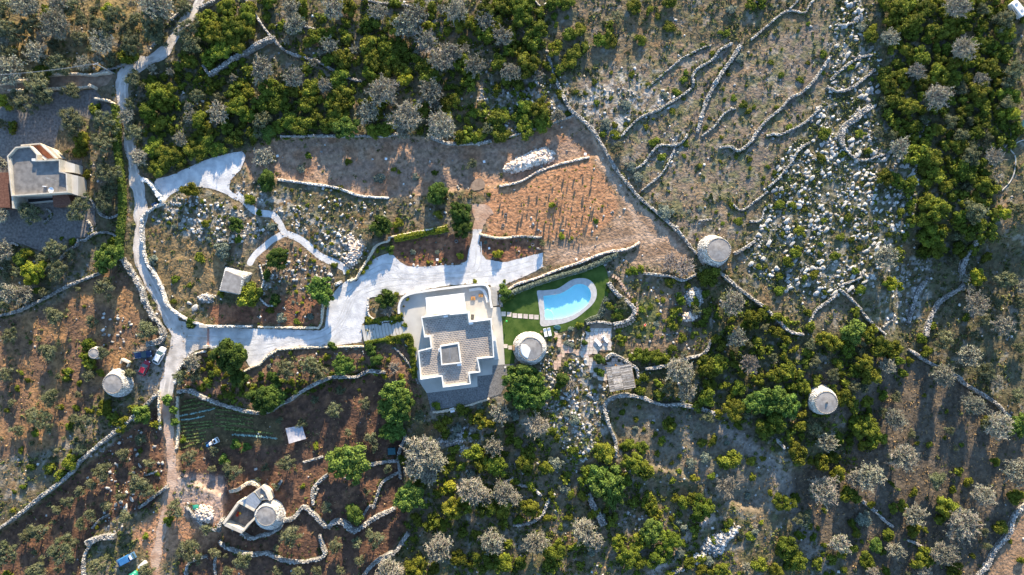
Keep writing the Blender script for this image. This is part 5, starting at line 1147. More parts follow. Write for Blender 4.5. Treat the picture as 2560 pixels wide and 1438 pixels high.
tile(1280, 958, 'b 80 90 130;b 200 80 75;e 370 20 38;s 390 150 30;d 190 310 98;e 290 360 38;e 100 590 88;e 130 520 60;q 330 600 75;e 250 640 56;e 1180 310 66;e 1120 430 38;e 680 520 76;e 860 470 56;e 970 480 56;e 900 600 105;e 990 650 76;b 720 740 135;b 760 840 90;b 650 690 80;e 560 690 80;e 850 740 60;q 400 790 56;e 430 820 46;e 130 930 95;g 20 860 56;g 530 1090 110;g 610 1170 80;g 180 1180 105;e 320 1270 105;e 290 1360 70;s 430 1010 38;e 1030 900 75;e 1080 980 56;d 1600 770 100;e 1430 930 105;e 1360 870 60;e 1290 890 56;e 1390 1000 60;e 1650 570 76;e 1560 590 50;q 1340 600 50;s 1420 450 38;s 1200 600 22;e 1370 710 36;e 1660 200 95;e 1450 100 76;e 1600 1060 50;y 1870 1045 20;b 1050 1110 90;e 1180 1180 96;e 970 1180 76;e 870 1300 105;e 1100 1290 95;e 790 1200 56;e 950 1340 60;e 1330 1350 56;e 1420 1400 56;q 1480 1340 46;e 1580 1400 66;g 1750 1370 46;e 1850 1370 76;e 960 60 36;b 1850 150 100;e 1890 330 76;e 1700 40 56;g 1300 50 80;e 60 1350 56;s 1200 730 40;s 1230 860 40;s 1500 700 40;q 1450 560 50;s 1780 1150 40;q 1820 1120 40;e 1510 430 40')
tile(1920, 958, 'b 60 120 100;b 160 170 76;e 60 300 86;e 240 330 56;o 340 340 56;e 580 110 75;e 630 170 50;e 270 30 56;e 740 140 56;e 740 330 110;e 800 420 86;e 660 300 70;g 940 260 92;g 430 440 86;e 230 530 82;e 400 590 76;e 490 560 56;e 520 680 66;g 740 690 115;g 640 710 70;g 990 540 105;g 400 790 112;e 620 830 86;e 120 900 88;o 260 1010 72;g 530 1190 82;e 340 1160 34;g 1520 150 98;g 1700 310 112;b 1880 310 86;o 1850 100 66;e 1650 290 56;g 1850 650 112;e 1700 590 38;e 1850 840 66;g 1590 830 98;e 1410 660 48;o 1260 720 76;g 1090 980 88;e 1000 920 56;e 920 930 50;g 1430 1040 132;e 1340 930 86;e 1270 1020 50;q 720 1020 75;g 940 1240 76;e 900 1140 56;b 810 1220 52;e 1160 1320 86;g 1300 1260 105;e 740 1330 66;e 130 1230 100;e 200 1330 100;e 60 1400 60;g 1160 1410 60;e 1400 1400 66;e 1090 1100 56;e 1180 1100 28;e 1740 1080 56;e 1500 730 38;g 770 1420 60;g 330 640 0')
TREES = [t for t in TREES if t[3] > .3]
plant('c', 640 + 1535 / 2.995, 480 + 160 / 2.995, 30); plant('c', 640 + 1540 / 2.995, 480 + 265 / 2.995, 28)
plant('d', 640 + 985 / 2.995, 480 + 885 / 2.995, 17); plant('d', 985, 925, 14); plant('d', 1430, 960, 14); plant('d', 640 + 1040 / 2.995, 480 + 1310 / 2.995, 16)
# macchia between the listed trees
def fill(P, kinds, n, rmin, rmax, k=.72):
    xs = [p[0] for p in P]; ys = [p[1] for p in P]; c = 0
    for _ in range(n * 14):
        if c >= n: break
        x, y = R.uniform(min(xs), max(xs)), R.uniform(min(ys), max(ys)); r = R.uniform(rmin, rmax)
        if not inpoly([x], [y], P)[0]: continue
        j = int((y + 120) / 4); i = int((x + 140) / 4)
        if 0 <= j < flat.shape[0] and 0 <= i < flat.shape[1] and flat[j, i] > .1: continue
        if any((x - t[1]) ** 2 + (y - t[2]) ** 2 < (k * (r + t[3] * 10)) ** 2 for t in TREES): continue
        plant(R.choice(kinds), x, y, r); c += 1
fill(P_('2190 0 2500 0 2540 150 2550 330 2480 420 2500 600 2400 650 2300 650 2240 560 2290 420 2190 330 2230 150'), 'eeeeeo', 95, 11, 20, .62)
fill(P_('340 190 500 100 610 150 760 200 860 300 900 330 700 345 610 375 380 440 340 300'), 'eeeeg', 34, 8, 14)
fill(P_('640 0 1400 0 1360 150 1430 290 1250 335 950 325 780 170 690 90'), 'eeesg', 50, 8, 15)
fill(P_('1180 1010 1370 930 1500 1130 1900 1438 1010 1438 1010 1250 1080 1050'), 'eeesq', 60, 8, 17)
fill(P_('1680 740 1900 760 2080 830 2260 860 2280 900 2200 1080 2130 1200 1980 1150 1850 1080 1700 1020 1600 990 1600 900 1750 870'), 'eeeoe', 70, 9, 18, .66)
fill(P_('440 900 520 880 640 940 820 890 960 925 640 1015 480 975'), 'eesc', 26, 6, 13)
fill(P_('0 960 240 900 300 1000 260 1110 0 1270'), 'sseo', 22, 5, 11); fill(P_('0 0 480 0 440 60 280 160 0 190'), 'oog', 14, 10, 22)
fill(REDA, 'oos', 22, 4, 9, 1.2); fill(REDB, 'oos', 16, 5, 10, 1.1); fill(OLIVEC, 'oos', 14, 5, 10, 1.1); fill(LROCK4, 'sqs', 26, 3, 7, 1); fill(P_('640 590 700 580 800 640 838 690 800 740 700 730 650 690'), 'sqsy', 26, 2.5, 6, 1); fill(GREYSOIL, 'seqs', 22, 5, 14, 1); fill(P_('1960 950 2220 900 2560 1100 2560 1400 2300 1438 2000 1438'), 'seso', 24, 5, 13, 1.1); fill(P_('1980 1200 2250 1220 2300 1438 1960 1438'), 'eese', 16, 8, 18); fill(P_('2200 0 2560 0 2560 60 2300 90'), 'e', 14, 10, 16, .6)
fill(P_('1930 430 2290 430 2240 620 2080 740 1880 690'), 'ssss', 60, 4, 9, 1); fill(MEADOW, 'ssqs', 70, 3.5, 8, 1.2)
fill(P_('2400 640 2560 640 2560 940 2420 900'), 'gooe', 10, 10, 20); fill(P_('0 600 200 640 100 750 0 780'), 'eoo', 8, 8, 16)
fill(LROCK1, 'sqs', 26, 3, 8, 1); fill(LROCK2, 'sqs', 24, 3, 7, 1); fill(P_('700 460 960 500 960 560 880 560 700 500'), 'sq', 16, 3, 7, 1)
fill(BED1, 'sqys', 20, 2, 4.5, 1.6); fill(BED2, 'sqy', 12, 2, 4, 1.6); fill(BED5, 'sqsy', 46, 3, 7, 1.1); fill(BED4, 'qsy', 10, 3, 6, 1.2); fill(LROCK6, 'sqyq', 44, 2.5, 5, 1.1); fill(BED3, 'q', 22, 1.6, 2.6, 2.2)
fill(P_('1540 760 1700 720 1760 860 1740 880 1600 900 1560 840'), 'sqs', 22, 4, 9, 1); fill(LROCK4, 'sq', 20, 3, 7, 1)
cnt = {}
TREES.sort(key=lambda t: -t[3])
extra = []
for t in TREES:
    key = t[0] + ('S' if t[3] < 1.7 and t[0] in 'esqyc' else 'T')
    cnt[key] = cnt.get(key, 0) + 1
    if cnt[key] > 295: extra.append(t); continue
    make_plant(*t)
print('TREES', cnt, len(extra))

# ------------------------------------------------------------------ stuff: scrub, dry grass
DN = np.full(MX.shape, .55)
def dset(P, v, b=2):
    global DN
    m_ = mask(P, b); DN = DN * (1 - m_) + v * m_
dset(MEADOW, .28, 4); dset(KARST, 1.5); dset(LROCK1, .5); dset(LROCK2, .5); dset(FIELD, .04); dset(ORANGE, .015); dset(DIRT, .0)
for B in (BED1, BED2, BED3, BED4): dset(B, .06)
dset(BED5, .5); dset(REDA, .04); dset(REDB, .05); dset(REDC, .04); dset(OLIVEC, .10); dset(PLOUGH_RB, .08); dset(CORNER, 0); dset(GREYSOIL, .12); dset(P_('372 590 470 590 560 620 560 700 530 740 470 760 430 740 390 680'), .18)
DN *= (1 - flat) * st(fbm(MX, MY, 34, 77), .38, .62)
def scatter(n, D, mx=1.0):
    x = NR.uniform(-60, 2620, n * 6); y = NR.uniform(-60, 1500, n * 6)
    i = ((x + 140) / 4).astype(int); j = ((y + 120) / 4).astype(int)
    k = NR.rand(len(x)) * mx < D[j, i]
    x, y = x[k][:n], y[k][:n]; z = zt(x, y); kk = S * (HC - z) / HC
    return np.stack([(x - CX) * kk, -(y - CY) * kk, z], 1), x, y
def clumps(name, n, D, rmin, rmax, nl, ls, m, flatn=.6, pts=None):
    c = scatter(n, D)[0] if pts is None else np.array([G(*p) for p in pts])
    n = len(c); r = rmin + (rmax - rmin) * NR.rand(n) ** 2
    d = rdir(n * nl, .3).reshape(n, nl, 3); d[..., 2] = np.abs(d[..., 2]) * flatn
    cen = (c[:, None] + d * r[:, None, None] * (.5 + .5 * NR.rand(n, nl, 1))).reshape(-1, 3)
    s = np.repeat(r, nl) * ls * (.6 + .8 * NR.rand(n * nl)); t = np.clip(np.repeat(NR.rand(n), nl) * .7 + NR.rand(n * nl) * .3, 0, 1)
    v, f, t = quads(cen, (d.reshape(-1, 3) + NR.randn(n * nl, 3) * .5), s, s * .8, t)
    o_ = obj(name, np_mesh(name, v, f, t), m); return tag(o_, kind='stuff')
tag(clumps('low_scrub', 16000, DN, .25, .75, 11, .42, 'scrub'), 'low green scrub scattered over the rocky hillside', 'scrub')
tag(clumps('wallside_weeds', 0, None, .2, .6, 10, .45, 'scrub', .9, [p for p in WSPOTS if fbm(p[0], p[1], 40, 7) > .5]), 'weeds and scrub growing along the dry stone walls', 'weeds')
DB = np.zeros(MX.shape)
for Q_ in ('2190 0 2500 0 2540 150 2550 330 2480 420 2500 600 2400 650 2300 650 2240 560 2290 420 2190 330 2230 150', '340 190 500 100 610 150 760 200 860 300 900 330 700 345 610 375 380 440 340 300', '1680 740 1900 760 2080 830 2260 860 2280 900 2200 1080 2130 1200 1980 1150 1850 1080 1700 1020 1600 990 1600 900 1750 870', '1180 1010 1370 930 1500 1130 1900 1438 1010 1438 1010 1250 1080 1050', '640 0 1400 0 1360 150 1430 290 1250 335 950 325 780 170 690 90', '440 900 520 880 640 940 820 890 960 925 640 1015 480 975'): DB = np.maximum(DB, mask(P_(Q_), 3, 16))
DB *= (1 - flat) * st(fbm(MX, MY, 30, 55), .36, .55)
tag(clumps('dense_undergrowth', 4200, DB, .4, 1.05, 20, .34, 'evergreen', .75), 'dense low evergreen undergrowth between the macchia trees', 'undergrowth')
EDGE = [(p[0] + R.gauss(0, 2.2), p[1] + R.gauss(0, 2.2)) for q in (DRIVE, DRIVE_UP, ROAD, band(PATHC, 18), band(TRACKC, 24)) for p in resamp(q, 2.2) if fbm(p[0], p[1], 30, 17) > .47]
tag(clumps('verge_weeds', 0, None, .08, .28, 6, .5, 'drygrass', .8, EDGE), 'dry weeds creeping in along the edges of the drive and road', 'weeds')
DG = np.full(MX.shape, .7); DG = DG * (1 - .35 * mask(MEADOW, 4)); 
for P, v_ in ((FIELD, .25), (ORANGE, .12), (DIRT, .03), (REDA, .38), (REDB, .34), (BED1, .05), (BED2, .05), (BED3, .02), (CORNER, .1), (KARST, .6), (OLIVEC, .7), (LAWN, 0)):
    m_ = mask(P, 2); DG = DG * (1 - m_) + v_ * m_
DG *= (1 - flat) * (.35 + .65 * st(fbm(MX, MY, 22, 91), .4, .6))
tag(clumps('dry_grass', 34000, DG, .12, .42, 4, .55, 'drygrass', .8), 'dry yellow-brown grass tufts over the hillside and fields', 'grass')
if extra:
    parts = []
    for k, x, y, r, s_ in extra:
        z0 = float(zt(x, y)); p = W(x, y, z0)
        v, f, t = crown(4, .5, 26, .16, .6, .2, .5, .8); parts.append((v * np.array([r, r, r]) + np.array(p), f, t))
    v, f, t = merge(parts); tag(obj('background_shrubs', np_mesh('background_shrubs', v, f, t), 'evergreen'), 'smallest green shrubs between the rocks and garden beds', 'shrubs', kind='stuff')

# ------------------------------------------------------------------ rocks
def rockmesh(seed, det=2):
    bm = bmesh.new(); bmesh.ops.create_icosphere(bm, subdivisions=det, radius=1)
    rr = random.Random(seed); P = [(Vector((rr.gauss(0, 1), rr.gauss(0, 1), rr.gauss(0, 1))).normalized(), rr.uniform(.55, .9)) for _ in range(9)]
    for v in bm.verts:
        d = v.co.normalized(); k = 1.0
        for n_, h_ in P:
            q = d.dot(n_)
            if q > 0: k = min(k, h_ / q)
        v.co = d * k * rr.uniform(.93, 1.05); v.co.z *= .62
    me = bpy.data.meshes.new('rock'); bm.to_mesh(me); bm.free(); me.materials.append(M['rock']); return me
RK = [rockmesh(i) for i in range(10)]
BOUL = []
def boulders(P, n, smin, smax, ang=None, clumpy=0):
    xs = [p[0] for p in P]; ys = [p[1] for p in P]; c = 0
    for _ in range(n * 20):
        if c >= n: break
        x, y = R.uniform(min(xs), max(xs)), R.uniform(min(ys), max(ys)); s = smin + (smax - smin) * R.random() ** 1.6
        if not inpoly([x], [y], P)[0]: continue
        if clumpy and fbm(x, y, 34, 123) < clumpy: continue
        j = int((y + 120) / 4); i = int((x + 140) / 4)
        if flat[j, i] > .1: continue
        BOUL.append((x, y, s, R.uniform(.5, 1.1) if ang is not None else R.uniform(0, 6.28))); c += 1
boulders(KARST, 640, .4, 1.3, 1, .46); boulders(LROCK1, 110, .3, .85, None, .44); boulders(LROCK2, 80, .3, .8, None, .44); boulders(LROCK3, 55, .3, .8, None, .4)
boulders(LROCK4, 80, .35, .9, None, .44); boulders(LROCK5, 40, .3, .8); boulders(LROCK6, 60, .25, .6); boulders(P_('1200 60 1420 120 1420 290 1260 330 1180 250'), 40, .3, .8, None, .5); boulders(LROCK7, 40, .3, .8, None, .5); boulders(LROCK8, 14, .3, .7)
boulders(P_('1680 720 1800 760 1800 880 1640 900 1560 880'), 40, .25, .7, None, .45); boulders(P_('560 860 700 870 960 870 900 900 640 930'), 16, .2, .45); boulders(P_('1580 1240 1640 1250 1600 1340 1550 1310'), 24, .3, .7)
boulders(P_('230 1100 400 1050 420 1160 300 1340 240 1300'), 20, .3, .9); boulders(P_('250 780 340 800 310 880 250 870'), 22, .3, .8); boulders(P_('700 480 900 500 1100 480 1120 540 900 570'), 50, .25, .7, None, .5)
boulders(P_('2270 300 2350 300 2330 420 2280 420'), 16, .4, 1.2); boulders(P_('2230 660 2330 660 2280 830 2200 800'), 30, .3, 1.0, 1); boulders(P_('1300 200 1360 210 1350 260 1280 260'), 20, .3, .9)
for q in T(1280, 480, '685 180 755 148 840 128 215 295 158 240 695 545 725 600 860 632 965 660 1043 740 1078 790 1103 835 1112 893 1086 968 1047 1035 1032 1120 995 1085 820 1040 1513 970 1330 1040 1460 890 1545 930 635 258 600 298 310 370 1640 880'):
    BOUL.append((*q, R.uniform(.35, .6), R.uniform(0, 6)))
for q, s in (((488, 769), 1.6), ((474, 758), .9), ((640, 1173), .7), ((315, 1270), 1.7), ((302, 1255), 1.0), ((290, 1262), .9), ((330, 1248), 1.1), ((1514, 661), .7), ((1345, 575), .7), ((1455, 925), .9), ((1463, 900), .7), ((1443, 975), 1.0), ((1413, 985), 1.0), ((1395, 1010), .8)): BOUL.append((*q, s, R.uniform(0, 6)))
BOUL.sort(key=lambda b: -b[2])
for x, y, s, a in BOUL[:296]:
    p = G(x, y); e = R.uniform(.75, 1.2)
    o_ = obj('limestone_rock', R.choice(RK), None, None, (p[0], p[1], p[2] + s * .05), a + R.uniform(-.2, .2), (s * e * .85, s / e * .48, s * R.uniform(.5, .85)))
    o_['category'] = 'rock'; o_['group'] = 'limestone rocks'
    AUTO.append((o_, ('big' if s > 1.05 else 'mid-sized' if s > .75 else 'small') + ' white limestone rock', x, y, s))
def blobs(cen, size, jit=.25):
    """small faceted rocks"""
    n = len(cen); sz = size[:, None, None] * np.array([1, .8, .6]) * (1 + (NR.rand(n, 1, 3) - .5) * .6)
    v = CSV1[None] * (1 + (NR.rand(n, len(CSV1), 1) - .5) * 2 * jit) * sz
    a = NR.rand(n) * 6.28; c, s_ = np.cos(a)[:, None], np.sin(a)[:, None]; x, y = v[..., 0] * c - v[..., 1] * s_, v[..., 0] * s_ + v[..., 1] * c
    v[..., 0], v[..., 1] = x, y; v = v + cen[:, None]
    f = (CSF1[None] + (np.arange(n) * len(CSV1))[:, None, None]).reshape(-1, 4)
    return v.reshape(-1, 3), f, np.repeat(NR.rand(n), len(CSV1))
CSV1, CSF1 = (BX * 1.15, BF)
rest = BOUL[296:]
cr = np.array([G(x, y) for x, y, s, a in rest]); sr = np.array([s * 1.2 for x, y, s, a in rest])
v, f, t_ = stones(cr + np.array([0, 0, .08]), np.stack([sr, sr * .75, sr * .7], 1), None, .3)
tag(obj('smaller_rocks', np_mesh('smaller_rocks', v, f, t_), 'rockstuff'), 'smaller white limestone rocks scattered through the scrub', 'rocks', kind='stuff')
DR = np.full(MX.shape, .06)
for P, v_ in ((KARST, .8), (LROCK1, .9), (LROCK2, .9), (LROCK3, .9), (LROCK4, 1), (LROCK5, 1), (LROCK6, .7), (LROCK7, .5), (LROCK8, .5), (MEADOW, .06), (FIELD, .04), (ORANGE, .02), (DIRT, .06), (REDA, .02), (REDB, .03), (CORNER, 0), (BED1, .02), (PLOUGH_RB, .01), (OLIVEC, .04), (P_('1280 190 1430 210 1430 290 1300 340 1180 280 1200 200'), .6), (P_('1500 860 1560 880 1520 1000 1480 1000'), .5), (P_('860 600 900 640 880 700 850 690'), .8), (P_('230 1100 400 1060 400 1160 300 1330 220 1330'), .3), (P_('2230 640 2340 640 2290 830 2190 800'), .5)):
    m_ = mask(P, 3); DR = DR * (1 - m_) + v_ * m_
DR *= (1 - flat) * st(fbm(MX, MY, 30, 123), .4, .6)
c0, x0, y0 = scatter(14000, DR); sz = .14 + .5 * NR.rand(len(c0)) ** 3
v, f, t_ = stones(c0 + np.array([0, 0, .03]), np.stack([sz * 1.2, sz, sz * .7], 1), None, .3)
tag(obj('limestone_rubble', np_mesh('limestone_rubble', v, f, t_), 'rockstuff'), 'pale limestone rubble strewn over the hillside', 'rubble', kind='stuff')
# heaps of stones
def heap(P, h, n, label, m, s0=.22, s1=.6):
    xs = [p[0] for p in P]; ys = [p[1] for p in P]; cx, cy = sum(xs) / len(xs), sum(ys) / len(ys)
    g0 = G(cx, cy); root = empty('stone_heap', g0, label, 'stone heap', 'heaps of stones')
    Wp = [(W(x, y, g0[2])[0] - g0[0], W(x, y, g0[2])[1] - g0[1]) for x, y in spline(P, True, 5)]
    V = [(p[0] * k, p[1] * k, z) for k, z in ((1, -.2), (.72, h * .62), (.38, h * .95)) for p in Wp]; q = len(Wp)
    F = [(a * q + i, a * q + (i + 1) % q, (a + 1) * q + (i + 1) % q, (a + 1) * q + i) for a in range(2) for i in range(q)] + [tuple(2 * q + i for i in range(q))]
    me = bpy.data.meshes.new('mound'); me.from_pydata(V, [], F); bm = bmesh.new(); bm.from_mesh(me); bmesh.ops.recalc_face_normals(bm, faces=bm.faces); bm.to_mesh(me); bm.free(); obj('mound', me, m, root)
    C0 = []
    while len(C0) < n:
        k = math.sqrt(R.random()) * 1.05; p = R.choice(Wp); z = h * float(np.interp(k, [0, .38, .72, 1.0, 1.1], [.97, .95, .64, .02, -.05])) + .02; C0.append((p[0] * k + R.uniform(-.2, .2), p[1] * k + R.uniform(-.2, .2), max(0, z) + R.uniform(0, .12)))
    s = s0 + (s1 - s0) * NR.rand(n) ** 2
    v, f, t_ = stones(np.array(C0), np.stack([s * 1.15, s, s * .75], 1), None, .25); tag(obj('heap_stones', np_mesh('heap_stones', v, f, t_), m, root), kind='stuff')
heap(P_('1262 422 1290 400 1330 382 1365 372 1384 385 1378 402 1345 412 1310 425 1280 432'), 1.3, 900, 'big heap of white stones lying on the brown ploughed field', 'pinkrubble', .25, .8)
heap(T(1280, 480, '1305 750 1360 722 1410 735 1425 800 1400 850 1330 845 1300 800'), 1.0, 420, 'heap of grey rubble left of the hillside wall below the round tower', 'rockstuff')
heap(T(1280, 958, '1420 1230 1480 1150 1560 1110 1640 1060 1700 1080 1680 1120 1600 1190 1560 1280 1480 1290'), 1.0, 520, 'long heap of pale stones in the lower wood', 'rockstuff', .25, .7)
heap(T(1280, 958, '1370 1290 1430 1270 1450 1320 1410 1370 1370 1350'), .7, 120, 'smaller heap of pale stones just below the long heap', 'rockstuff', .25, .7)
heap(T(0, 958, '1470 950 1510 915 1580 930 1600 990 1560 1040 1490 1030'), .9, 240, 'heap of cream stones beside the green tarpaulin', 'pinkrubble', .25, .6)
heap(T(1280, 480, '1270 930 1330 905 1400 925 1350 960 1280 965'), .6, 120, 'flat heap of cream rubble in the terraced garden', 'pinkrubble')
heap(T(640, 958, '1400 440 1470 400 1560 350 1570 420 1500 450 1420 470'), .7, 170, 'heap of white stones below the white house', 'rockstuff')
heap(T(0, 480, '1490 790 1560 760 1620 790 1600 820 1520 830'), .9, 120, 'heap of pale stones below left of the stone hut', 'rockstuff', .2, .5)
heap(P_('872 590 892 600 905 625 890 660 868 672 862 650 875 625'), .7, 260, 'bank of warm cream rubble above the lower end of the winding path', 'pinkrubble', .2, .55)
# ------------------------------------------------------------------ hedges
def hedge(P, wpx, h, label, m, name='hedge', ls=.13, dens=70):
    Q = resamp(spline(P, False, 5), 3.5); parts = []
    g0 = G(*Q[len(Q) // 2]); root = empty(name, g0, label, 'hedge')
    V = []; F = []
    Wq = [G(*q) for q in Q]; n = len(Wq)
    for i, p in enumerate(Wq):
        a = Wq[max(i - 1, 0)]; b = Wq[min(i + 1, n - 1)]; t = Vector((b[0] - a[0], b[1] - a[1])).normalized(); nr = Vector((-t.y, t.x)); wd = wpx * S * R.uniform(.85, 1.1); hh = h * R.uniform(.9, 1.1)
        for sx, z in ((-.42, -.05), (-.36, hh * .85), (.36, hh * .85), (.42, -.05)): V.append((p[0] + nr.x * wd * sx - g0[0], p[1] + nr.y * wd * sx - g0[1], p[2] + z - g0[2]))
        k = dens; u = NR.uniform(-.5, .5, k); zz = np.where(NR.rand(k) < .6, hh * (1 - .35 * (2 * u) ** 2), NR.rand(k) * hh); u = np.where(zz < hh * .65, np.sign(u) * .48, u)
        cen = np.stack([p[0] - g0[0] + nr.x * wd * u + t.x * NR.uniform(-.2, .2, k), p[1] - g0[1] + nr.y * wd * u + t.y * NR.uniform(-.2, .2, k), p[2] - g0[2] + zz + NR.uniform(-.08, .08, k)], 1)
        nor = np.stack([nr.x * u * 2, nr.y * u * 2, np.full(k, .7)], 1) + NR.randn(k, 3) * .5
        parts.append(quads(cen, nor, ls * (.6 + .8 * NR.rand(k)), ls * (.6 + .8 * NR.rand(k)), np.clip(R.uniform(.3, .7) + (NR.rand(k) - .5) * .6, 0, 1)))
    for i in range(n - 1):
        for k in range(3): F.append((4 * i + k, 4 * i + k + 1, 4 * i + 4 + k + 1, 4 * i + 4 + k))
    me = bpy.data.meshes.new('branches'); me.from_pydata(V, [], F); obj('branches', me, 'cypress', root)
    v, f, t = merge(parts); tag(obj('leaves', np_mesh('leaves', v, f, t), m, root), kind='stuff'); return root
hedge(T(640, 480, '1045 352 1120 338 1200 322 1290 300 1370 290 1438 272'), 17, 1.2, 'yellow-green hedge below the straight beige wall', 'yellowleaf')
hedge(P_('1256 746 1300 724 1350 706 1400 690 1450 676 1490 660 1530 642 1545 634'), 13, 1.25, 'long pale green hedge along the top of the pool lawn', 'greybush')
hedge(P_('1254 752 1270 742 1282 738'), 16, 1.2, 'short bright green hedge at the left end of the lawn', 'hedge')
hedge(P_('294 268 298 320 299 370 305 420 310 470 311 520 308 570 304 600 302 625'), 13, 2.2, 'tall leafy hedge between the villa garden and the pale road', 'hedge', ls=.2, dens=60)
hedge(P_('918 804 940 802 960 797 985 795 1008 786'), 11, .9, 'clipped green hedge along the upper side of the garden steps', 'evergreen')
hedge(P_('915 858 945 852 985 846 1024 840 1030 870 1034 900 1036 930 1038 945'), 11, 1.0, 'dark green hedge running down the left side of the white house', 'evergreen')
hedge(T(1280, 480, '560 975 600 950 640 940 670 900 690 840 715 790'), 14, .6, 'low grey-green border along the lower right lawn edge', 'greybush')

# crop rows
def row(P, wpx, h, label, m, n=9, name='crop_row'):
    Q = resamp(P, 2.2); parts = []; g0 = G(*Q[0])
    for q in Q:
        if R.random() < .12: continue
        p = G(q[0] + R.uniform(-.5, .5), q[1] + R.uniform(-.6, .6)); k = n; d = rdir(k, .3); d[:, 2] = np.abs(d[:, 2])
        cen = np.array(p) - np.array(g0) + d * np.array([wpx * S * .5, wpx * S * .5, h]) * NR.rand(k, 1)
        parts.append(quads(cen, d + NR.randn(k, 3) * .4, .17 * (.6 + NR.rand(k)), .15 * (.6 + NR.rand(k)), NR.rand(k)))
    v, f, t = merge(parts); o_ = obj(name, np_mesh(name, v, f, t), m, None, g0); return tag(o_, label, 'vegetable row', 'rows of vegetables')
TT = lambda s: T(0, 958, s)
RW = [('1380 138 1470 115', 5, 'crop', 'topmost short'), ('1360 175 1500 145', 6, 'crop', 'second'), ('1355 205 1490 180', 5, 'crop', 'third'), ('1350 245 1480 220 1610 188', 5, 'cabbage', 'long pale fourth'), ('1360 275 1470 262 1530 245', 4, 'cabbage', 'blue-green fifth'),
      ('1350 305 1590 285', 4, 'crop', 'sixth'), ('1350 330 1600 305', 4, 'crop', 'seventh'), ('1350 362 1480 345 1600 326', 5, 'crop', 'bright eighth'), ('1350 490 1430 462 1510 435', 5, 'crop', 'lowest left-hand')]
NUM = ['upper', 'middle', 'lower']
for i in range(7):
    y_ = 150 + i * 30; row(TT(f'1620 {y_ - 12} 1700 {y_ - 8} 1800 {y_ + 8} 1900 {y_ + 22}') if i > 1 else TT(f'1500 {y_ - 10} 1640 {y_ + 4}'), 3.5, .3, 'faint crop row, ' + ['topmost', 'second', 'third', 'fourth', 'fifth', 'sixth', 'lowest'][i] + ' of those in the shaded right of the vegetable plot', 'crop', 6)
for i, y_ in enumerate((387, 412, 438)): row(TT(f'1360 {y_ + 4} 1440 {y_ - 6} 1540 {y_ - 20}'), 4, .35, f'{NUM[i]} of three crop rows just above left of the white three-wheeler', 'crop', 7)
for s, wd, m_, nm in RW: row(TT(s), wd, .45, f'{nm} green vegetable row in the plot right of the dirt track', m_)
row(T(0, 958, '1700 305 1830 300'), 7, .4, 'short vegetable row above the long bright one in the right plot', 'crop'); row(T(0, 958, '1690 345 1780 352 1900 362'), 9, .6, 'long bright green vegetable row in the right plot', 'crop', 14); row(T(0, 958, '1900 362 2040 375'), 5, .4, 'dim right-hand end row of the bright vegetable row', 'crop')
row(T(0, 958, '1740 385 1860 392 1990 403 2080 415'), 6, .35, 'blue-green cabbage row in the right plot', 'cabbage')
row(T(0, 958, '1700 270 1820 260'), 5, .35, 'topmost faint vegetable row of the right plot', 'crop')
# saplings
sm = MB().tube([(0, 0, 0), (.02, 0, 1.1)], .03, 4).mesh('stem'); sm.materials.append(M['bark'])
sc_ = LIB['yS'][0]; sg_ = LIB['oS'][0]
SP = T(1280, 480, '130 70 205 60 295 175 380 155 205 150 450 190 325 60 560 30 600 80 610 200 500 245 425 245 420 130 330 130 260 150 90 100 60 150 540 110 550 205 460 40 500 140 400 90 250 230 350 215 515 320 445 290 190 220 480 300 570 180 290 245 385 260 300 300 645 130 620 60 380 30') + T(1280, 0, '395 1280 320 1320 475 1280 545 1260 480 1360 395 1370 425 1330 200 1405 140 1400 290 1390 350 1440 545 1400 600 1340 610 1250') + T(640, 480, '1860 70 1840 20 1890 110')
for i, q in enumerate(SP):
    p = G(*q); s = R.uniform(.35, .6); t = empty('sapling', p, None, 'sapling', 'saplings planted in the orange field', R.uniform(0, 6))
    obj('stem', sm, None, t, None, 0, (1, 1, .8 + s)); obj('crown', R.choice((sc_, sg_, sc_)), None, t, (0, 0, .6), 0, (s * .55, s * .55, s * 1.5)); AUTO.append((t, 'young sapling on orange soil', *q, s))

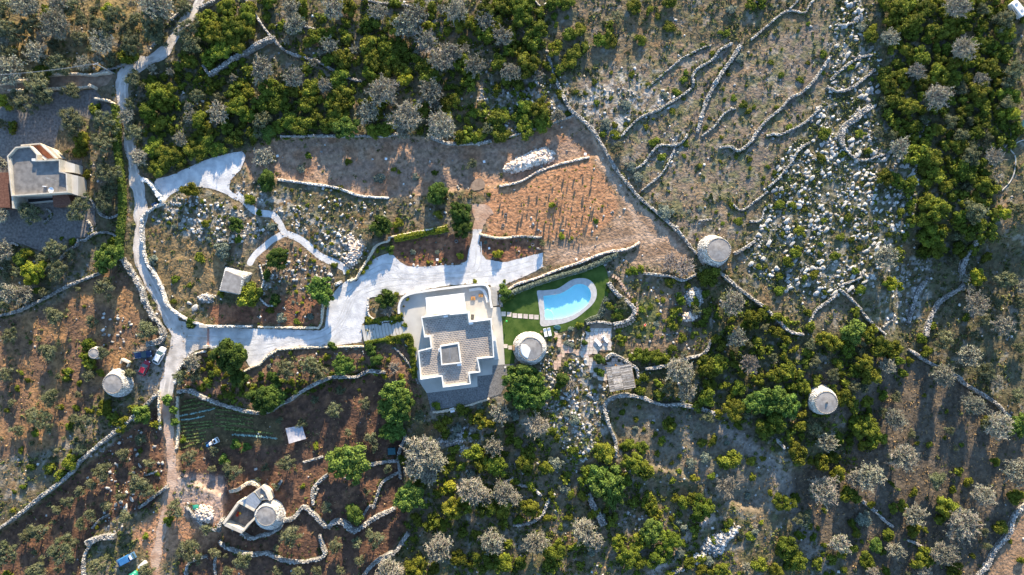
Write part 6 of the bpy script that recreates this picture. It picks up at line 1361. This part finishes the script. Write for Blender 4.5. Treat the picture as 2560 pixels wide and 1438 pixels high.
# ------------------------------------------------------------------ vehicles
def car(px, py, ang, L_c, W_c, paint, label, kind='car', rails=False, roofm=None):
    z0 = float(zt(px, py)) + .02; x, y, _ = W(px, py, z0 + .8)
    t = empty('parked_car', (x, y, z0), label, 'car', 'cars parked beside the road', math.radians(ang))
    l, w_2 = L_c / 2, W_c / 2
    # body: lofted stations, nose towards +x
    st_b = [(-l, .70, .45, .78), (-l * .96, .86, .35, .92), (-l * .8, .96, .28, .95), (-l * .3, 1, .25, .95), (l * .2, 1, .25, .93), (l * .55, .98, .28, .88), (l * .85, .88, .30, .78), (l * .97, .72, .36, .66), (l, .55, .42, .58)]
    mb = MB(); V = []; F = []
    prof = [(-1, 0), (-1, .45), (-.97, .8), (-.82, 1.0), (.82, 1.0), (.97, .8), (1, .45), (1, 0)]
    for X, wk, zb, ztop in st_b:
        for a, b in prof: V.append((X, a * wk * w_2, zb + (ztop - zb) * b))
    n = len(prof)
    for i in range(len(st_b) - 1):
        for k in range(n): F.append((i * n + k, (i + 1) * n + k, (i + 1) * n + (k + 1) % n, i * n + (k + 1) % n))
    F += [tuple(range(n)), tuple((len(st_b) - 1) * n + k for k in range(n - 1, -1, -1))]
    mb.add(V, F); b = mb.mesh('body', 0, True); bm = bmesh.new(); bm.from_mesh(b); bmesh.ops.recalc_face_normals(bm, faces=bm.faces); bm.to_mesh(b); bm.free(); obj('body', b, paint, t)
    rz_ = 1.48 if kind == 'car' else 1.62; r0, r1 = (-l * .62, l * .12); g0_, g1_ = (-l * .9, l * .48)
    def patch(q, nm, mm): MB().add(q, [(0, 1, 2, 3)]).build(nm, mm, t)
    gw, rw = w_2 * .93, w_2 * .74
    MB().prism([(r0, -rw), (r1, -rw), (r1, rw), (r0, rw)], rz_ - .05, rz_, [(r0 + .08, -rw * .95), (r1 - .08, -rw * .95), (r1 - .08, rw * .95), (r0 + .08, rw * .95)]).build('roof', roofm or paint, t)
    patch([(g1_, -gw, .93), (g1_, gw, .93), (r1, rw, rz_ - .04), (r1, -rw, rz_ - .04)], 'windscreen', 'glass'); patch([(g0_, gw, .95), (g0_, -gw, .95), (r0, -rw, rz_ - .04), (r0, rw, rz_ - .04)], 'rear_window', 'glass')
    for s in (-1, 1):
        patch([(g0_, s * gw, .94), (g1_, s * gw, .93), (r1, s * rw, rz_ - .04), (r0, s * rw, rz_ - .04)], 'side_window', 'glass')
        MB().tube([(g1_, s * gw, .95), (r1, s * rw, rz_ - .02)], .04, 4).tube([(-l * .2, s * gw, .95), (-l * .2, s * rw, rz_ - .02)], .04, 4).tube([(g0_, s * gw, .95), (r0, s * rw, rz_ - .02)], .05, 4).build('pillar', paint, t)
        MB().box((l * .42, s * (w_2 + .07), 1.0), (.18, .18, .13)).build('mirror', paint, t, bevel=.03)
        MB().box((l * .93, s * w_2 * .62, .66), (.22, .32, .12)).build('headlight', 'white', t, bevel=.03); MB().box((-l * .975, s * w_2 * .66, .78), (.1, .26, .18)).build('tail_light', 'red', t)
        if rails: MB().tube([(r0 + .1, s * rw, rz_ + .06), (r1 - .1, s * rw, rz_ + .06)], .03, 4).build('roof_rail', 'metal', t)
        for X in (-l * .6, l * .62):
            wb = MB(); wb.tube([(X, s * (w_2 - .2), .32), (X, s * (w_2 + .01), .32)], .32, 14); wh = wb.build('wheel', 'dark', t); MB().tube([(X, s * (w_2), .32), (X, s * (w_2 + .02), .32)], .19, 10).build('rim', 'metal', wh)
    return t
car(354.5, 887, 7, 4.7, 1.9, 'carblue', 'dark blue estate car with roof rails parked nose to the road', 'suv', True)
car(398, 889, 63, 4.6, 1.85, 'carsilver', 'silver white car parked at an angle beside the road')
car(360.5, 920, 66, 4.0, 1.75, 'carred', 'dark red car parked below the blue one', rails=True)
# white three-wheeler pickup with load
z0 = float(zt(533, 1105)); x, y, _ = W(532, 1106, z0 + .8); t = empty('three_wheeler', (x, y, z0), 'small white three-wheeled farm vehicle with loaded bed beside the vegetable plot', 'farm vehicle', None, math.radians(28))
MB().box((.95, 0, 1.0), (1.25, 1.4, 1.3), taper=.86).build('cab', 'white', t, bevel=.12, smooth=False); MB().add([(1.60, -.55, 1.0), (1.60, .55, 1.0), (1.52, .5, 1.5), (1.52, -.5, 1.5)], [(0, 1, 2, 3)]).build('windscreen', 'glass', t)
MB().box((.85, 0, 1.66), (.55, .75, .05)).build('roof_hatch', 'dark', t)
MB().box((-.75, 0, .62), (2.1, 1.45, .1)).build('load_bed', 'carblue', t)
for s in (-1, 1): MB().box((-.75, s * .7, .82), (2.1, .06, .35)).build('side_board', 'truckblue', t); MB().tube([(-1.2, s * .55, .3), (-1.2, s * .72, .3)], .3, 12).build('wheel', 'dark', t)
MB().tube([(1.35, -.08, .28), (1.35, .08, .28)], .28, 12).build('wheel', 'dark', t)
def onbed(nm, cat, label, dx, dy, dz, mb, m):
    ca, sa = math.cos(math.radians(28)), math.sin(math.radians(28)); o_ = mb.build(nm, m, loc=(x + dx * ca - dy * sa, y + dx * sa + dy * ca, z0 + dz), bevel=.05); return tag(o_, label, cat)
onbed('sack', 'sack', 'white sack lying on the bed of the three-wheeler', -.6, 0, .9, MB().box((0, 0, 0), (1.1, .9, .45), .5, taper=.8), 'fabric'); onbed('crate', 'crate', 'orange wooden crate behind the cab of the three-wheeler', .1, .1, .9, MB().box((0, 0, 0), (.5, .8, .45), .4, taper=.95), 'orange'); onbed('canister', 'canister', 'blue canister at the tail of the three-wheeler', -1.5, -.1, .85, MB().cone((0, 0, -.2), .35, .3, .5, 12), 'bluetarp')
# blue truck with covered bed
z0 = float(zt(315, 1400)); x, y, _ = W(316, 1398, z0 + 1); t = empty('blue_truck', (x, y, z0), 'old blue truck with blue tarpaulin over its bed at the bottom edge', 'truck', None, math.radians(27))
MB().box((1.75, 0, 1.25), (1.2, 1.7, 1.5), taper=.85).build('cab', 'truckblue', t, bevel=.1); MB().box((-.55, 0, .75), (3.1, 1.8, .25)).build('chassis', 'carblue', t)
MB().box((-.35, 0, 1.35), (2.7, 1.75, .95), taper=.94).build('tarpaulin', 'bluetarp', t, bevel=.08); MB().box((-2.15, 0, 1.0), (.3, 1.75, .55)).build('tailgate', 'truckblue', t)
MB().add([(2.37, -.7, 1.3), (2.37, .7, 1.3), (2.27, .65, 1.85), (2.27, -.65, 1.85)], [(0, 1, 2, 3)]).build('windscreen', 'glass', t); MB().box((1.75, 0, 2.03), (.5, 1.1, .06)).build('roof_panel', 'white', t)
for X in (-1.4, 1.6):
    for s in (-1, 1): MB().tube([(X, s * .65, .36), (X, s * .88, .36)], .36, 14).build('wheel', 'dark', t)
# white tank, yellow bucket, green tunnel
p = G(359.5, 1410); t = empty('white_tank', p, 'white cylindrical tank lying right of the blue truck', 'tank', None, math.radians(42)); mb = MB(); mb.tube([(-1.15, 0, .55), (-1.05, 0, .55), (1.05, 0, .55), (1.15, 0, .55)], [.38, .52, .52, .38], 18); mb.build('shell', 'white', t, smooth=True)
for X in (-.7, .7): MB().box((X, 0, .12), (.15, .9, .3)).build('foot', 'metal', t)
p = G(346, 1423); tag(MB().cone((0, 0, 0), .2, .27, .4, 12).build('yellow_bucket', 'yellow', loc=p), 'small yellow bucket below left of the white tank', 'bucket')
p = G(338, 1434); t = empty('green_tank', p, 'rounded green plastic water tank at the bottom edge', 'water tank', None, .5); mb = MB(); mb.tube([(-1.0, 0, .6), (-.85, 0, .6), (.85, 0, .6), (1.0, 0, .6)], [.4, .75, .75, .4], 20); mb.build('shell', 'greenplastic', t, smooth=True); MB().cone((.2, 0, 1.3), .22, .2, .12, 12).build('lid', 'white', t)
# green tarp
p = G(492, 1267); mb = MB(); V = []; F = []
for i in range(7):
    for j in range(5): V.append(((i - 3) * .28 + R.uniform(-.08, .08), (j - 2) * .3 + R.uniform(-.08, .08), .25 + R.uniform(0, .3)))
for i in range(6):
    for j in range(4): F.append((i * 5 + j, (i + 1) * 5 + j, (i + 1) * 5 + j + 1, i * 5 + j + 1))
tag(mb.add(V, F).build('green_tarpaulin', 'greenplastic', loc=p, smooth=True), 'crumpled bright green tarpaulin beside the heap of cream stones', 'tarpaulin')
# grey sheet canopy
cs = [G(500 + a / 9.143, 1040 + b / 9.143) for a, b in P_('1955 285 2180 235 2350 300 2430 520 2150 590 2035 635')]
z0 = cs[0][2]; g0 = cs[0]; t = empty('sheet_canopy', g0, 'grey wrinkled sheet canopy beside an olive tree in the red field', 'canopy')
q = [W(500 + a / 9.143, 1040 + b / 9.143, z0 + 1.8)[:2] for a, b in P_('1955 285 2330 215 2425 520 2035 635')]; V = []; F = []
for i in range(13):
    for j in range(13):
        a = L_(L_(q[0], q[1], i / 12), L_(q[3], q[2], i / 12), j / 12); sag = .35 * math.sin(i / 12 * math.pi) * math.sin(j / 12 * math.pi); V.append((a[0] - g0[0] + R.uniform(-.03, .03), a[1] - g0[1] + R.uniform(-.03, .03), 1.8 - sag + R.uniform(-.06, .06)))
for i in range(12):
    for j in range(12): F.append((i * 13 + j, i * 13 + j + 1, (i + 1) * 13 + j + 1, (i + 1) * 13 + j))
MB().add(V, F).build('sheet', 'greytarp', t, smooth=True)
for c_q in q: MB().tube([(c_q[0] - g0[0], c_q[1] - g0[1], 0), (c_q[0] - g0[0], c_q[1] - g0[1], 1.8)], .05).build('post', 'wood', t)
# dark water tank near wall, white lids and panels
p = G(980, 1127); tag(MB().box((0, 0, .4), (1.9, 1.7, .8), .05).build('blue_basin', 'teal', loc=p, bevel=.05), 'dark blue square basin in the red field corner', 'basin')
for q, s, lb in (((1131, 1025), 1.1, 'white square hatch cover below the white house'), ((694.5, 390.6), .6, 'leftmost small white square panel on the brown field'), ((965.6, 398), .6, 'small white square panel in the middle of the brown field'), ((1210.5, 405), .6, 'small white square panel on the right of the brown field'), ((1463, 386), .65, 'small white square panel at the right corner of the brown field'), ((1093.5, 649.5), .6, 'small white square panel in the long red bed'), ((1223, 621), .5, 'small blue-white panel in the red bed right of the stone path'), ((1457, 650), .5, 'small white panel beside the long pale retaining wall'), ((1263, 918), .4, 'small white square cover at the corner of the terrace walk')):
    p = G(*q); t = empty('square_panel', p, lb, 'panel', 'small white square panels', R.uniform(-.3, .3)); MB().box((0, 0, .30), (s, s, .05)).build('plate', 'white', t); MB().box((0, 0, .12), (s * .5, s * .5, .34)).build('foot', 'concrete', t)
# ------------------------------------------------------------------ utility pole and wires
pb = W(286, 184); pt = W(238, 159, 7.6); t = empty('utility_pole', (pb[0], pb[1], 0), 'tall grey utility pole at the road bend with wires running left', 'utility pole')
dx, dy = pt[0] - pb[0], pt[1] - pb[1]
MB().tube([(0, 0, 0), (dx, dy, 7.6)], [.19, .12], 10).build('pole', 'metal', t); MB().box((dx, dy, 7.3), (1.3, .1, .1), .4).build('cross_arm', 'metal', t)
for s in (-.5, 0, .5): MB().cone((dx + s * .9, dy + s * .38, 7.35), .06, .05, .18, 8).build('insulator', 'white', t)
for k, s in enumerate((-.4, .4)):
    e = W(-40, 190 + k * 2, 7.2); mb = MB(); pts = []
    for i in range(13): f_ = i / 12; pts.append((dx + s * .9 + (e[0] - pb[0] - dx) * f_, dy + s * .38 + (e[1] - pb[1] - dy) * f_, 7.5 - 1.0 * math.sin(math.pi * f_)))
    mb.tube(pts, .022, 4); mb.build('wire', 'metal', t)
for q, h, lb in (((2509, 5), 6.5, 'white lamp pole in the top right corner beside the caravan'),):
    b_ = W(2552, 54); e = W(2525, 12, 6.0) ; t = empty('thin_pole', (b_[0], b_[1], 0), 'thin pale pole lying out from the right edge near the caravan', 'pole'); MB().tube([(0, 0, 0), (e[0] - b_[0], e[1] - b_[1], 6)], .08).build('pole', 'metal', t)
# caravan top right
p = W(2541, 24, 1.2); t = empty('white_caravan', (p[0], p[1], 0), 'long white caravan roof in the top right corner', 'caravan', None, -math.radians(50))
MB().box((0, 0, 1.35), (4.4, 1.9, 1.9), taper=.94).build('body', 'white', t, bevel=.12); MB().box((0, -.95, 1.5), (1.4, .06, .6)).build('window', 'glass', t); MB().box((-1.2, 0, 2.36), (.6, .5, .12)).build('roof_vent', 'metal', t); MB().box((.9, 0, 2.33), (.7, .5, .08)).build('roof_vent', 'metal', t); MB().box((1.9, 0, 1.4), (.55, 1.7, 1.7)).build('front_panel', 'metal', t)
for s in (-1, 1): MB().tube([(.2, s * .75, .33), (.2, s * .97, .33)], .33, 12).build('wheel', 'dark', t)
MB().tube([(-2.2, 0, .5), (-3.3, 0, .5)], .05).build('tow_bar', 'dark', t)
p = G(2556, 312); t = empty('pond_cover', p, 'dark teal sheet roof at the right edge', 'cover', None, .9); MB().prism([(-2.4, -1.2), (2.0, -1.5), (2.6, 1.0), (-1.6, 1.4)], 1.6, 1.7).build('sheet', 'teal', t)
for a, b in ((-2, -1), (1.8, -1.2), (2.2, .9), (-1.4, 1.2)): MB().tube([(a, b, -.2), (a, b, 1.6)], .06).build('post', 'wood', t)
for s, lb in (('1805 955 1820 1010 1800 1070 1735 1145', 'thin pale edging curve in the shaded garden at the right edge'), ('1960 1040 1880 1060 1815 1110 1850 1170 1850 1260 1820 1350 1750 1430', 'long thin pale edging line winding down the right edge')):
    Q = resamp(spline(T(1920, 0, s), False, 4), 4); mb = MB(); g0 = G(*Q[0]); pts = [tuple(np.array(G(*q, .12)) - np.array(g0)) for q in Q]; mb.tube(pts, .14, 6); o_ = mb.build('garden_edging', 'concrete', loc=g0); tag(o_, lb, 'edging')
# ------------------------------------------------------------------ pool furniture
def lounger(q, ang, label, L0=2.1, pil=False):
    p = W(q[0], q[1], .3); t = empty('sun_lounger', (p[0], p[1], .06), label, 'sun lounger', 'white sun loungers', math.radians(ang))
    MB().box((0, 0, .28), (L0, .78, .06)).build('frame', 'white', t); MB().box((-.3, 0, .36), (L0 * .66, .74, .1)).build('mattress', 'fabric', t, bevel=.02); MB().box((L0 * .34, 0, .46), (L0 * .36, .74, .09), ry=-.38).build('backrest', 'fabric', t, bevel=.02)
    for a in (-.42, .42):
        for b in (-.32, .32): MB().box((a * L0, b, .12), (.06, .06, .26)).build('leg', 'white', t)
    return t
lounger((1363.5, 832), 101, 'white sun lounger left of the pair beside the pool tower'); lounger((1373.5, 830), 101, 'white sun lounger right of the pair beside the pool tower')
lounger((1494.5, 856), -50, 'white sun lounger lower left of the pair on the stone patio'); lounger((1513, 847), -50, 'white sun lounger upper right of the pair on the stone patio')
p = W(1509, 844, .6); tag(MB().tube([(-.15, 0, 0), (.15, 0, 0)], [.16, .16], 10).build('blue_towel', 'carblue', loc=(p[0], p[1], .62), rz=.5), 'dark blue rolled towel on the upper patio lounger', 'towel')
p = W(1505.5, 854); t = empty('side_table', (p[0], p[1], .06), 'small dark round side table between the patio loungers', 'table'); MB().cone((0, 0, .4), .25, .25, .04, 14).build('table_top', 'wood', t); MB().cone((0, 0, 0), .05, .05, .4, 8).build('leg', 'wood', t)
p = W(1353.5, 829); t = empty('side_table', (p[0], p[1], .06), 'small brown round side table left of the lawn loungers', 'table'); MB().cone((0, 0, .4), .27, .27, .04, 14).build('table_top', 'wood', t); MB().cone((0, 0, 0), .05, .05, .4, 8).build('leg', 'wood', t)
p = W(1394, 818.5); V = [(.85 * math.cos(a), .62 * math.sin(a)) for a in np.linspace(0, 2 * math.pi, 18)[:-1]]; V = [(a - (.25 if a < -.2 and b < 0 else 0), b) for a, b in V]
MBt = MB().prism(V, 0, .28, [(a * .85, b * .85) for a, b in V]); tag(MBt.build('floor_cushion', 'teal', loc=(p[0], p[1], .06), rz=-.3, bevel=.05), 'dark teal floor cushion on the grass below the pool', 'cushion')
for q, lb in (((1183, 746), 'lower left orange wooden seat on the white terrace'), ((1202, 738.5), 'upper right orange wooden seat on the white terrace')):
    p = W(*q); t = empty('wooden_stool', (p[0], p[1], .08), lb, 'seat', 'orange wooden terrace seats', .05); MB().box((0, 0, .3), (1.05, .85, .12)).build('seat', 'orange', t, bevel=.02); MB().box((0, 0, .38), (.45, .45, .06)).build('cushion', 'wood', t, bevel=.01)
    for a in (-.45, .45):
        for b in (-.35, .35): MB().box((a, b, .12), (.08, .08, .24)).build('leg', 'orange', t)
p = W(1181.5, 792.5); t = empty('garden_bench', (p[0], p[1], .08), 'dark slatted metal bench against the house on the white terrace', 'bench', None, 1.5)
for i in range(5): MB().box((0, -.32 + i * .16, .45), (1.35, .09, .04)).build('slat', 'dark', t)
for s in (-.6, 0, .6): MB().box((s, 0, .22), (.06, .75, .44)).build('leg', 'metal', t)
p = W(1266.5, 803, .8); t = empty('garden_lamp', (p[0], p[1], .06), 'green globe lamp standing on the lawn left of the pool', 'lamp'); MB().tube([(0, 0, 0), (0, 0, .9)], .03).build('post', 'metal', t); bm = bmesh.new(); bmesh.ops.create_icosphere(bm, subdivisions=2, radius=.24); me = bpy.data.meshes.new('globe'); bm.to_mesh(me); bm.free(); obj('globe', me, 'greenlight', t, (0, 0, 1.05))
p = G(1612, 812); t = empty('red_chair', p, 'red-backed folding chair on the grass right of the stepping stones', 'chair', None, 2.4); MB().box((0, 0, .42), (.5, .5, .05)).build('seat', 'red', t); MB().box((0, .27, .7), (.5, .05, .5), rx=-.3).build('backrest', 'red', t)
for a in (-.22, .22): MB().tube([(a, -.5, .0), (a, .2, .75)], .025, 5).build('leg', 'white', t); MB().tube([(a, .3, .0), (a, -.2, .42)], .025, 5).build('leg', 'white', t)
p = W(1538, 912); t = empty('brown_stool', (p[0], p[1], .06), 'small brown stool on the paving above the reed pergola', 'stool'); MB().cone((0, 0, .35), .26, .26, .07, 12).build('seat', 'orange', t)
for a in range(3): MB().tube([(.2 * math.cos(a * 2.1), .2 * math.sin(a * 2.1), 0), (.12 * math.cos(a * 2.1), .12 * math.sin(a * 2.1), .36)], .03, 5).build('leg', 'wood', t)
p = W(390, 512); t = empty('blue_bin', (p[0], p[1], .06), 'low blue refuse bin at the road below the upper gate', 'bin', None, .5); MB().box((0, 0, .45), (1.2, .6, .9), taper=1.06).build('body', 'bluetarp', t, bevel=.03); MB().box((0, 0, .95), (1.3, .7, .1)).build('lid', 'carblue', t, bevel=.03)
for q, lb in (((1019, 749), 'potted yellow-green shrub in the upper left terrace corner'), ((1010, 766), 'small dark potted plant on the left edge of the terrace')):
    p = W(*q); t = empty('potted_plant', (p[0], p[1], .08), lb, 'potted plant', 'plants in pots on the terrace'); MB().cone((0, 0, 0), .2, .28, .4, 12).build('pot', 'terracotta', t); s = .45 if q[1] < 760 else .28; obj('foliage', LIB['yS' if q[1] < 760 else 'cS'][0], None, t, (0, 0, .35), 0, (s, s, s * 1.4))
# gate bar at the drive entrance, posts
for q, lb in (((515, 815), 'pale stone gate pier above the drive entrance'), ((519, 866), 'pale stone gate pier below the drive entrance')):
    p = W(*q); t = empty('gate_pier', (p[0], p[1], 0), lb, 'gate pier', 'gate piers of the drive'); MB().box((0, 0, .75), (1.7 if q[1] < 840 else .9, .55, 1.5), -.1).build('pier', 'beige', t, bevel=.03); MB().box((0, 0, 1.55), (1.9 if q[1] < 840 else 1.05, .7, .1), -.1).build('cap_stone', 'cream', t)
p = W(521, 843); gt = empty('entrance_gate', (p[0], p[1], 0), 'rusty brown low sliding gate track across the drive entrance', 'gate'); MB().box((0, 0, .11), (.45, 4.4, .05)).build('track', 'terracotta', gt); MB().box((0, 0, .16), (.12, 4.4, .08)).build('rail', 'metal', gt)
for q in ((402, 490), (366, 452)):
    p = W(*q); t = empty('gate_pier', (p[0], p[1], 0), 'white gate pier at the ' + ('lower' if q[1] > 460 else 'upper') + ' end of the entrance wall', 'gate pier', 'white gate piers'); MB().box((0, 0, .8), (.8, .8, 1.6), .6).build('pier', 'render', t, bevel=.03); MB().box((0, 0, 1.65), (.95, .95, .1), .6).build('cap_stone', 'render', t)
# little hatch beside the parked cars tower, well heads
p = G(318, 905); t = empty('stone_shelter', p, 'small cream stone shelter right of the tower near the cars', 'shelter', None, -.45); MB().box((0, .4, .7), (2.2, .4, 1.4)).build('wall', 'beige', t); MB().box((-.95, -.2, .55), (.3, 1.2, 1.1)).build('wall', 'beige', t); MB().box((.95, -.2, .55), (.3, 1.2, 1.1)).build('wall', 'beige', t)
for q in T(640, 480, '190 640 155 720 1500 370 1870 170 1850 250') + T(1280, 480, '158 240 155 395 530 508'):
    p = G(*q); t = empty('well_ring', p, None, 'stone ring', 'small stone rings round planting holes'); mb = MB(); o1 = [(.42 * math.cos(a * .4488), .42 * math.sin(a * .4488)) for a in range(14)]; mb.ring(o1, [(a * .6, b * .6) for a, b in o1], -.1, .22); mb.build('ring', 'rockstuff', t); AUTO.append((t, 'small round stone ring', *q, .4))
for q in T(640, 480, '905 970 950 975 1020 970 1030 1095 960 1100 880 1110'):
    p = W(q[0], q[1]); t = empty('path_light', (p[0], p[1], .1), None, 'path light', 'small path lights along the garden steps'); MB().box((0, 0, .2), (.16, .16, .4)).build('post', 'dark', t); MB().box((0, 0, .43), (.26, .26, .07)).build('lamp_head', 'white', t); AUTO.append((t, 'small white path light', *q, .2))
# satellite: bollards and stones in the red bed edge
for i, q in enumerate(T(640, 480, '1180 545 1210 555 1265 560 1310 558 1350 548 1385 540 1420 545 1470 538 1540 538')):
    BO = G(*q); o_ = obj('edging_rock', R.choice(RK), None, None, (BO[0], BO[1], BO[2] + .05), R.uniform(0, 6), (R.uniform(.22, .42),) * 3); o_['category'] = 'rock'; o_['group'] = 'rocks edging the long red bed'; AUTO.append((o_, 'pinkish white edging rock', *q, .4))

# ------------------------------------------------------------------ labels that single each thing out
LM = [('the pool', 1417, 755), ('the white house', 1140, 870), ('the silver car', 398, 888), ('the grey-roofed villa', 100, 440), ('the stone hut', 590, 705), ('the reed pergola', 1550, 942), ('the big stone heap', 1325, 402),
      ('the pool tower', 1324, 870), ('the hillside tower', 1783, 625), ('the wood tower', 2058, 1003), ('the car tower', 290, 958), ('the farm tower', 670, 1290), ('the sheet canopy', 738, 1085), ('the utility pole', 285, 185),
      ('the white three-wheeler', 530, 1103), ('the blue truck', 315, 1400), ('the garden steps', 958, 832), ('the white caravan', 2541, 24), ('the top left corner', 0, 0), ('the bottom right corner', 2560, 1438), ('the bottom left corner', 0, 1438),
      ('the top edge middle', 1280, 0), ('the bottom edge middle', 1280, 1438), ('the right edge middle', 2560, 719), ('the crescent wall', 2120, 320), ('the upper entrance wall', 388, 478), ('the stone patio', 1490, 850), ('the thicket wall', 610, 140), ('the long wall top', 1375, 145), ('the teal roof', 2555, 312), ('the lower stone heap', 1800, 1340), ('the threshing floor', 1210, 540)]
DIR = ['right of', 'upper right of', 'above', 'upper left of', 'left of', 'lower left of', 'below', 'lower right of']
ORD = ['nearest', 'second', 'third', 'fourth', 'fifth', 'sixth', 'seventh', 'eighth', 'ninth', 'tenth', 'eleventh', 'twelfth', 'thirteenth', 'fourteenth', 'fifteenth', 'sixteenth', 'seventeenth', 'eighteenth', 'nineteenth', 'twentieth']
buck = {}
for o_, d, x, y, s in AUTO:
    l = min(LM, key=lambda q: (q[1] - x) ** 2 + (q[2] - y) ** 2); dx, dy = x - l[1], -(y - l[2]); k = int(round(math.atan2(dy, dx) / (math.pi / 4))) % 8
    buck.setdefault((d, DIR[k], l[0]), []).append((math.hypot(dx, dy), o_))
for (d, dr, l), v in buck.items():
    v.sort(key=lambda q: q[0])
    for i, (_, o_) in enumerate(v):
        o_['label'] = f'{d} {dr} {l}' + ('' if len(v) == 1 else (', nearest to it' if i == 0 else f', {ORD[i] if i < 20 else str(i + 1) + "th"} nearest'))
nt_tr = 0
for me in bpy.data.meshes: nt_tr += sum(len(p.vertices) - 2 for p in me.polygons) if len(me.polygons) < 2000 else len(me.polygons) * 2
print('TRIS', nt_tr, 'OBJECTS', len(SC.objects))
